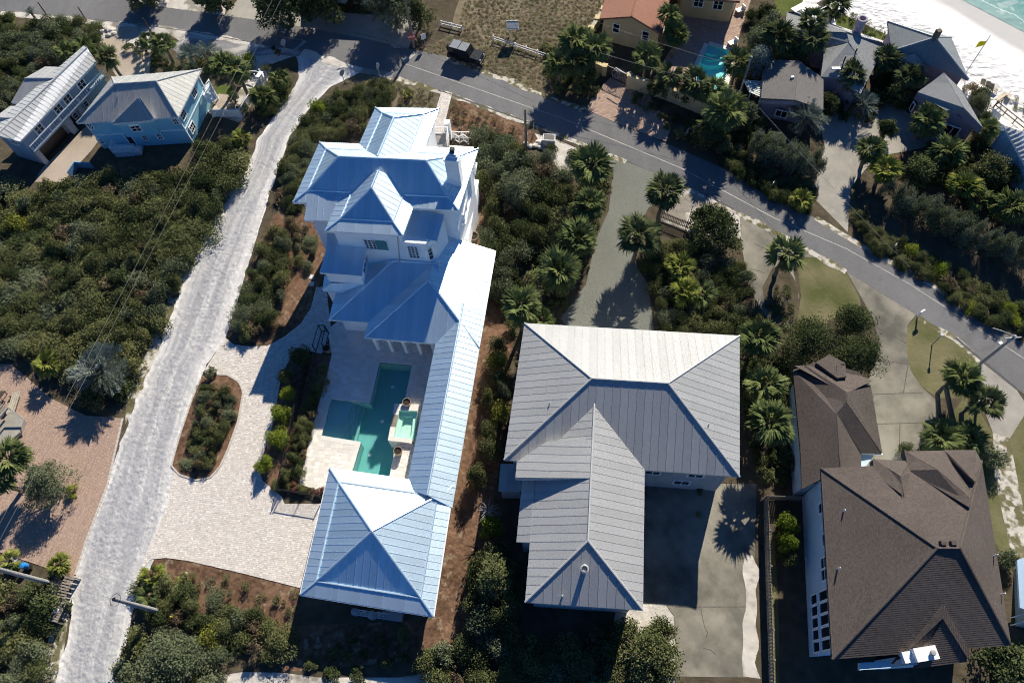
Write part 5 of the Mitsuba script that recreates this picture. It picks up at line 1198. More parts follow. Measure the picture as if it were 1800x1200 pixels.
def dome_lumps(seed, rx, ry, rz, n, lr, z0=0., lo=.1):
    rg = np.random.default_rng(seed); out = []
    for i in range(n):
        a = rg.uniform(0, 2 * np.pi); e = rg.uniform(lo, 1) ** .8 * np.pi / 2; q = rg.uniform(.55, .95)
        lw = lr * rg.choice([.6, .8, 1., 1.25]); out.append((rx * q * math.cos(e) * math.cos(a), ry * q * math.cos(e) * math.sin(a), z0 + rz * q * math.sin(e) * rg.uniform(.8, 1.05) + .1, lw * rg.uniform(.8, 1.2)))
    return out
def stems(seed, rx, rz, n, r0=.05):
    rg = np.random.default_rng(seed); ms = []
    for i in range(n):
        a = rg.uniform(0, 6.28); e = rg.uniform(.2, .8) * rx
        q = np.array([[rg.normal(0, .08), rg.normal(0, .08), 0], [e * .4 * math.cos(a), e * .4 * math.sin(a), rz * .4], [e * math.cos(a + .3), e * math.sin(a + .3), rz * .8]])
        ms.append(tube(q, [r0, r0 * .7, r0 * .3], 5))
    return cat(ms)

SHRUB = {}
def shrub_kind(kind):
    """unit shrubs about 1 m in radius: (leaf mesh variants, stem mesh)"""
    if kind not in SHRUB:
        P = {'fine': (4, .9, .36, 17, 2700, .105), 'big': (4, .9, .30, 27, 4200, .075), 'ball': (2, 1., .25, 40, 2600, .085), 'loose': (3, 1.0, .24, 14, 900, .13), 'tuft': (3, .8, .3, 7, 420, .13)}[kind]
        SHRUB[kind] = [(leaf_cloud(dome_lumps(31 * i + len(kind), 1 - P[2] * .6, 1 - P[2] * .6, P[1] - P[2] * .4, P[3], P[2], lo=.02), P[4], P[5], 17 * i + len(kind)), stems(i, .8, P[1], 7)) for i in range(P[0])]
    return SHRUB[kind]
PLY = {}
def shrub_ply(kind, i, part, mat):
    k = (kind, i, part, mat)
    if k not in PLY: PLY[k] = mply(shrub_kind(kind)[i][part], mat)
    return PLY[k]
def place(p, r, h, az): return T().translate([p[0], p[1], 0]).rotate([0, 0, 1], az).scale([r, r, h])
def shrub(key, p, r, h, label, mat='olive_leaf', kind='fine', group=None, cat_='shrub', seed=0):
    t = thing(key, label, cat_, group)
    rg = random.Random(int(p[0] * 91 + p[1] * 577) + seed)
    i = rg.randrange(len(shrub_kind(kind))); az = rg.uniform(0, 360); m = place(p, r, h, az)
    scene[uniq(t + '__foliage')] = {**shrub_ply(kind, i, 0, mat), 'to_world': m}
    scene[uniq(t + '__stem')] = {**shrub_ply(kind, i, 1, 'bark'), 'to_world': m}
    return t
def tree(key, p, r, h, label, mat='dark_leaf', n=5200, leaf=.22, group=None, lumps=46, z0=.25, lr=.26, cat_='tree'):
    t = thing(key, label, cat_, group); sd = int(abs(p[0] * 91 + p[1] * 577))
    lp = [(x * r, y * r, z, q * r) for x, y, z, q in dome_lumps(sd, 1 - lr * .5, 1 - lr * .5, 1., lumps, lr, lo=-.0)]
    lp = [(x + p[0], y + p[1], h * (z0 + (1 - z0) * min(z, 1.)), q) for x, y, z, q in lp]
    v, f = leaf_cloud(lp, n, leaf, sd)
    rg = np.random.default_rng(sd); ms = [tube([(p[0], p[1], 0), (p[0] + .1, p[1], h * .3), (p[0], p[1] + .1, h * .6)], [.035 * h + .08, .03 * h + .05, .03 * h], 8)]
    for i in range(7):
        a = rg.uniform(0, 6.28); ms.append(tube([(p[0], p[1], h * .3), (p[0] + .4 * r * math.cos(a), p[1] + .4 * r * math.sin(a), h * .55), (p[0] + .75 * r * math.cos(a), p[1] + .75 * r * math.sin(a), h * .75)], [.08, .06, .03], 6))
    add(t + '__trunk', cat(ms), 'bark', 50)
    add(t + '__crown', (v, f), mat)

GROUPS = {}
def mass(key, label, poly, kind, mats, r, h, seed, dens=.5, cat_='scrub', edge=.3):
    """vegetation nobody could count: one object of many instances"""
    k = uniq(key); L(k, label, cat_, None, 'stuff')
    rg = np.random.default_rng(seed); poly = poly.buffer(-edge) if edge else poly
    x0, y0, x1, y1 = poly.bounds; pts = []
    for _ in range(int(poly.area * 40)):
        q = np.array([rg.uniform(x0, x1), rg.uniform(y0, y1)]); rr = rg.uniform(*r)
        if poly.contains(Point(q)) and all((q[0] - a[0]) ** 2 + (q[1] - a[1]) ** 2 > (dens * (rr + a[2])) ** 2 for a in pts): pts.append((*q, rr))
    for j, (x, y, rr) in enumerate(pts):
        mat = mats[int(rg.integers(len(mats)))]; kd = ('big' if rr > (r[0] + r[1]) / 2 else 'fine') if kind in ('fine', 'big') else kind; i = int(rg.integers(len(shrub_kind(kd))))
        if kind in ('fine', 'big') and rg.random() < .07: mat, kd, i = ('dead_frond', 'dry_grass')[int(rg.integers(2))], 'loose', 0
        g = 'group_%s_%d_%s' % (kd, i, mat)
        if g not in scene: scene[g] = {'type': 'shapegroup', 'foliage': shrub_ply(kd, i, 0, mat)}
        hh = rg.uniform(*h)
        scene['%s__%03d' % (k, j + 1)] = {'type': 'instance', 'to_world': place((x, y), rr, hh, rg.uniform(0, 360)).scale([rg.uniform(.75, 1.3), rg.uniform(.75, 1.3), 1]), 'group': {'type': 'ref', 'id': g}}

OL, GG, DK_ = 'olive_leaf', 'grey_green_leaf', 'dark_leaf'
mass('coastal_scrub', 'wide dense thicket of olive green scrub oak left of the sandy road', Polygon([(-55.79, 56.14), (-49.11, 53.75), (-44.48, 54.82), (-40.91, 55.23), (-32.89, 54.55), (-32.06, 57.64), (-28.71, 58.10), (-26.84, 56.13), (-26.26, 53.86), (-26.79, 51.24), (-28.22, 47.92), (-30.24, 44.03), (-31.02, 40.40), (-32.27, 35.63), (-33.97, 31.12), (-34.35, 27.76), (-38.31, 26.57), (-40.31, 28.83), (-44.29, 32.74), (-49.72, 33.23)]), 'fine', [OL, OL, OL, GG, DK_, OL], (1.0, 2.4), (1.2, 2.1), 1, edge=.8)
mass('coastal_scrub', 'grey green scrub thicket behind the balcony house at the upper left', Polygon([(-61.51, 77.48), (-55.08, 79.53), (-53.16, 80.33), (-50.18, 79.46), (-46.01, 77.66), (-46.02, 75.10), (-47.78, 74.33), (-49.18, 73.92), (-50.91, 71.55), (-53.23, 70.88), (-54.62, 65.63), (-57.89, 63.83)]), 'fine', [OL, GG, GG, DK_], (.9, 1.8), (.8, 1.7), 2)
mass('coastal_scrub', 'scrub wrapping round the road side and left of the tall white house', Polygon([(-14.33, 65.27), (-17.15, 64.52), (-20.26, 61.39), (-22.10, 57.58), (-23.11, 52.93), (-23.18, 49.17), (-22.12, 47.46), (-20.48, 47.44), (-19.78, 52.59), (-18.96, 56.85), (-14.15, 56.74), (-12.66, 61.07), (-10.45, 63.95)]), 'fine', [OL, OL, DK_, GG], (.8, 1.5), (.8, 1.6), 3)
mass('coastal_scrub', 'strip of shrubs between the sandy road and the mulch path of the white house', Polygon([(-23.16, 45.92), (-21.92, 44.74), (-21.32, 42.61), (-21.30, 39.93), (-21.40, 37.36), (-21.87, 34.90), (-23.18, 32.60), (-25.37, 33.27), (-26.11, 35.29), (-25.28, 39.01), (-24.12, 43.57)]), 'fine', [OL, GG, GG, DK_], (.8, 1.3), (.9, 1.7), 4)
mass('coastal_scrub', 'thicket of grey green scrub oak between the tall white house and the gravel drive', Polygon([(-1.70, 55.75), (1.77, 54.90), (3.71, 52.65), (5.26, 52.02), (7.12, 48.26), (7.03, 42.21), (5.44, 40.34), (3.46, 39.86), (0.57, 38.17), (-0.61, 35.11), (-1.45, 33.65), (-1.49, 40.34), (-1.97, 41.74), (-1.13, 46.55), (-2.33, 50.36)]), 'big', [GG, GG, OL, DK_], (1.2, 2.0), (1.5, 2.6), 5)
mass('coastal_scrub', 'narrow row of shrubs in the gap between gallery roof and grey house', Polygon([(-1.94, 30.10), (-0.73, 30.57), (-0.18, 28.80), (-0.96, 23.41), (-2.09, 19.43), (-3.22, 19.52), (-2.91, 23.57)]), 'fine', [OL, GG, 'yellow_green_leaf'], (.8, 1.3), (2.0, 3.2), 6, .6)
mass('coastal_scrub', 'shrubs on the mulch bank below the paver court at the lower left', Polygon([(-31.14, 12.91), (-29.94, 12.59), (-28.62, 11.39), (-26.70, 10.59), (-24.82, 9.93), (-22.52, 9.33), (-19.28, 7.82), (-18.02, 7.40), (-18.33, 5.40), (-20.37, 4.95), (-23.61, 7.00), (-26.76, 7.65), (-29.90, 8.50), (-31.13, 10.07)]), 'fine', [OL, OL, GG, DK_], (.8, 1.5), (.9, 1.8), 7)
mass('coastal_scrub', 'scrub oak thicket at the bottom edge right of the sandy road', Polygon([(-31.73, 7.18), (-30.21, 8.08), (-26.57, 7.20), (-23.64, 6.37), (-23.23, 4.56), (-24.25, 2.34), (-31.27, 2.85)]), 'big', [OL, GG, GG], (1.2, 1.9), (1.4, 2.2), 8)
mass('coastal_scrub', 'scrub oak thicket at the bottom edge below the grey house', Polygon([(-6.07, 6.06), (-4.31, 6.74), (-3.43, 6.88), (-1.55, 5.72), (0.69, 4.35), (2.94, 5.38), (5.13, 5.62), (5.87, 4.76), (6.83, 5.49), (10.13, 5.85), (10.03, 4.05), (9.32, -0.08), (-8.95, 1.23), (-8.70, 4.27)]), 'big', [OL, OL, GG, DK_], (1.1, 1.8), (1.2, 2.2), 9)
mass('coastal_scrub', 'column of dark shrubs between the mulch strip and the grey house wing', Polygon([(-4.19, 11.86), (-2.35, 12.82), (-1.44, 10.99), (-1.57, 6.82), (-3.83, 6.19), (-5.29, 7.11), (-4.86, 9.98)]), 'big', [OL, OL, DK_, GG], (1.0, 1.6), (2.4, 3.6), 10)
mass('coastal_scrub', 'dense scrub thicket filling the lower left corner', Polygon([(-44.16, 12.55), (-39.52, 12.19), (-37.52, 10.95), (-37.11, 9.43), (-37.11, 8.40), (-37.41, 6.39), (-37.91, 3.33), (-41.79, 3.61)]), 'big', [OL, OL, DK_, GG], (1.1, 1.8), (1.3, 2.2), 12)
mass('coastal_scrub', 'low sparse shrubs in the shade below the pool house', Polygon([(-17.95, 6.19), (-14.91, 6.78), (-8.76, 6.32), (-9.01, 3.54), (-13.92, 3.13), (-18.21, 3.44)]), 'loose', [DK_, OL], (.6, 1.0), (.5, 1.0), 13, .9)
mass('ground_cover', 'dark ground cover and low bushes between the hedge and the road, near the lilac house', Polygon([(22.39, 50.93), (25.41, 51.08), (26.77, 49.17), (29.39, 47.76), (32.02, 46.60), (31.74, 44.22), (30.53, 42.00), (26.96, 44.92), (23.93, 48.33)]), 'fine', [DK_, DK_, OL], (.6, 1.1), (.5, 1.1), 14)
mass('ground_cover', 'dark ground cover between the long hedge and the road, at the right', Polygon([(34.18, 41.50), (35.36, 42.08), (36.95, 39.84), (39.02, 37.62), (42.39, 34.68), (45.64, 31.86), (48.26, 29.18), (47.12, 26.36), (43.31, 28.46), (39.76, 33.29), (34.84, 38.36)]), 'fine', [DK_, DK_, OL, DK_, OL, 'lime_leaf'], (.6, 1.1), (.5, 1.2), 15)
mass('border_hedge', 'low green hedge strip along the road edge, near the lilac house', Polygon([(23.89, 48.25), (26.92, 44.84), (30.27, 42.23), (30.93, 43.01), (27.72, 45.78), (24.66, 49.07)]), 'fine', [DK_, OL], (.5, .8), (.6, 1.), 16, .5, 'hedge', .1)
mass('border_hedge', 'low green hedge strip along the road edge, at the right', Polygon([(33.80, 38.73), (36.39, 36.36), (39.69, 33.23), (41.85, 30.32), (43.69, 28.25), (44.70, 28.86), (42.28, 31.50), (40.06, 34.33), (36.72, 37.44), (34.41, 39.88)]), 'fine', [DK_, OL, OL], (.5, .9), (.6, 1.1), 17, .5, 'hedge', .1)
mass('clipped_hedge', 'long grey green hedge behind the roadside planting, near the lilac house', Polygon([(26.27, 51.39), (28.81, 50.96), (31.53, 49.00), (33.19, 47.62), (32.49, 46.08), (29.89, 47.08), (26.43, 49.53)]), 'ball', ['sage_leaf', 'sage_leaf', GG], (.7, 1.1), (2.6, 3.1), 18, .45, 'hedge', .2)
mass('clipped_hedge', 'long grey green hedge running to the right edge above the roadside planting', Polygon([(38.17, 44.20), (40.19, 43.49), (42.58, 40.67), (45.86, 37.66), (49.57, 34.84), (48.84, 33.03), (45.16, 35.78), (41.39, 38.77), (38.08, 42.09)]), 'ball', ['sage_leaf', 'sage_leaf', GG], (.7, 1.1), (2.6, 3.1), 19, .45, 'hedge', .2)
mass('beach_scrub', 'dark scrub between the mauve beach house and the sand', Polygon([(51.74, 57.58), (53.16, 56.58), (52.70, 53.72), (52.12, 51.38), (50.70, 49.96), (50.97, 52.30), (50.81, 55.16)]), 'fine', [DK_, GG], (.9, 1.4), (1.2, 2.), 20)
mass('beach_scrub', 'dune grass and low scrub along the back of the beach', Polygon([(40.69, 70.65), (42.79, 69.82), (45.91, 66.95), (45.75, 66.03), (43.48, 67.62), (40.65, 69.29)]), 'tuft', [GG, OL], (.5, .8), (.5, .8), 21, .6, 'dune grass', .0)
mass('beach_scrub', 'sparse dune grass beside the boardwalk at the right edge', Polygon([(54.95, 54.60), (56.09, 52.83), (57.05, 50.73), (57.83, 52.65), (56.43, 55.27)]), 'tuft', [OL, 'dry_grass'], (.5, .8), (.4, .6), 22, .7, 'dune grass', .0)
mass('island_shrubs', 'mixed grey green shrubs planted in the oval island bed of the paver drive', Polygon([(-28.58, 29.04), (-26.20, 29.05), (-24.81, 27.69), (-24.97, 25.23), (-25.80, 22.66), (-26.59, 20.93), (-27.84, 20.33), (-29.24, 20.95), (-29.28, 22.69), (-28.76, 26.38)]), 'fine', [GG, OL, GG, OL, 'dry_grass'], (.4, 1.05), (.5, 1.3), 23, .58, edge=.45)
mass('dune_plants', 'tufted plants on the brown bank between front path and road', Polygon([(-4.48, 61.10), (0.12, 58.48), (3.02, 55.61), (0.50, 54.75), (-4.33, 56.48)]), 'tuft', ['dry_grass', OL, 'dry_grass'], (.4, .7), (.5, .8), 24, .75, 'grass clumps', .1)
mass('dune_plants', 'tufted plants on the verge by the road junction', Polygon([(-13.44, 65.15), (-10.52, 64.83), (-6.35, 62.60), (-6.72, 60.49), (-10.20, 60.86), (-11.81, 64.53)]), 'tuft', ['dry_grass', OL, OL], (.4, .7), (.5, .8), 25, .75, 'grass clumps', .1)
mass('field_grass', 'dry brown grass tufts over the empty lot', Polygon([(-7.75, 69.32), (-3.79, 72.21), (-1.29, 82.15), (16.21, 80.01), (12.55, 70.31), (11.22, 67.62), (7.04, 66.71), (6.07, 61.88), (-0.74, 66.03), (-4.57, 68.96)]), 'tuft', ['dry_grass', 'dry_grass', 'dead_frond', 'dry_grass', OL], (.25, .55), (.06, .16), 26, .62, 'grass', .1)
mass('bank_plants', 'small dark plants on the mulch bank beside the paver court', Polygon([(-27.58, 12.47), (-22.86, 11.31), (-18.66, 9.94), (-18.93, 8.55), (-22.72, 9.91), (-26.88, 10.66)]), 'tuft', [DK_, OL, GG], (.45, .8), (.5, .9), 27, .95, 'plants', .1)
mass('inner_hedge', 'glossy dark hedge between the black fence and the pool terrace', Polygon([(-17.76, 29.81), (-16.98, 29.74), (-18.20, 23.51), (-18.71, 19.71), (-19.72, 18.80), (-20.23, 19.24), (-19.40, 22.83)]), 'fine', [DK_, OL], (.5, .8), (.9, 1.4), 28, .5, 'hedge', .05)
mass('courtyard_scrub', 'dark shrubs in the shade of the roadside palms by the iron gate', Polygon([(6.44, 69.47), (10.81, 64.36), (12.27, 60.67), (10.97, 60.38), (6.65, 61.29), (6.26, 63.97)]), 'loose', [DK_, DK_, OL], (.7, 1.1), (.8, 1.4), 29)
mass('courtyard_scrub', 'dark shrubs in front of the cream garden wall', Polygon([(15.34, 60.01), (18.23, 58.41), (22.56, 55.04), (22.47, 51.46), (19.21, 53.38), (16.26, 57.78)]), 'loose', [DK_, DK_, OL], (.6, 1.), (.6, 1.2), 30, .8)

# roadside trees across the road
tree('live_oak', (-10.70, 74.50), 4.2, 5.5, 'big round grey green oak at the top edge between asphalt apron and dry field', GG, 13000, .26)
tree('live_oak', (-7.95, 74.11), 2.2, 3.2, 'smaller dark oak leaning over the stop sign at the top', 'dark_leaf', 4000, .22)
tree('live_oak', (-23.45, 76.22), 4.0, 5.0, 'dark oak at the top edge right of the pale driveway apron', 'dark_leaf', 12000, .3)
tree('live_oak', (-19.44, 76.54), 3.4, 5.0, 'dark oak overhanging the asphalt apron at the top edge', 'dark_leaf', 11000, .3)
tree('live_oak', (-32.44, 79.77), 2.8, 4.0, 'oak at the top edge left of the pale driveway apron', 'dark_leaf', 8000, .3)
tree('live_oak', (-41.24, 81.70), 2.6, 3.5, 'oak cut off by the top edge above the far road', 'olive_leaf', 7000, .3)
tree('silver_oak', (31.54, 65.69), 2.0, 4.2, 'tall narrow silvery tree between red courtyard and beach cottage, upper one', GG, 5200, .18)
tree('silver_oak', (29.18, 60.88), 2.2, 4.0, 'loose silvery tree above the lilac house pergola', 'silver_leaf', 4600, .18)
tree('silver_oak', (26.43, 54.36), 1.6, 3.2, 'silvery shrub tree below the slatted pergola', GG, 3600, .17)
tree('broad_tree', (42.03, 45.43), 1.9, 2.8, 'dense dark rounded tree above the long hedge at the right', 'dark_leaf', 5200, .2)
tree('broad_tree', (48.50, 44.43), 1.9, 3.4, 'tall dark olive tree beside the blue house at the right edge', 'olive_leaf', 5200, .2)
tree('broad_tree', (32.98, 61.59), 2.2, 4.2, 'dark tree in front of the beach cottage roof', 'dark_leaf', 4600, .2)
tree('broad_tree', (20.55, 39.77), 2.7, 3.4, 'wide dark tree beside the black picket fence and the concrete drive', 'dark_leaf', 8000, .2)
tree('broad_tree', (19.89, 41.97), 1.6, 2.4, 'smaller dark bush tree just right of the black picket fence', 'dark_leaf', 3600, .2)
tree('magnolia', (26.08, 27.35), 2.5, 3.6, 'dark green tree over the brown garage roof, left one of three', 'dark_leaf', 14000, .14, lumps=70, lr=.3)
tree('magnolia', (29.93, 25.77), 2.4, 3.6, 'dark green tree over the brown garage roof, right one beside the driveway', 'dark_leaf', 14000, .14, lumps=70, lr=.3)
tree('magnolia', (30.60, 29.33), 1.9, 3.0, 'dark green tree beside the small grey shrub bed on the lawn', 'dark_leaf', 9200, .14, lumps=70, lr=.3)
tree('broad_tree', (33.61, 0.91), 2.4, 3.0, 'glossy dark green bush tree at the lower right corner', 'dark_leaf', 7000, .22)
tree('broad_tree', (-39.64, 20.10), 2.6, 3.4, 'dense rounded grey green tree standing on the brick drive at the left', GG, 11000, .13, lumps=90, lr=.2)
tree('broad_tree', (-26.96, 5.36), 2.8, 3.6, 'large grey green scrub tree at the bottom edge right of the sandy road', GG, 9000, .17)
tree('broad_tree', (8.09, 3.34), 2.5, 3.2, 'fine leaved green tree beside the concrete court at the bottom', 'olive_leaf', 7000, .17)
tree('broad_tree', (-2.72, 9.68), 1.9, 4.4, 'tall dark shrub tree hugging the grey wing wall', 'olive_leaf', 5200, .18)
tree('broad_tree', (1.53, 47.08), 2.6, 3.2, 'grey green oak crown right of the tall white house', GG, 8000, .16)

mass('mixed_shrubs', 'shrubs on the mulch between house path and the strip by the sandy road', Polygon([(-22.18, 47.40), (-19.74, 45.72), (-18.49, 43.85), (-18.39, 41.78), (-19.69, 39.91), (-21.14, 40.71), (-21.21, 43.42)]), 'fine', [GG, OL, 'dry_grass'], (.5, .9), (.6, 1.1), 62, .8)
mass('mixed_shrubs', 'mixed shrubs filling the bed right of the gravel drive', Polygon([(12.85, 39.56), (15.14, 40.00), (18.69, 39.66), (21.75, 38.36), (22.68, 36.31), (22.78, 33.15), (23.25, 30.56), (22.62, 28.96), (19.83, 29.22), (13.54, 30.26), (13.55, 35.27)]), 'fine', [OL, DK_, GG, OL], (.8, 1.4), (.9, 1.7), 51)
mass('mixed_shrubs', 'dark shrubs under the palms right of the grey house', Polygon([(20.66, 29.25), (24.29, 29.21), (24.78, 26.01), (23.45, 19.69), (22.36, 15.33), (19.13, 15.59), (19.85, 23.15)]), 'loose', [DK_, DK_, OL], (.8, 1.2), (.7, 1.4), 52)
mass('mixed_shrubs', 'dark shrubs under the palms left of the gravel drive', Polygon([(7.86, 52.12), (11.19, 51.39), (11.60, 48.68), (10.29, 44.43), (8.54, 40.45), (6.91, 36.02), (4.71, 33.11), (3.25, 31.73), (0.08, 31.72), (-0.81, 34.24), (0.53, 37.91), (4.04, 40.22), (6.47, 42.02), (7.66, 47.60)]), 'loose', [DK_, OL, GG], (.8, 1.2), (.7, 1.4), 53)
mass('mixed_shrubs', 'dense dark planting between red courtyard, beach cottage and lilac house', Polygon([(30.84, 71.19), (33.57, 70.87), (34.08, 66.97), (33.40, 63.38), (30.39, 62.82), (29.19, 60.31), (27.65, 60.48), (29.23, 65.67)]), 'fine', [DK_, GG, OL], (.8, 1.3), (1.0, 2.0), 54)
mass('mixed_shrubs', 'dark shrubs below the slatted pergola and the broad palm', Polygon([(24.07, 58.31), (27.50, 58.35), (28.74, 56.96), (28.12, 52.95), (26.98, 51.88), (25.19, 50.51), (22.33, 51.05), (22.45, 54.76)]), 'fine', [DK_, OL, GG], (.8, 1.3), (1.0, 1.9), 55)
mass('mixed_shrubs', 'dark planting between the beach cottage and the pale drive', Polygon([(36.57, 59.60), (39.37, 58.42), (41.53, 57.33), (43.72, 61.42), (45.58, 60.33), (44.34, 54.53), (42.36, 55.98), (40.15, 53.76), (36.92, 54.11), (35.59, 55.48)]), 'loose', [DK_, DK_, OL], (.8, 1.3), (.9, 1.6), 56)
mass('mixed_shrubs', 'dense dark planting above the long hedge at the right', Polygon([(42.32, 47.09), (45.54, 50.58), (48.59, 49.09), (50.84, 50.41), (52.14, 48.34), (51.60, 43.20), (52.69, 40.27), (51.63, 37.65), (48.79, 40.31), (45.55, 43.81), (42.37, 46.34)]), 'fine', [DK_, OL, DK_], (.8, 1.2), (.6, 1.1), 57)
mass('mixed_shrubs', 'garden shrubs under the palms above the blue house', Polygon([(-44.15, 74.34), (-41.19, 74.97), (-37.37, 72.13), (-31.91, 71.50), (-29.32, 69.06), (-28.36, 66.05), (-30.10, 67.14), (-32.12, 68.73), (-35.68, 69.59), (-39.08, 70.16), (-39.92, 72.13)]), 'loose', [DK_, OL, GG], (.7, 1.1), (.7, 1.3), 58)
mass('mixed_shrubs', 'dark bushes in the upper left corner beside the road', Polygon([(-62.72, 81.50), (-58.56, 81.83), (-57.52, 79.86), (-58.26, 77.74), (-61.48, 76.82)]), 'fine', [DK_, OL], (.8, 1.2), (.9, 1.4), 59)
mass('mixed_shrubs', 'shrubs in the shade under the oaks at the top edge', Polygon([(-28.83, 81.63), (-20.21, 78.72), (-20.18, 78.10), (-26.62, 80.52), (-14.59, 76.63), (-8.07, 75.05), (-7.77, 72.56), (-8.79, 71.61), (-10.46, 73.36), (-14.60, 76.83), (-14.71, 82.04), (-29.03, 83.78)]), 'loose', [DK_, DK_], (.8, 1.2), (.8, 1.4), 60)
mass('mixed_shrubs', 'shrubs between the white fence and the sandy side road', Polygon([(-26.52, 63.30), (-25.45, 65.83), (-23.94, 67.47), (-22.72, 65.97), (-23.03, 63.79), (-24.54, 60.95), (-26.05, 61.53)]), 'fine', [DK_, OL], (.6, 1.0), (.7, 1.3), 61)
mass('bed_plants', 'dark low plants in the shaded bed under the lone palm', Polygon([(25.04, 34.55), (26.46, 34.42), (26.54, 31.92), (25.67, 29.71), (24.89, 30.14), (23.94, 32.16)]), 'tuft', [DK_, DK_, GG], (.35, .6), (.3, .5), 63, .7, 'plants', .1)
C1 = 'cabbage palms along the gravel drive'
palm('cabbage_palm', (9.16, 47.33, 4.2), 2.25, 'cabbage palm on the left of the gravel drive, nearest the road')
palm('cabbage_palm', (8.39, 42.70, 4.0), 2.1, 'cabbage palm on the left of the gravel drive, second from the road')
palm('cabbage_palm', (6.90, 39.03, 3.8), 1.9, 'cabbage palm on the left of the gravel drive, third from the road', 'palm_leaf')
palm('cabbage_palm', (4.76, 35.77, 3.8), 2.1, 'cabbage palm on the left of the gravel drive, fourth from the road', 'palm_leaf')
palm('cabbage_palm', (1.05, 31.94, 4.6), 2.1, 'cabbage palm between gallery roof and grey roof corner', 'palm_leaf')
palm('cabbage_palm', (2.81, 31.46, 2.8), 1.3, 'small cabbage palm tucked against the grey roof edge', 'palm_leaf')
palm('cabbage_palm', (15.46, 42.84, 4.8), 2.05, 'tall cabbage palm beside the road at the mouth of the gravel drive', 'palm_leaf_dark')
palm('cabbage_palm', (12.41, 38.53, 4.2), 2.25, 'broad cabbage palm on the right of the gravel drive', 'palm_leaf_dark')
palm('palmetto', (16.34, 36.53, 1.6), 1.5, 'yellow green palmetto in the shrubs right of the gravel drive, upper one', 'palm_leaf_yellow', nf=24, skirt=False)
palm('palmetto', (16.27, 33.65, 1.8), 1.7, 'yellow green palmetto in the shrubs right of the gravel drive, lower one', 'palm_leaf_yellow', nf=26, skirt=False)
palm('palmetto', (17.90, 33.25, 1.4), 1.4, 'palmetto between the yellow green palmettos and the concrete drive', 'palm_leaf', nf=22, skirt=False)
palm('cabbage_palm', (21.11, 27.42, 3.8), 2.1, 'cabbage palm above the right corner of the grey roof')
palm('cabbage_palm', (20.83, 23.18, 3.4), 1.85, 'cabbage palm right of the grey roof, middle of the three')
palm('cabbage_palm', (20.08, 19.39, 4.6), 2.4, 'large cabbage palm right of the grey roof, lowest of the three')
palm('cabbage_palm', (25.55, 35.70, 3.6), 1.85, 'lone cabbage palm standing on the shaded bed between two driveways', nf=26)
palm('leaning_palm', (37.16, 22.36, 3.3), 1.75, 'bent palm with a kinked trunk by the road, the upper crown', path=[(35.79, 19.48, 0), (35.83, 20.88, .8), (35.75, 21.80, 1.5), (36.00, 22.09, 2.0), (36.48, 22.27, 2.7)], nf=30)
palm('leaning_palm', (38.37, 20.10, 3.3), 1.65, 'bent palm with a kinked trunk by the lane, the lower crown', 'palm_leaf_dark', path=[(37.74, 19.21, 0), (37.48, 19.62, .6), (37.36, 20.00, 1.1), (37.60, 20.21, 1.7), (37.93, 20.16, 2.5)], nf=30)
b_ = (37.07, 19.52); S_ = thing('palm_stump', 'bare headless palm trunk standing between the two bent palms', 'tree trunk')
add(S_ + '__trunk', tube([(*b_, 0), (36.55, 20.60, 1.2), (36.16, 22.16, 2.3)], [.24, .2, .2], 9), 'palm_trunk', 50)
palm('palmetto', (34.85, 18.03, 1.4), 1.7, 'palmetto clump under the bent palms, left one', nf=26, skirt=False)
palm('palmetto', (36.82, 17.73, 1.5), 1.7, 'palmetto clump under the bent palms, right one', nf=26, skirt=False)
palm('palmetto', (35.38, 16.96, 1.2), 1.5, 'palmetto clump against the brown roof edge', 'palm_leaf_yellow', nf=22, skirt=False)
shrub('shrub', (38.48, 16.35), 1.5, 1.8, 'grey green bush at the corner of the brown roof by the sand track', GG)
shrub('shrub', (36.69, 8.00), 1.1, 1.5, 'grey green bush between the brown roof and the edge cottage', GG)
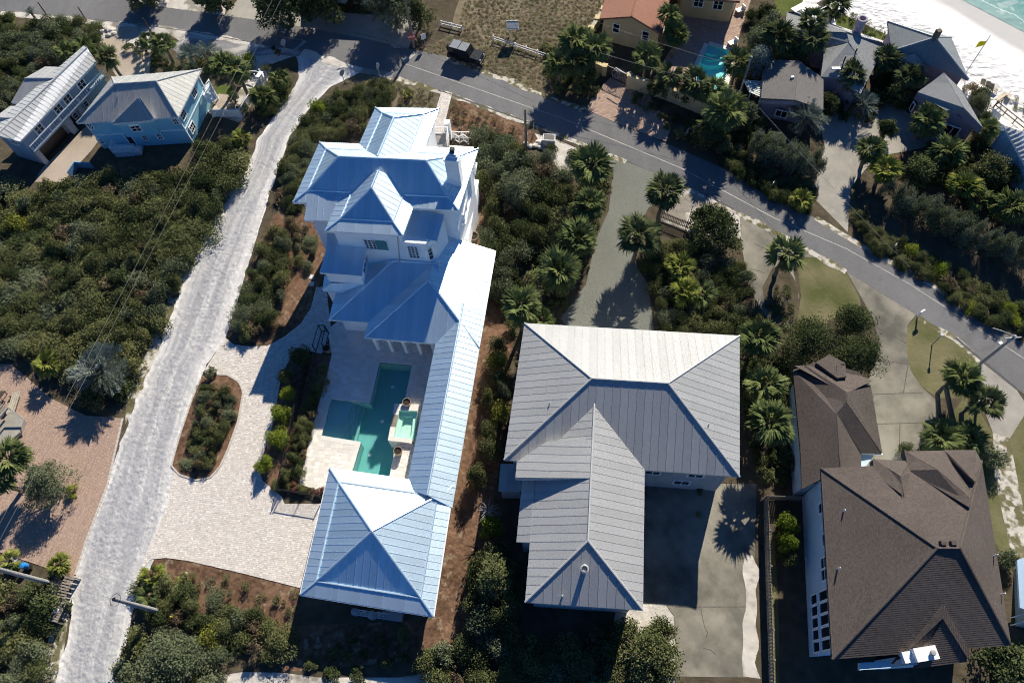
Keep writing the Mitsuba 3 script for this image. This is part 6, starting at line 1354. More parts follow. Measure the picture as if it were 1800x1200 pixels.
# across the road
for p, r, m, lb in (((9.54, 64.68, 4.2),1.9,'palm_leaf','left most palm of the cluster beside the dry field, upper one'), ((11.49, 63.40, 4.2),1.8,'palm_leaf','palm of the cluster beside the tiled villa wall'),
    ((7.60, 62.54, 3.2),1.7,'palm_leaf','low palm of the cluster nearest the road edge'), ((9.66, 62.21, 3.6),1.6,'palm_leaf_dark','middle palm of the cluster beside the dry field'),
    ((17.01, 62.20, 3.4),1.9,'palm_leaf','palm in front of the tiled villa wall'), ((19.10, 59.45, 3.2),1.7,'palm_leaf_dark','palm between tiled villa and turquoise pool, upper one'),
    ((21.69, 58.12, 3),1.8,'palm_leaf_dark','palm at the near end of the turquoise pool, left one'), ((23.24, 56.79, 3),1.7,'palm_leaf','palm at the near end of the turquoise pool, right one'),
    ((20.07, 67.11, 4.6),1.3,'palm_leaf','palm beside the clay tile roof at the top'), ((20.84, 65.69, 3),1.5,'palm_leaf','palm at the corner of the clay tile roof'),
    ((26.53, 60.57, 3.2),1.5,'palm_leaf','palm between turquoise pool and slatted pergola'), ((23.61, 53.29, 3.8),2.1,'palm_leaf','broad palm left of the lilac house'),
    ((22.54, 52.80, 2),1.7,'palm_leaf_dark','dark palm by the road below the broad palm'), ((31.26, 62.81, 4.4),1.6,'palm_leaf_dark','palm left of the beach cottage roof'),
    ((34.86, 63.79, 5),1.7,'palm_leaf_dark','tall palm over the beach cottage, upper one'), ((34.64, 61.48, 4.6),1.7,'palm_leaf_dark','tall palm over the beach cottage, lower one'),
    ((38.39, 66.48, 4.4),1.5,'palm_leaf_dark','palm at the edge of the beach at the top'), ((38.33, 57.71, 2.9),1.8,'palm_leaf_dark','palm in front of the beach cottage gable'),
    ((42.34, 59.86, 2.7),1.6,'palm_leaf_dark','palm between beach cottage and mauve house'), ((44.32, 57.11, 2.6),1.5,'palm_leaf_dark','palm in front of the pyramid roof'),
    ((44.18, 50.92, 2.6),1.75,'palm_leaf','palm beside the mauve garage gable'), ((37.36, 47.77, 2.6),1.5,'palm_leaf','palm at the fork of the pale driveway'),
    ((38.10, 45.33, 2.2),1.5,'palm_leaf_yellow','palm on the mulch yard below the driveway fork'), ((44.99, 46.95, 2.2),1.6,'palm_leaf','palm in front of the mauve garage'),
    ((44.94, 42.63, 2.2),1.5,'palm_leaf_yellow','palm above the long hedge at the right'), ((46.24, 41.21, 1.9),1.4,'palm_leaf','palm beside the wide dark tree near the right edge'),
    ((48.58, 39.84, 2.3),1.8,'palm_leaf','palm at the right edge below the blue house'), ((50.21, 49.80, 1.8),1.2,'palm_leaf','palm between mauve house and blue edge house'),
    ((29.74, 43.44, 1),1.2,'palm_leaf_yellow','low palmetto at the road edge beside the pale driveway')):
    palm('cabbage_palm' if p[2] > 1.5 else 'palmetto', p, r * 1.12, lb, m, nf=28)
for p, r, h, m, lb in (((21.35, 58.73),1.7,2.8,DK_,'dark rounded tree behind the garden wall under the courtyard palms'), ((21.81, 52.17),1.8,2.8,DK_,'dark bush tree at the road edge below the broad palm'), ((29.85, 64.66),1.9,3.6,GG,'leafy tree at the edge of the red courtyard beside the silvery tree'),
    ((35.57, 55.39),1.5,2.4,DK_,'dark bush tree at the corner of the lilac house'), ((42.99, 55.61),1.5,2.4,DK_,'dark tree in the shade between beach cottage and mauve garage'), ((46.38, 43.16),1.5,2.2,OL,'olive tree among the palms above the long hedge'),
    ((43.53, 45.62),1.4,2.0,DK_,'dark tree at the upper end of the long hedge'), ((51.37, 44.13),1.7,2.8,OL,'olive tree against the blue house at the right edge'), ((10.53, 62.41),2.0,3.0,DK_,'dark bush tree under the palm cluster by the dry field'),
    ((18.35, 59.80),1.5,2.2,DK_,'dark bush behind the garden wall beside the iron gate'), ((28.84, 51.11),1.2,2.0,GG,'grey green bush at the upper end of the hedge near the lilac house'), ((40.80, 51.61),1.3,2.0,DK_,'dark bush at the edge of the pale drive below the mauve garage')):
    tree('broad_tree', p, r, h, lb, m, 4200, .17)

# upper left corner
for p, r, m, lb, nf in (((-42.27, 68.35, 4.0),1.5,'palm_leaf_dark','palm with a bare trunk at the end of the balcony house roof',28), ((-37.17, 71.35, 2.8),1.5,'palm_leaf','palm beside the pale apron above the blue house',24),
    ((-39.64, 73.42, 1.6),1.3,'palm_leaf_dark','low palm left of the palm above the blue house',22), ((-29.26, 66.04, 3.8),1.75,'palm_leaf','palm over the corner of the blue house, left crown',28), ((-27.70, 64.99, 3.8),1.75,'palm_leaf','palm over the corner of the blue house, right crown',28),
    ((-49.29, 72.86, 1.4),1.3,'palm_leaf','palmetto behind the balcony house roof, left one',22), ((-47.43, 73.59, 1.4),1.3,'palm_leaf','palmetto behind the balcony house roof, right one',22),
    ((-23.76, 65.36, 1.6),1.5,'palm_leaf','palmetto beside the white gate at the junction',24), ((-25.43, 63.13, 1.4),1.6,'palm_leaf','palmetto outside the white fence by the sandy road',24),
    ((-27.24, 57.33, 1.3),1.1,'palm_leaf_yellow','small yellow green palmetto beside the sandy road',22), ((-42.35, 31.58, 1.5),1.5,'palm_leaf_yellow','yellow green palmetto at the edge of the thicket by the brick drive',26),
    ((-42.26, 21.96, 3.6),1.8,'palm_leaf','palm crown on the left edge above the brick drive, upper one',30), ((-43.03, 20.21, 3.2),1.7,'palm_leaf','palm crown on the left edge above the brick drive, lower one',28),
    ((-37.86, 13.53, .9),1.1,'palm_leaf_yellow','small palmetto between brick drive and wooden bins',22), ((-30.08, 12.04, .9),1.0,'palm_leaf_yellow','yellow green palmetto on the corner of the mulch bank, upper one',22), ((-30.12, 10.57, .9),1.0,'palm_leaf','palmetto on the corner of the mulch bank, lower one',22),
    ((-41.88, 14.16, .9),.95,'palm_leaf_yellow','small palmetto at the left edge under the leaning pole',20), ((-9.46, 62.74, .5),.6,'palm_leaf_yellow','small green palmetto on the dry verge by the junction',16), ((-27.81, 11.81, .4),.45,'palm_leaf_yellow','tiny palmetto on the mulch beside the paver court',14),
    ((21.99, 5.94, .5),.5,'palm_leaf_yellow','small palmetto in the shade of the brown house wall',14)):
    palm('palmetto' if p[2] < 2 else 'cabbage_palm', p, r, lb, m, nf=nf, skirt=p[2] > 2)
palm('pindo_palm', (-36.78, 30.21, 1.9), 2.5, 'big silver blue feather palm at the edge of the thicket by the sandy road', 'silver_leaf', 'feather', 44, up=(-.25, 1.3), skirt=False, trunk=.25)
palm('pindo_palm', (-34.24, 70.01, 1.9), 1.6, 'silver feather palm above the blue house roof, left one', 'silver_leaf', 'feather', 34, up=(-.2, 1.2), skirt=False, trunk=.22)
palm('pindo_palm', (-32.18, 70.33, 1.9), 1.4, 'silver feather palm above the blue house roof, right one', 'silver_leaf', 'feather', 32, up=(-.2, 1.2), skirt=False, trunk=.22)
palm('pindo_palm', (32.16, 52.79, 2.0), 2.2, 'big silver feather palm in front of the lilac house', 'silver_leaf', 'feather', 44, up=(-.35, 1.3), skirt=False, trunk=.25)
palm('pindo_palm', (38.89, 54.43, 1.8), 1.7, 'silver feather palm in the shade beside the beach cottage', 'silver_leaf', 'feather', 34, up=(-.3, 1.2), skirt=False, trunk=.22)
palm('yucca', (-55.89, 81.31, .6), .9, 'blue grey spiky agave at the road edge in the upper left corner', 'silver_leaf', 'feather', 26, up=(.1, 1.3), skirt=False, trunk=.12, cat_='agave')
palm('yucca', (-25.67, 68.10, .6), .8, 'spiky yucca on the white sand outside the gate', 'olive_leaf', 'feather', 26, up=(.1, 1.3), skirt=False, trunk=.1, cat_='yucca')
palm('yucca', (-24.55, 70.80, .4), .7, 'grassy tussock at the foot of the stop sign by the junction', 'dry_grass', 'feather', 30, up=(.2, 1.4), skirt=False, trunk=.08, cat_='grass')
shrub('topiary', (-27.79, 69.78), 1.0, 1.8, 'round clipped green topiary ball on the white sand', 'lime_leaf', 'ball', cat_='topiary')
HG = 'lime green shrubs in a row along the paver drive'
for x, lb, m, r, h in (((-19.40, 30.46), 'dark round shrub at the top of the row beside the paver drive, in full shade', DK_, 1.1, 2.2), ((-20.62, 28.79), 'shrub second in the row beside the paver drive, half shaded', OL, .9, 1.8), ((-20.39, 26.98), 'lime green shrub third in the row beside the paver drive', 'lime_leaf', .9, 1.8),
    ((-20.75, 25.05), 'lime green shrub fourth in the row beside the paver drive', 'lime_leaf', 1.0, 1.9), ((-20.88, 22.74), 'lime green shrub fifth in the row beside the paver drive', 'lime_leaf', 1.1, 1.9), ((-21.92, 20.48), 'bright lime green shrub last in the row beside the paver drive', 'lime_leaf', 1.0, 1.7)):
    shrub('lime_shrub', x, r, h, lb, m, 'fine')
shrub('shrub', (-20.94, 18.86), .6, .7, 'olive shrub at the foot of the black fence corner', OL)
mass('reddish_hedge', 'reddish low hedge along the edge of the pool terrace near the pool house', Polygon([(-20.04, 19.08), (-16.76, 18.32), (-16.83, 17.74), (-20.09, 18.49)]), 'fine', ['reddish_leaf', 'reddish_leaf', OL], (.32, .45), (.6, .8), 40, .5, 'hedge', 0)
shrub('shrub', (-27.86, 29.94), .85, 1.1, 'pale olive shrub at the tip of the island bed beside the sandy road', GG, 'loose')
shrub('lime_shrub', (-2.85, 13.62), 1.2, 3.2, 'bright lime green bush between mulch strip and grey wing', 'lime_leaf', 'fine')
shrub('shrub', (-3.83, 18.08), 1.1, 3.0, 'olive shrub beside the end of the gallery roof', OL, 'fine')
shrub('shrub', (20.34, 10.60), 1.0, 2.4, 'tall narrow bright green shrub beside the brown house wall, upper one', 'lime_leaf', 'fine')
shrub('shrub', (20.62, 11.92), .95, 2.3, 'tall narrow bright green shrub beside the brown house wall, top of the pair', 'lime_leaf', 'fine', seed=3)
shrub('shrub', (20.11, 9.30), .8, 1.6, 'dark lower shrub beside the brown house wall under the bright pair', OL, 'fine')
shrub('shrub', (32.00, 17.49), .9, 1.2, 'dark rounded shrub at the brown house entry', DK_, 'ball')
shrub('shrub', (-38.41, 19.78), .8, .9, 'yellow green bush on the rim of the oval bed on the brick drive', 'lime_leaf', 'loose')
shrub('shrub', (-24.85, 7.07), 1.2, 1.8, 'yellow green rounded shrub in the bottom scrub', 'yellow_green_leaf', 'fine')
shrub('shrub', (-25.98, 6.69), .7, 1.2, 'small yellow green shrub left of the rounded one in the bottom scrub', 'yellow_green_leaf', 'fine')
shrub('shrub', (14.61, 15.60), .5, .5, 'small weedy bush at the corner of the grey house wall', OL, 'loose')
shrub('shrub', (13.89, 13.53), .4, .5, 'sprig of weeds on the concrete court in shade', OL, 'tuft', cat_='weeds')
shrub('shrub', (5.86, 53.14), .9, .8, 'low clipped hedge bush behind the trash bin', DK_, 'ball')
shrub('shrub', (8.05, 52.13), .9, .8, 'low dark hedge bush between trash bin and first palm', DK_, 'ball')
shrub('shrub', (-19.30, 61.03), 1.4, 1.7, 'bright green rounded shrub in the scrub by the side road bend', 'lime_leaf', 'fine')
shrub('shrub', (-49.55, 48.31), 1.5, 2.0, 'yellow green shrub standing out of the left thicket near the left edge', 'yellow_green_leaf', 'fine')
shrub('shrub', (-25.96, 5.16), .9, 1.2, 'small dense shrub at the bottom edge near the sandy road', DK_, 'fine')
shrub('shrub', (-28.57, 56.40), 1.5, 2.2, 'large olive shrub at the corner of the blue house by the sandy road', OL, 'big')
shrub('shrub', (-31.87, 56.75), 1.2, 1.8, 'dark shrub against the blue house corner', DK_, 'big')
shrub('shrub', (-28.06, 62.61), 1.0, 1.2, 'grey green bushes inside the white fence, upper one', GG, 'loose')
shrub('shrub', (-29.03, 64.02), .9, 1.4, 'grey green bushes inside the white fence, lower one', GG, 'loose')
shrub('shrub', (-24.66, 62.41), 1.1, 1.2, 'dark bush outside the white fence beside the sandy road', DK_, 'big')
Bt = thing('bare_bush', 'bare grey leafless bush beside the lime bush and the grey wing', 'bush')
b_ = (-3.00, 14.82); rg_ = np.random.default_rng(5); ms = []
for i in range(26):
    a = rg_.uniform(0, 6.28); e = rg_.uniform(.2, 1.2); l = rg_.uniform(.7, 1.2)
    q = np.array([math.cos(a) * math.cos(e), math.sin(a) * math.cos(e), math.sin(e)])
    s_ = np.array([*b_, 1.9]); m_ = s_ + q * l * .5; ms.append(tube([s_, m_, m_ + (q + rg_.normal(0, .25, 3)) * l * .5], [.035, .025, .01], 5))
    ms.append(tube([m_, m_ + (q + rg_.normal(0, .5, 3)) * l * .4], [.02, .008], 5))
ms.append(tube([(*b_, 0), (*b_, 1.95)], [.07, .05], 6))
add(Bt + '__branch', cat(ms), 'grey_pole')

# ---------------------------------------------------------------- poles, wires, signs, bins, fences, vehicle
def pole(base, h, label, mat='pole_wood', r=.15, key='utility_pole'):
    t = thing(key, label, 'utility pole')
    add(t + '__shaft', tube([(*base, 0), (*base, h * .5), (*base, h)], [r * 1.15, r, r * .8], 10), mat, 50)
    return t
t = pole((3.09, 52.69), 6.9, 'brown wooden pole standing in the thicket beside the main road')
add(t + '__loop', tube([((3.09, 52.69)[0] + .25, (3.09, 52.69)[1], 6.6), ((3.09, 52.69)[0] + .5, (3.09, 52.69)[1] + .1, 5.6), ((3.09, 52.69)[0] + .2, (3.09, 52.69)[1], 4.6)], .025, 5), 'grey_metal')
t = pole((-29.42, 9.39), 7.1, 'grey pole with coiled wire at its top leaning over the sandy road at the bottom', 'grey_pole', .17)
c = (-29.42, 9.39, 7.0)
add(t + '__wire_coil', tube([(c[0] + .36 * math.cos(a) * (1 + .15 * math.sin(3 * a)), c[1] + .42 * math.sin(a), 6.95 + .1 * math.sin(2 * a)) for a in np.linspace(0, 12.5, 50)], .018, 5), 'black_metal')
add(t + '__cap', box((c[0], c[1], 7.05), (.22, .2, .15), .3), 'black_metal')
t = pole((-38.53, 12.22), 9.0, 'grey wooden pole leaning in from the left edge above the wooden bins', 'grey_pole', .17)
top2 = np.array([*(-38.53, 12.22), 8.9])
t = pole((41.26, 24.82), 5.5, 'street light pole beside the main road at the right', 'sign_back', .13, 'street_lamp')
c = (41.26, 24.82)
add(t + '__arm', cat([tube([(c[0], c[1], 5.4), (c[0] - .9, c[1] + .5, 5.5), (c[0] - 1.5, c[1] + .9, 5.4)], .05, 6), beam((c[0] - .7, c[1], 5.1), (c[0] + .7, c[1], 5.1), .1, .1)]), 'sign_back')
add(t + '__lamp', box((c[0] - .35, c[1] + .12, 3.9), (.32, .22, .14), .4), 'sign_white')
add(t + '__box', box((c[0], c[1], 4.6), (.35, .3, .5), .4), 'grey_metal')
t = pole((27.24, 59.13), 5.2, 'grey pole among the palms beside the slatted pergola', 'grey_pole', .13)
t = pole((-8.69, 70.68), 6.5, 'dark wooden pole behind the red stop sign at the junction', 'pole_wood', .14)
pt = np.array([*(-8.69, 70.68), 6.4])
t = pole((-40.46, 76.39), 2.4, 'short dark post beside the pale apron at the upper left', 'dark_wood', .1, 'post')
t = pole((-49.21, 80.04), 1.9, 'dark bollard like post beside the far road, right of two', 'dark_wood', .07, 'post')
t = pole((-54.61, 81.81), 1.7, 'dark bollard like post beside the far road, left of two', 'dark_wood', .07, 'post')
def wire(label, p, q, sag=.25, r=.012, n=14):
    p, q = np.asarray(p, float), np.asarray(q, float)
    t = thing('power_line', label, 'power line')
    add(t + '__cable', tube([p + (q - p) * u - [0, 0, 4 * sag * u * (1 - u)] for u in np.linspace(0, 1, n)], r, 5), 'wire_grey')
plain('wire_grey', (.20, .20, .19), .5)
wire('upper left of the two long wires crossing the left thicket', top2, (-22.49, 71.13, 8.0))
wire('right one of the two long wires crossing the left thicket', top2 + [.35, .1, -.4], (-21.73, 71.56, 7.6))
wire('thin service wire crossing the sandy road to the coiled pole', top2 - [0, 0, 3.5], (-29.47, 9.41, 6.9), .2, .012)
wire('guy wire running down over the parked black vehicle', (*(-0.62, 65.94), .05), pt + [0, 2, 3], .0, .014)
add('guy_guard', tube([(-3.79, 69.20, 1.75), (-3.27, 68.55, 1.3)], .035, 6), 'yellow_paint'); L('guy_guard', 'yellow plastic guard on the guy wire above the black vehicle', 'cable guard')
wire('upper of the wires passing in front of the cream villa wall', (12.20, 65.44, 5.6), (25.78, 57.98, 5.0), .15)
wire('lower of the wires passing in front of the palms and iron gate', (10.80, 62.20, 5.0), (25.25, 55.06, 4.6), .15)
wire('wire running from the lilac house corner over the long hedge', (26.81, 52.73, 4.4), (35.51, 32.61, 4.6), .2)

def sign_post(base, h, label, face, s, yaw, shape='oct', mat=None, key='stop_sign', cat_='stop sign'):
    t = thing(key, label, cat_)
    add(t + '__post', box((*base, 0), (.06, .06, h), yaw), 'grey_metal')
    d = np.array([math.cos(yaw), math.sin(yaw)]); nn = np.array([-d[1], d[0]])
    if shape == 'oct': pts = [(s * math.cos(math.pi / 8 + i * math.pi / 4), s * math.sin(math.pi / 8 + i * math.pi / 4)) for i in range(8)]
    else: pts = [(-s * .8, -s), (s * .8, -s), (s * .8, s), (-s * .8, s)]
    v, f = prism(Polygon(pts), -.012, .012)
    o = np.array([*(base + nn * -.05), h - s])
    V3 = o + v[:, :1] * np.array([*d, 0]) + v[:, 1:2] * np.array([0, 0, 1.0]) + v[:, 2:] * np.array([*nn, 0])
    add(t + '__plate', (V3, f), face)
    return t, o, d, nn
def lettering(key, text, h, o, d, nn, mat, off, dz=0.0, bold=True, depth=.006):
    m = meshkit.text_mesh(text, h, depth, bold); v = np.array(m.vertices); v[:, 0] -= (v[:, 0].min() + v[:, 0].max()) / 2; v[:, 1] -= (v[:, 1].min() + v[:, 1].max()) / 2
    V3 = o + v[:, :1] * np.array([*d, 0]) + (v[:, 1:2] + dz) * np.array([0, 0, 1.0]) - v[:, 2:] * np.array([*nn, 0]) - off * np.array([*nn, 0])
    add(key, (V3, np.array(m.faces)), mat)
t, o, d, nn = sign_post(np.array((-8.76, 70.59)), 2.0, 'red stop sign facing the camera in the shade beside the road junction', 'red_sign', .42, .1)
lettering(t + '__lettering', 'STOP', .24, o, d, nn, 'sign_white', .014)
t, o, d, nn = sign_post(np.array((-7.41, 70.72)), 1.75, 'white speed limit sign in the shade of the roadside oak', 'sign_white', .38, .35, 'rect', key='road_sign', cat_='road sign')
t, o, d, nn = sign_post(np.array((-12.53, 65.64)), 2.5, 'grey backed narrow sign on a thin post at the near side of the junction', 'sign_back', .38, 1.1, 'oct', key='road_sign', cat_='road sign')
t, o, d, nn = sign_post(np.array((-16.72, 65.75)), 1.9, 'dark backed sign with crossed street name blades beside the sandy road', 'sign_back', .40, .9, 'oct')
add(t + '__street_name', cat([beam((*(o[:2] - [.45, .1]), 2.1), (*(o[:2] + [.45, .1]), 2.1), .03, .16), beam((*(o[:2] - [-.1, .4]), 2.28), (*(o[:2] + [-.1, .4]), 2.28), .03, .16)]), 'grey_metal')
t, o, d, nn = sign_post(np.array((-23.70, 71.25)), 2.1, 'grey backed stop sign beside the painted stop line at the upper left', 'sign_back', .42, .9, 'oct')
t, o, d, nn = sign_post(np.array((-25.06, 71.31)), 1.3, 'short dark round sign left of the grey backed stop sign', 'black_plastic', .3, .6, 'oct', key='road_sign', cat_='road sign')
t, o, d, nn = sign_post(np.array((4.13, 55.69)), 2.2, 'thin brown marker post beside the road and trash bin', 'dark_wood', .12, .3, 'rect', key='marker_post', cat_='post')
t, o, d, nn = sign_post(np.array((18.58, 42.79)), 2.6, 'thin pale lamp post beside the black picket fence', 'sign_white', .12, .3, 'rect', key='marker_post', cat_='post')
t, o, d, nn = sign_post(np.array((2.94, 36.00)), 2.6, 'thin pale lamp post among the palms left of the gravel drive', 'sign_white', .1, .3, 'rect', key='marker_post', cat_='post')
t, o, d, nn = sign_post(np.array((20.36, 53.89)), .9, 'narrow white board sign in front of the garden wall planting', 'sign_white', .5, .9, 'rect', key='yard_sign', cat_='yard sign')
t, o, d, nn = sign_post(np.array((27.63, 46.05)), .9, 'small white sign on the green bank beside the road', 'sign_white', .22, .9, 'rect', key='yard_sign', cat_='yard sign')
t, o, d, nn = sign_post(np.array((37.40, 37.52)), .9, 'small white sign on the hedge bank further down the road', 'sign_white', .25, .9, 'rect', key='yard_sign', cat_='yard sign')
# sales board
t = thing('sales_board', 'white and blue board on two posts standing on the dry lot', 'billboard')
bb = np.array((3.02, 70.96)); yw = -.11; d = np.array([math.cos(yw), math.sin(yw)]); nn = np.array([-d[1], d[0]])
add(t + '__post', cat([box((*(bb + d * s), 0), (.1, .1, 2.4), yw) for s in (-.45, .45)]), 'pale_wood')
o = np.array([*(bb - nn * .08), 1.75])
add(t + '__panel', beam((*(o - [*(d * .72), 0])[:2], 1.75), (*(o + [*(d * .72), 0])[:2], 1.75), .04, 1.25), 'sign_white')
add(t + '__header', beam((*(o - [*(d * .68), 0])[:2] - nn * .026, 2.22), (*(o + [*(d * .68), 0])[:2] - nn * .026, 2.22), .012, .2), 'sign_blue')
add(t + '__footer', beam((*(o - [*(d * .6), 0])[:2] - nn * .026, 1.27), (*(o + [*(d * .6), 0])[:2] - nn * .026, 1.27), .012, .1), 'sign_blue')
# white rail fences beside the dry lot
Fc = thing('rail_fence', 'white two rail fence along the front of the dry lot', 'fence')
fp = [(0.71, 70.65), (6.81, 66.94)]
for i in range(6):
    p = along(fp[0], fp[1], i / 5); add(Fc + '__post', cat([box((*p, 0), (.1, .1, .72), -.3), box((*p, .72), (.13, .13, .05), -.3)]), 'white_paint')
for i in range(5):
    for z in (.3, .6): add(Fc + '__rail', beam((*along(fp[0], fp[1], i / 5 + .01), z), (*along(fp[0], fp[1], (i + 1) / 5 - .01), z), .05, .09), 'white_paint')
Fc = thing('rail_fence', 'short white rail fence lying beside the oak and the guy wire', 'fence')
fp = [(-5.37, 73.99), (-2.96, 72.82)]
for i in range(3): add(Fc + '__post', box((*along(fp[0], fp[1], i / 2), 0), (.12, .12, .7), -.3), 'white_paint')
for z in (.25, .6): add(Fc + '__rail', beam((*fp[0], z), (*fp[1], z), .05, .13), 'white_paint')

# white vinyl fence with gate beside the blue house
Fc = thing('vinyl_fence', 'white privacy fence with glossy panels turning the corner beside the blue house', 'fence')
def panel_fence(key, pts, h, mat, step, t=.05):
    for p, q in zip(pts[:-1], pts[1:]):
        p, q = v2(p), v2(q); n = max(1, round(np.linalg.norm(q - p) / step))
        for i in range(n):
            a, b = p + (q - p) * i / n, p + (q - p) * (i + 1) / n
            add(key + '__panel', cat([beam((*a, h * .45), (*b, h * .45), t * .6, h * .8)] + [beam((*(a + (b - a) * u), h * .1), (*(a + (b - a) * u), h * .85), .02 + t, .06) for u in np.linspace(.08, .92, 8)]), mat)
            add(key + '__rail', beam((*a, h * .9), (*b, h * .9), .1, .12), mat)
            add(key + '__post', box((*a, 0), (.13, .13, h), math.atan2(*(q - p)[::-1])), mat)
        add(key + '__post', box((*q, 0), (.13, .13, h), 0), mat)
panel_fence(Fc, [(-31.33, 62.08), (-28.16, 61.74), (-27.01, 64.57), (-26.18, 66.26)], 1.15, 'white_paint', 1.5)
G = thing('arched_gate', 'white arched gate structure at the end of the privacy fence', 'gate')
for x, y in [(-26.67, 66.68), (-26.18, 66.26), (-26.20, 67.35), (-25.68, 66.56)]: add(G + '__post', box((x, y, 0), (.14, .14, 1.5), .5), 'white_paint')
add(G + '__top', cat([beam((-26.29, 66.10, 1.5), (-25.85, 66.95, 1.5), .5, .1), beam((-25.85, 66.95, 1.5), (-25.51, 66.02, 1.5), .12, .1)]), 'white_paint')
add(G + '__curved_rail', tube([(-27.96, 68.10, 1.0), (-27.45, 67.88, .9), (-26.73, 67.60, 1.0), (-26.03, 67.12, 1.2)], .07, 6), 'white_paint')
# black fences round the pool
def iron(key, pts, h, step=2.0, pick=.13):
    for p, q in zip(pts[:-1], pts[1:]):
        p, q = v2(p), v2(q); l = np.linalg.norm(q - p); n = max(1, round(l / step)); yw = math.atan2(*(q - p)[::-1])
        for i in range(n + 1): add(key + '__post', box((*(p + (q - p) * i / n), 0), (.07, .07, h + .06), yw), 'black_metal')
        for z in (.15, h - .04): add(key + '__rail', beam((*p, z), (*q, z), .05, .05), 'black_metal')
        add(key + '__picket', cat([box((*(p + (q - p) * (j + .5) / int(l / pick)), .05), (.02, .02, h - .05), yw) for j in range(int(l / pick))]), 'black_metal', kind='stuff')
Fc = thing('iron_fence', 'black metal fence with thin pickets running between lime shrubs and glossy hedge', 'fence')
iron(Fc, [(-18.63, 31.23), (-19.70, 24.66), (-20.54, 18.25)], 1.25)
Fc = thing('iron_fence', 'black metal fence with thin pickets beside the reddish hedge and pool house', 'fence')
iron(Fc, [(-20.35, 18.23), (-16.92, 17.37)], 1.25)
G = thing('garden_gate', 'open black metal gate frames in the shade between hedge and house', 'gate')
for a, b in (((-18.22, 31.43), (-17.79, 33.50)), ((-17.79, 33.50), (-17.30, 33.45)), ((-17.38, 31.53), (-17.13, 33.31))):
    add(G + '__frame', cat([beam((*a, z), (*b, z), .06, .06) for z in (.1, 1.3)] + [box((*p, 0), (.07, .07, 1.4), 0) for p in (a, b)]), 'black_metal')
Fc = thing('picket_fence', 'black wooden picket fence between the gravel drive palm and the dark roadside tree', 'fence')
fp = [(15.71, 43.43), (19.79, 40.79)]
l = np.linalg.norm(v2(fp[1]) - v2(fp[0])); n = int(l / .17)
for j in range(n):
    p = along(fp[0], fp[1], (j + .5) / n); add(Fc + '__picket', box((*p, .05), (.09, .03, 1.15), -.35), 'weathered_wood')
for z in (.3, .95): add(Fc + '__rail', beam((*fp[0], z), (*fp[1], z), .04, .09), 'dark_wood')
Fc = thing('board_fence', 'long weathered wooden fence between the concrete court and the brown house yard', 'fence')
fp = [(19.56, 14.29), (18.46, 8.92), (17.58, 4.37), (16.76, 0.32)]
for p, q in zip(fp[:-1], fp[1:]):
    l = np.linalg.norm(v2(q) - v2(p)); n = int(l / .235)
    for j in range(n):
        c = along(p, q, (j + .5) / n); add(Fc + '__board', box((*c, .04), (.04, .15, 1.45 + .02 * math.sin(j * 7.1)), math.radians(1.5 * math.sin(j * 3.3))), 'weathered_wood')
    for z in (.35, 1.25): add(Fc + '__rail', beam((*p, z), (*q, z), .06, .1), 'weathered_wood')
    for u in (0, .5): add(Fc + '__post', cat([box((*(along(p, q, u) + [.08, 0]), 0), (.12, .12, 1.5), 0), box((*(along(p, q, u) + [.08, 0]), 1.5), (.1, .1, .05), 0)]), 'weathered_wood')
Fc = thing('board_fence', 'short dark wooden fence crossing to the brown garage wall', 'fence')
fp = [(19.49, 14.39), (22.46, 14.06)]
for j in range(16): add(Fc + '__board', box((*along(fp[0], fp[1], (j + .5) / 16), .04), (.15, .04, 1.3), 0), 'weathered_wood')
add(Fc + '__rail', beam((*fp[0], 1.0), (*fp[1], 1.0), .05, .09), 'weathered_wood')
Fc = thing('lattice_screen', 'pale lattice screen at the end of the long hedge near the right edge', 'fence')
la, lb_ = (47.14, 37.27, .9), (49.00, 36.17, .9)
add(Fc + '__lattice', cat([beam((*along(la, lb_, u), .3), (*along(la, lb_, min(1, u + .12)), 1.5), .03, .07) for u in np.linspace(0, .9, 10)] + [beam((*along(la, lb_, min(1, u + .12)), .3), (*along(la, lb_, u), 1.5), .035, .07) for u in np.linspace(0, .9, 10)]), 'sign_white')

# bins
def wheelie(p, yaw, mat, label, h=1.0, key='wheeled_bin'):
    t = thing(key, label, 'trash bin')
    add(t + '__body', cat([(np.array([[x * (.26 + .07 * z), y * (.27 + .08 * z), z * h * .9] for x in (-1, 1) for y in (-1, 1) for z in (0, 1)]) @ rot('z', yaw).T + [*p, .0], BF)]), mat)
    add(t + '__lid', cat([(box((0, 0, h * .9), (.70, .76, .07), 0)[0] @ rot('z', yaw).T + [*p, 0], BF), (box((-.36, 0, h * .93), (.08, .5, .06), 0)[0] @ rot('z', yaw).T + [*p, 0], BF)]), mat)
    return t
def slat_box(p, yaw, label, sx=1.55, sy=1.9, h=1.0):
    t = thing('bin_enclosure', label, 'bin enclosure')
    Rm = rot('z', yaw)
    def put(m): return m[0] @ Rm.T + [*p, 0], m[1]
    for i in range(9):
        y = -sy / 2 + sy * (i + .5) / 9
        add(t + '__slat', put(box((.45, y, h), (sx * .55, .13, .035), 0)), 'weathered_wood')
        add(t + '__slat', put(beam((-sx / 2 - .02, y, .05), (-sx / 2 - .02, y, h), .13, .03)), 'weathered_wood')
    for y in (-sy / 2, sy / 2):
        for k in range(4): add(t + '__board', put(beam((-sx / 2, y, .15 + k * .25), (sx / 2, y, .15 + k * .25), .03, .17)), 'weathered_wood')
    add(t + '__frame', cat([put(box((x, y, 0), (.1, .1, h - .03), 0)) for x in (-sx / 2, sx / 2) for y in (-sy / 2, sy / 2)]), 'weathered_wood')
    return t
YB = math.radians(74)
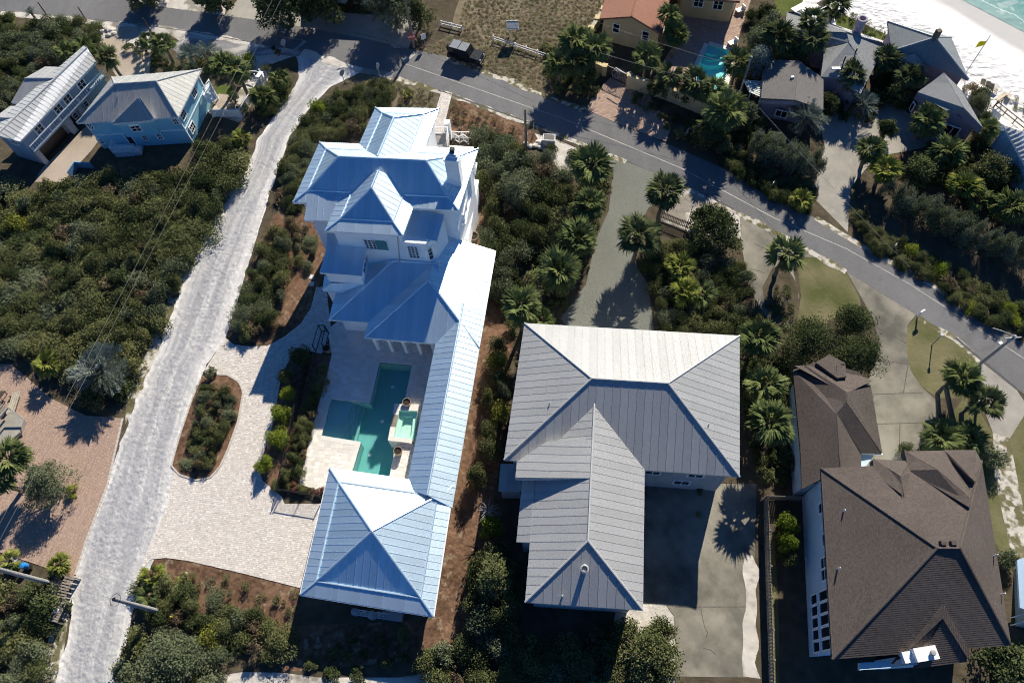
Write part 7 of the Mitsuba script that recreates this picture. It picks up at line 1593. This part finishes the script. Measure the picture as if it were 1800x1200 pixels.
slat_box((-37.40, 11.69), math.radians(-16), 'slatted wooden bin enclosure beside the sandy road, upper one')
slat_box((-37.60, 10.01), math.radians(-16), 'slatted wooden bin enclosure beside the sandy road, lower one with a white lid', 1.5, 1.5)
wheelie(np.array((-37.74, 11.98)) , -.3, 'black_plastic', 'dark bin in the upper slatted enclosure, upper one', 1.05)
wheelie(np.array((-37.70, 11.36)), -.3, 'black_plastic', 'dark bin in the upper slatted enclosure, lower one', 1.05)
t = wheelie(np.array((-37.90, 10.16)), -.3, 'black_plastic', 'dark bin with a round white lid spot in the lower slatted enclosure', 1.05)
add(t + '__white_cap', lathe([(.01, .08), (.2, .06), (.23, 0)][::-1], (*(-37.29, 9.99), 1.01), 14), 'sign_white', 40)
t = thing('blue_barrel', 'bright blue object beside the leaning pole at the left edge', 'container')
add(t + '__body', lathe([(.01, 0), (.24, .0), (.27, .3), (.22, .5), (.01, .56)], (*(-40.97, 13.75), .3), 14), 'blue_plastic', 40)
add(t + '__stand', box((*(-40.85, 13.65), 0), (.5, .4, .32), .3), 'black_plastic')
t = thing('covered_grill', 'grey covered box beside the blue object at the left edge', 'grill')
add(t + '__body', cat([box((*(-41.89, 14.10), 0), (.8, .6, .75), -.3), box((*(-41.82, 14.18), .75), (.7, .5, .15), -.3)]), 'grey_metal')
t = thing('bin_enclosure', 'white walled bin enclosure holding black bins beside the main road', 'bin enclosure')
bp = np.array((5.69, 54.48)); Rm = rot('z', -.15)
for x, y, sx, sy in ((0, .42, 1.3, .07), (0, -.42, 1.3, .07), (.62, 0, .07, .77), (-.62, 0, .07, .77)): add(t + '__panel', (box((x, y, 0), (sx, sy, .75), 0)[0] @ Rm.T + [*bp, 0], BF), 'white_paint')
wheelie(bp + [-.29, .0], -.1, 'black_plastic', 'black bin inside the white enclosure by the road, left one', .72)
wheelie(bp + [.29, -.0], -.1, 'black_plastic', 'black bin inside the white enclosure by the road, right one', .72)
rk = (4.99, 53.59)
for i, (x, y, s) in enumerate(((938,256,.5), (948,252,.42), (944,262,.36), (930,262,.3), (922,254,.33))):
    pass
def rock(p, s, sd):
    m = trimesh.creation.icosphere(2, s); v = np.array(m.vertices); v *= (1 + .5 * (meshkit.noise(v / s * 1.3 + sd * 7.7) - .5))[:, None] * np.array([1.1, .9, .6])
    return v + [*p, s * .25], np.array(m.faces)
paint('limestone', (.5, .47, .43), .15, 2.)
for i, p in enumerate([(4.64, 54.43), (4.18, 54.08), (4.64, 53.79), (3.63, 54.05), (3.18, 54.58)]):
    k = thing('limestone_rock', ('biggest pale rock on the verge by the white bin enclosure', 'pale rock left of the biggest one on the bin verge', 'pale rock below the biggest one on the bin verge', 'pale rock in the middle of the bin verge', 'leftmost pale rock on the bin verge')[i], 'rock', 'pale rocks by the road verge')
    scene[k] = mply(rock(p, (.42, .36, .3, .33, .28)[i], i), 'limestone')
for i, p in enumerate([(-46.70, 78.32), (-46.16, 78.05), (-45.68, 77.70), (-45.31, 77.15), (-46.92, 77.64), (-47.33, 77.59), (-45.82, 76.91)]):
    k = thing('limestone_rock', 'pale ' + ('leftmost rock', 'second rock from the left', 'third rock from the left', 'nearest rock', 'rock on the left edge of the pile', 'farthest rock', 'rock on the near left side')[i] + ' in the pile beside the tan drive', 'rock', 'pale rocks beside the tan drive')
    scene[k] = mply(rock(p, .35 + .05 * (i % 3), i + 9), 'limestone')
# stepping stones by the house, lamp, mailbox, hose
for i, p in enumerate([(-19.09, 39.71), (-19.05, 38.91)]):
    k = thing('stepping_stone', ('upper', 'lower')[i] + ' square stepping stone on the shaded mulch beside the tall white house', 'stepping stone', 'stepping stones beside the white house')
    scene[k] = mply(box((*p, 0), (.45, .45, .06), YAW), 'coping_stone')
t = thing('garden_lamp', 'white topped lamp post on the oval lawn beside the driveway', 'lamp post')
lp_ = (37.75, 27.07)
add(t + '__post', tube([(*lp_, 0), (*lp_, 1.7)], .05, 8), 'sign_back')
add(t + '__shade', lathe([(.01, 0), (.1, .02), (.14, .2), (.09, .3), (.01, .33)], (lp_[0], lp_[1], 1.65), 14), 'sign_white', 40)
t = thing('mailbox', 'white mailbox at the road corner of the oval lawn', 'mailbox')
mb = (37.35, 29.94)
add(t + '__post', box((*mb, 0), (.1, .1, 1.0), .5), 'white_paint'); add(t + '__box', cat([box((*mb, 1.0), (.5, .2, .16), .5), tube([(mb[0] - .22, mb[1] - .12, 1.16), (mb[0] + .22, mb[1] + .12, 1.16)], .1, 10)]), 'white_paint')
t = thing('irrigation_box', 'small pale valve box on the mulch beside the paver court', 'valve box')
add(t + '__lid', box((*(-27.89, 12.10), 0), (.42, .36, .12), .2), 'coping_stone'); add(t + '__cover', box((*(-27.89, 12.10), .12), (.3, .24, .03), .2), 'sign_back')
t = thing('marker_stake', 'yellow marker stake in the scrub beside the coiled pole', 'stake')
add(t + '__rod', tube([(*(-28.03, 8.81), .9), (*(-27.85, 8.76), 1.6)], .05, 6), 'yellow_paint')
t = thing('garden_hose', 'coiled grey hose lying at the edge of the tree shade on the road', 'hose')
hc = (-10.57, 70.80)
add(t + '__coil', tube([(hc[0] + (.28 + .02 * k) * math.cos(a), hc[1] + .24 * math.sin(a), .05 + .012 * k) for k, a in enumerate(np.linspace(0, 11, 30))], .03, 5), 'grey_metal')
t = thing('cast_off_tarp', 'bright blue walled tub beside the tan driveway and the thicket', 'tub')
tp = np.array((-44.78, 55.61)); 
for q, r_ in (([(-45.88, 54.94), (-45.42, 56.31)], 0), ([(-45.42, 56.31), (-43.62, 55.97)], 0)): add(t + '__side', beam((*q[0], .45), (*q[1], .45), .12, .9), 'sky_blue_siding')
# flag on the beach
t = thing('warning_flag', 'yellow flag on a tall thin pole at the edge of the white beach', 'flag')
fb_ = np.array((52.49, 59.62))
add(t + '__pole', tube([(*fb_, 0), (*fb_, 3.0), (*fb_, 5.0)], [.05, .045, .03], 8), 'grey_metal')
fv, ff = [], []
for i in range(9):
    for j in range(5): fv.append((fb_[0] - .02 - i * .12, fb_[1] - .03 * math.sin(i * .9) - i * .02, 4.35 - j * .17 - .05 * math.sin(i * .7 + j)))
for i in range(8):
    for j in range(4): a_ = i * 5 + j; ff += [[a_, a_ + 1, a_ + 6], [a_, a_ + 6, a_ + 5]]
scene['mat_flag_cloth'] = {'type': 'twosided', 'bsdf': {'type': 'diffuse', 'reflectance': rgb(.75, .62, .02)}}
add(t + '__cloth', (np.array(fv), np.array(ff)), 'flag_cloth')
# beach chairs, boardwalk
for i, (p, lb) in enumerate((((53.67, 57.26, .3), 'leftmost of three wooden beach chairs on the white sand'), ((54.08, 56.87, .3), 'middle of three wooden beach chairs on the white sand'), ((54.32, 56.51, .3), 'rightmost of three wooden beach chairs on the white sand'))):
    t = thing('beach_chair', lb, 'chair', 'wooden beach chairs on the sand')
    add(t + '__seat', (box((0, 0, .35), (.55, .55, .06), 0)[0] @ rot('z', .6).T + [p[0], p[1], 0], BF), 'pale_wood')
    add(t + '__backrest', (beam((-.25, .28, .35), (-.25, .5, 1.0), .05, .5)[0] @ rot('z', .6).T + [p[0], p[1], 0], BF), 'pale_wood')
    for sx in (-.24, .24):
        for sy in (-.24, .24): add(t + '__leg', (box((sx, sy, 0), (.06, .06, .36), 0)[0] @ rot('z', .6).T + [p[0], p[1], 0], BF), 'pale_wood')
t = thing('boardwalk', 'pale wooden beach boardwalk deck with railings at the right edge', 'boardwalk')
bq = [v2(p) for p in [(52.56, 53.33), (53.72, 54.02), (56.17, 49.61), (54.90, 48.66)]]
for i in range(14):
    add(t + '__plank', beam((*along(bq[0], bq[3], (i + .5) / 14), 1.0), (*along(bq[1], bq[2], (i + .5) / 14), 1.0), .42, .05), 'coping_stone')
rail(t, [(*bq[0], 1.0), (*bq[3], 1.0)], .9, .08, 1.2, 'dark_wood', rails=(1.0, .5)); rail(t, [(*along(bq[0], bq[1], .1), 1.0), (*bq[1], 1.0)], .9, .08, 1.2, 'dark_wood', rails=(1.0, .5))
add(t + '__stair', cat([beam((53.49, 54.21, 1.0), (55.62, 55.88, .2), .9, .06), beam((54.24, 54.42, 1.2), (55.29, 55.44, .9), .1, .5)]), 'pale_wood')
# beach furniture glimpsed at the top
for i, (p, m) in enumerate((((36.81, 71.58, .4), 'white_paint'), ((39.83, 70.83, .4), 'sign_white'), ((40.27, 69.99, .4), 'sign_white'), ((39.88, 72.01, .4), 'dark_wood'))):
    t = thing('patio_table', ('white patio lounger on the green lawn by the beach', 'pale round patio table under the beach palms, upper one', 'pale round patio table under the beach palms, lower one', 'dark patio table at the top edge by the beach')[i], 'patio furniture')
    add(t + '__top', box((p[0], p[1], .4), ((1.8, .9, .9, 1.4)[i], (.8, .9, .9, .9)[i], .06), .5), m)
    add(t + '__leg', cat([box((p[0] + dx, p[1] + dy, 0), (.07, .07, .4), 0) for dx in (-.3, .3) for dy in (-.3, .3)]), m)
for i, (p, lb) in enumerate((((28.02, 66.79, .6), 'white lounger at the poolside wall of the red courtyard'), ((21.50, 59.19, .8), 'white parasol top under the courtyard palms, left one'), ((22.58, 58.64, .8), 'white parasol top under the courtyard palms, right one'), ((30.03, 72.07, .8), 'white boxy grill at the top of the red courtyard'))):
    t = thing('patio_furniture', lb, 'patio furniture')
    if 'parasol' in lb: add(t + '__top', lathe([(.75, 0), (.4, .18), (.02, .28)], (p[0], p[1], 1.4), 10), 'sign_white'); add(t + '__pole', tube([(p[0], p[1], 0), (p[0], p[1], 1.5)], .03, 6), 'grey_metal')
    else: add(t + '__body', cat([box((p[0], p[1], .35), (1.1, .6, .12), .4), box((p[0] + .4, p[1] + .15, .45), (.12, .6, .4), .4)]), 'sign_white'); add(t + '__leg', cat([box((p[0] + dx, p[1], 0), (.08, .4, .36), .4) for dx in (-.4, .4)]), 'grey_metal')

# black off road car
t = thing('off_road_car', 'black boxy off road car with a white ringed spare wheel parked on the verge', 'car')
ca, cb = np.array((-4.47, 68.22)), np.array((-0.99, 66.44))
cdir = (cb - ca) / np.linalg.norm(cb - ca); cm = (ca + cb) / 2 + np.array([.12, .55]); cy = math.atan2(cdir[1], cdir[0])
Rm = rot('z', cy)
def cp_(m): return np.asarray(m[0]) @ Rm.T + [*cm, 0], m[1]
def shell(poly, w, bev=.06):
    """side profile (x, z) extruded across the car with softened flanks"""
    v, f = prism(Polygon(poly).buffer(-.02).buffer(.02), -w / 2, w / 2)
    return np.column_stack([v[:, 0], v[:, 2], v[:, 1]]), f[:, ::-1]
add(t + '__body', cat([cp_(shell([(-2.0, .55), (1.35, .55), (2.0, .6), (2.05, .95), (1.9, 1.12), (.75, 1.2), (.7, 1.14), (-2.0, 1.14)], 1.5)), cp_(shell([(-2.0, .5), (-1.75, .5), (-1.6, .95), (-.85, .95), (-.65, .5), (.85, .5), (1.0, .95), (1.75, .95), (1.95, .7), (1.95, 1.0), (1.7, 1.02), (.95, 1.02), (.6, .62), (-.5, .62), (-.8, 1.02), (-1.65, 1.02), (-2.0, .9)], 1.86))]), 'black_car_paint')
add(t + '__cabin', cp_(shell([(-1.98, 1.12), (.72, 1.16), (.42, 1.78), (-1.9, 1.82)], 1.42)), 'black_car_paint')
add(t + '__roof', cat([cp_(box((-.15, 0, 1.8), (1.0, 1.3, .06), 0)), cp_(box((-1.25, 0, 1.82), (1.0, 1.3, .06), 0))]), 'silver_panel')
add(t + '__roof_bar', cat([cp_(box((x, 0, 1.84), (.06, 1.46, .06), 0)) for x in (.38, -.7, -1.82)]), 'black_metal')
wv, wf = shell([(.80, 1.2), (.70, 1.18), (.42, 1.72), (.50, 1.76)], 1.25)
add(t + '__windshield', cp_((wv, wf)), 'dark_glass')
for s in (-1, 1):
    add(t + '__window', cat([cp_(box((-.15, s * .715, 1.24), (.95, .02, .42), 0)), cp_(box((-1.25, s * .715, 1.24), (1.0, .02, .42), 0))]), 'dark_glass')
    for x in (-1.22, 1.37):
        w_ = lathe([(.2, -.13), (.36, -.14), (.4, -.1), (.4, .1), (.36, .14), (.2, .13)], (0, 0, 0), 20); wv = np.column_stack([w_[0][:, 0] + x, w_[0][:, 2] + s * .80, w_[0][:, 1] + .4])
        k = add(t + '__wheel', cp_((wv, w_[1])), 'rubber', 40)
        r_ = lathe([(.01, 0), (.2, .02), (.24, .0), (.24, -.04)][::-1], (0, 0, 0), 16); rv = np.column_stack([r_[0][:, 0] + x, s * (r_[0][:, 2] + .12) + s * .80, r_[0][:, 1] + .4])
        add(k + '__rim', cp_((rv, r_[1])), 'chrome', 40)
    add(t + '__headlight', cp_((tube([(1.98, s * .5, .95), (2.07, s * .5, .95)], .12, 12))), 'sign_white', 40)
w_ = lathe([(.02, -.13), (.36, -.14), (.4, -.1), (.4, .1), (.36, .14), (.2, .13)], (0, 0, 0), 20); wv = np.column_stack([-2.16 - w_[0][:, 2], w_[0][:, 0], w_[0][:, 1] + 1.15])
k = add(t + '__spare_wheel', cp_((wv, w_[1])), 'rubber', 40)
r_ = lathe([(.33, .145), (.27, .15), (.27, .1), (.02, .1)], (0, 0, 0), 20); rv = np.column_stack([-2.16 - r_[0][:, 2], r_[0][:, 0], r_[0][:, 1] + 1.15])
add(k + '__ring', cp_((rv, r_[1])), 'sign_white', 40)
add(t + '__bumper', cat([cp_(box((2.12, 0, .55), (.16, 1.6, .2), 0)), cp_(tube([(2.2, -.55, .6), (2.28, -.5, 1.0), (2.28, .5, 1.0), (2.2, .55, .6)], .04, 6)), cp_(box((-2.08, 0, .55), (.12, 1.5, .18), 0))]), 'black_metal')
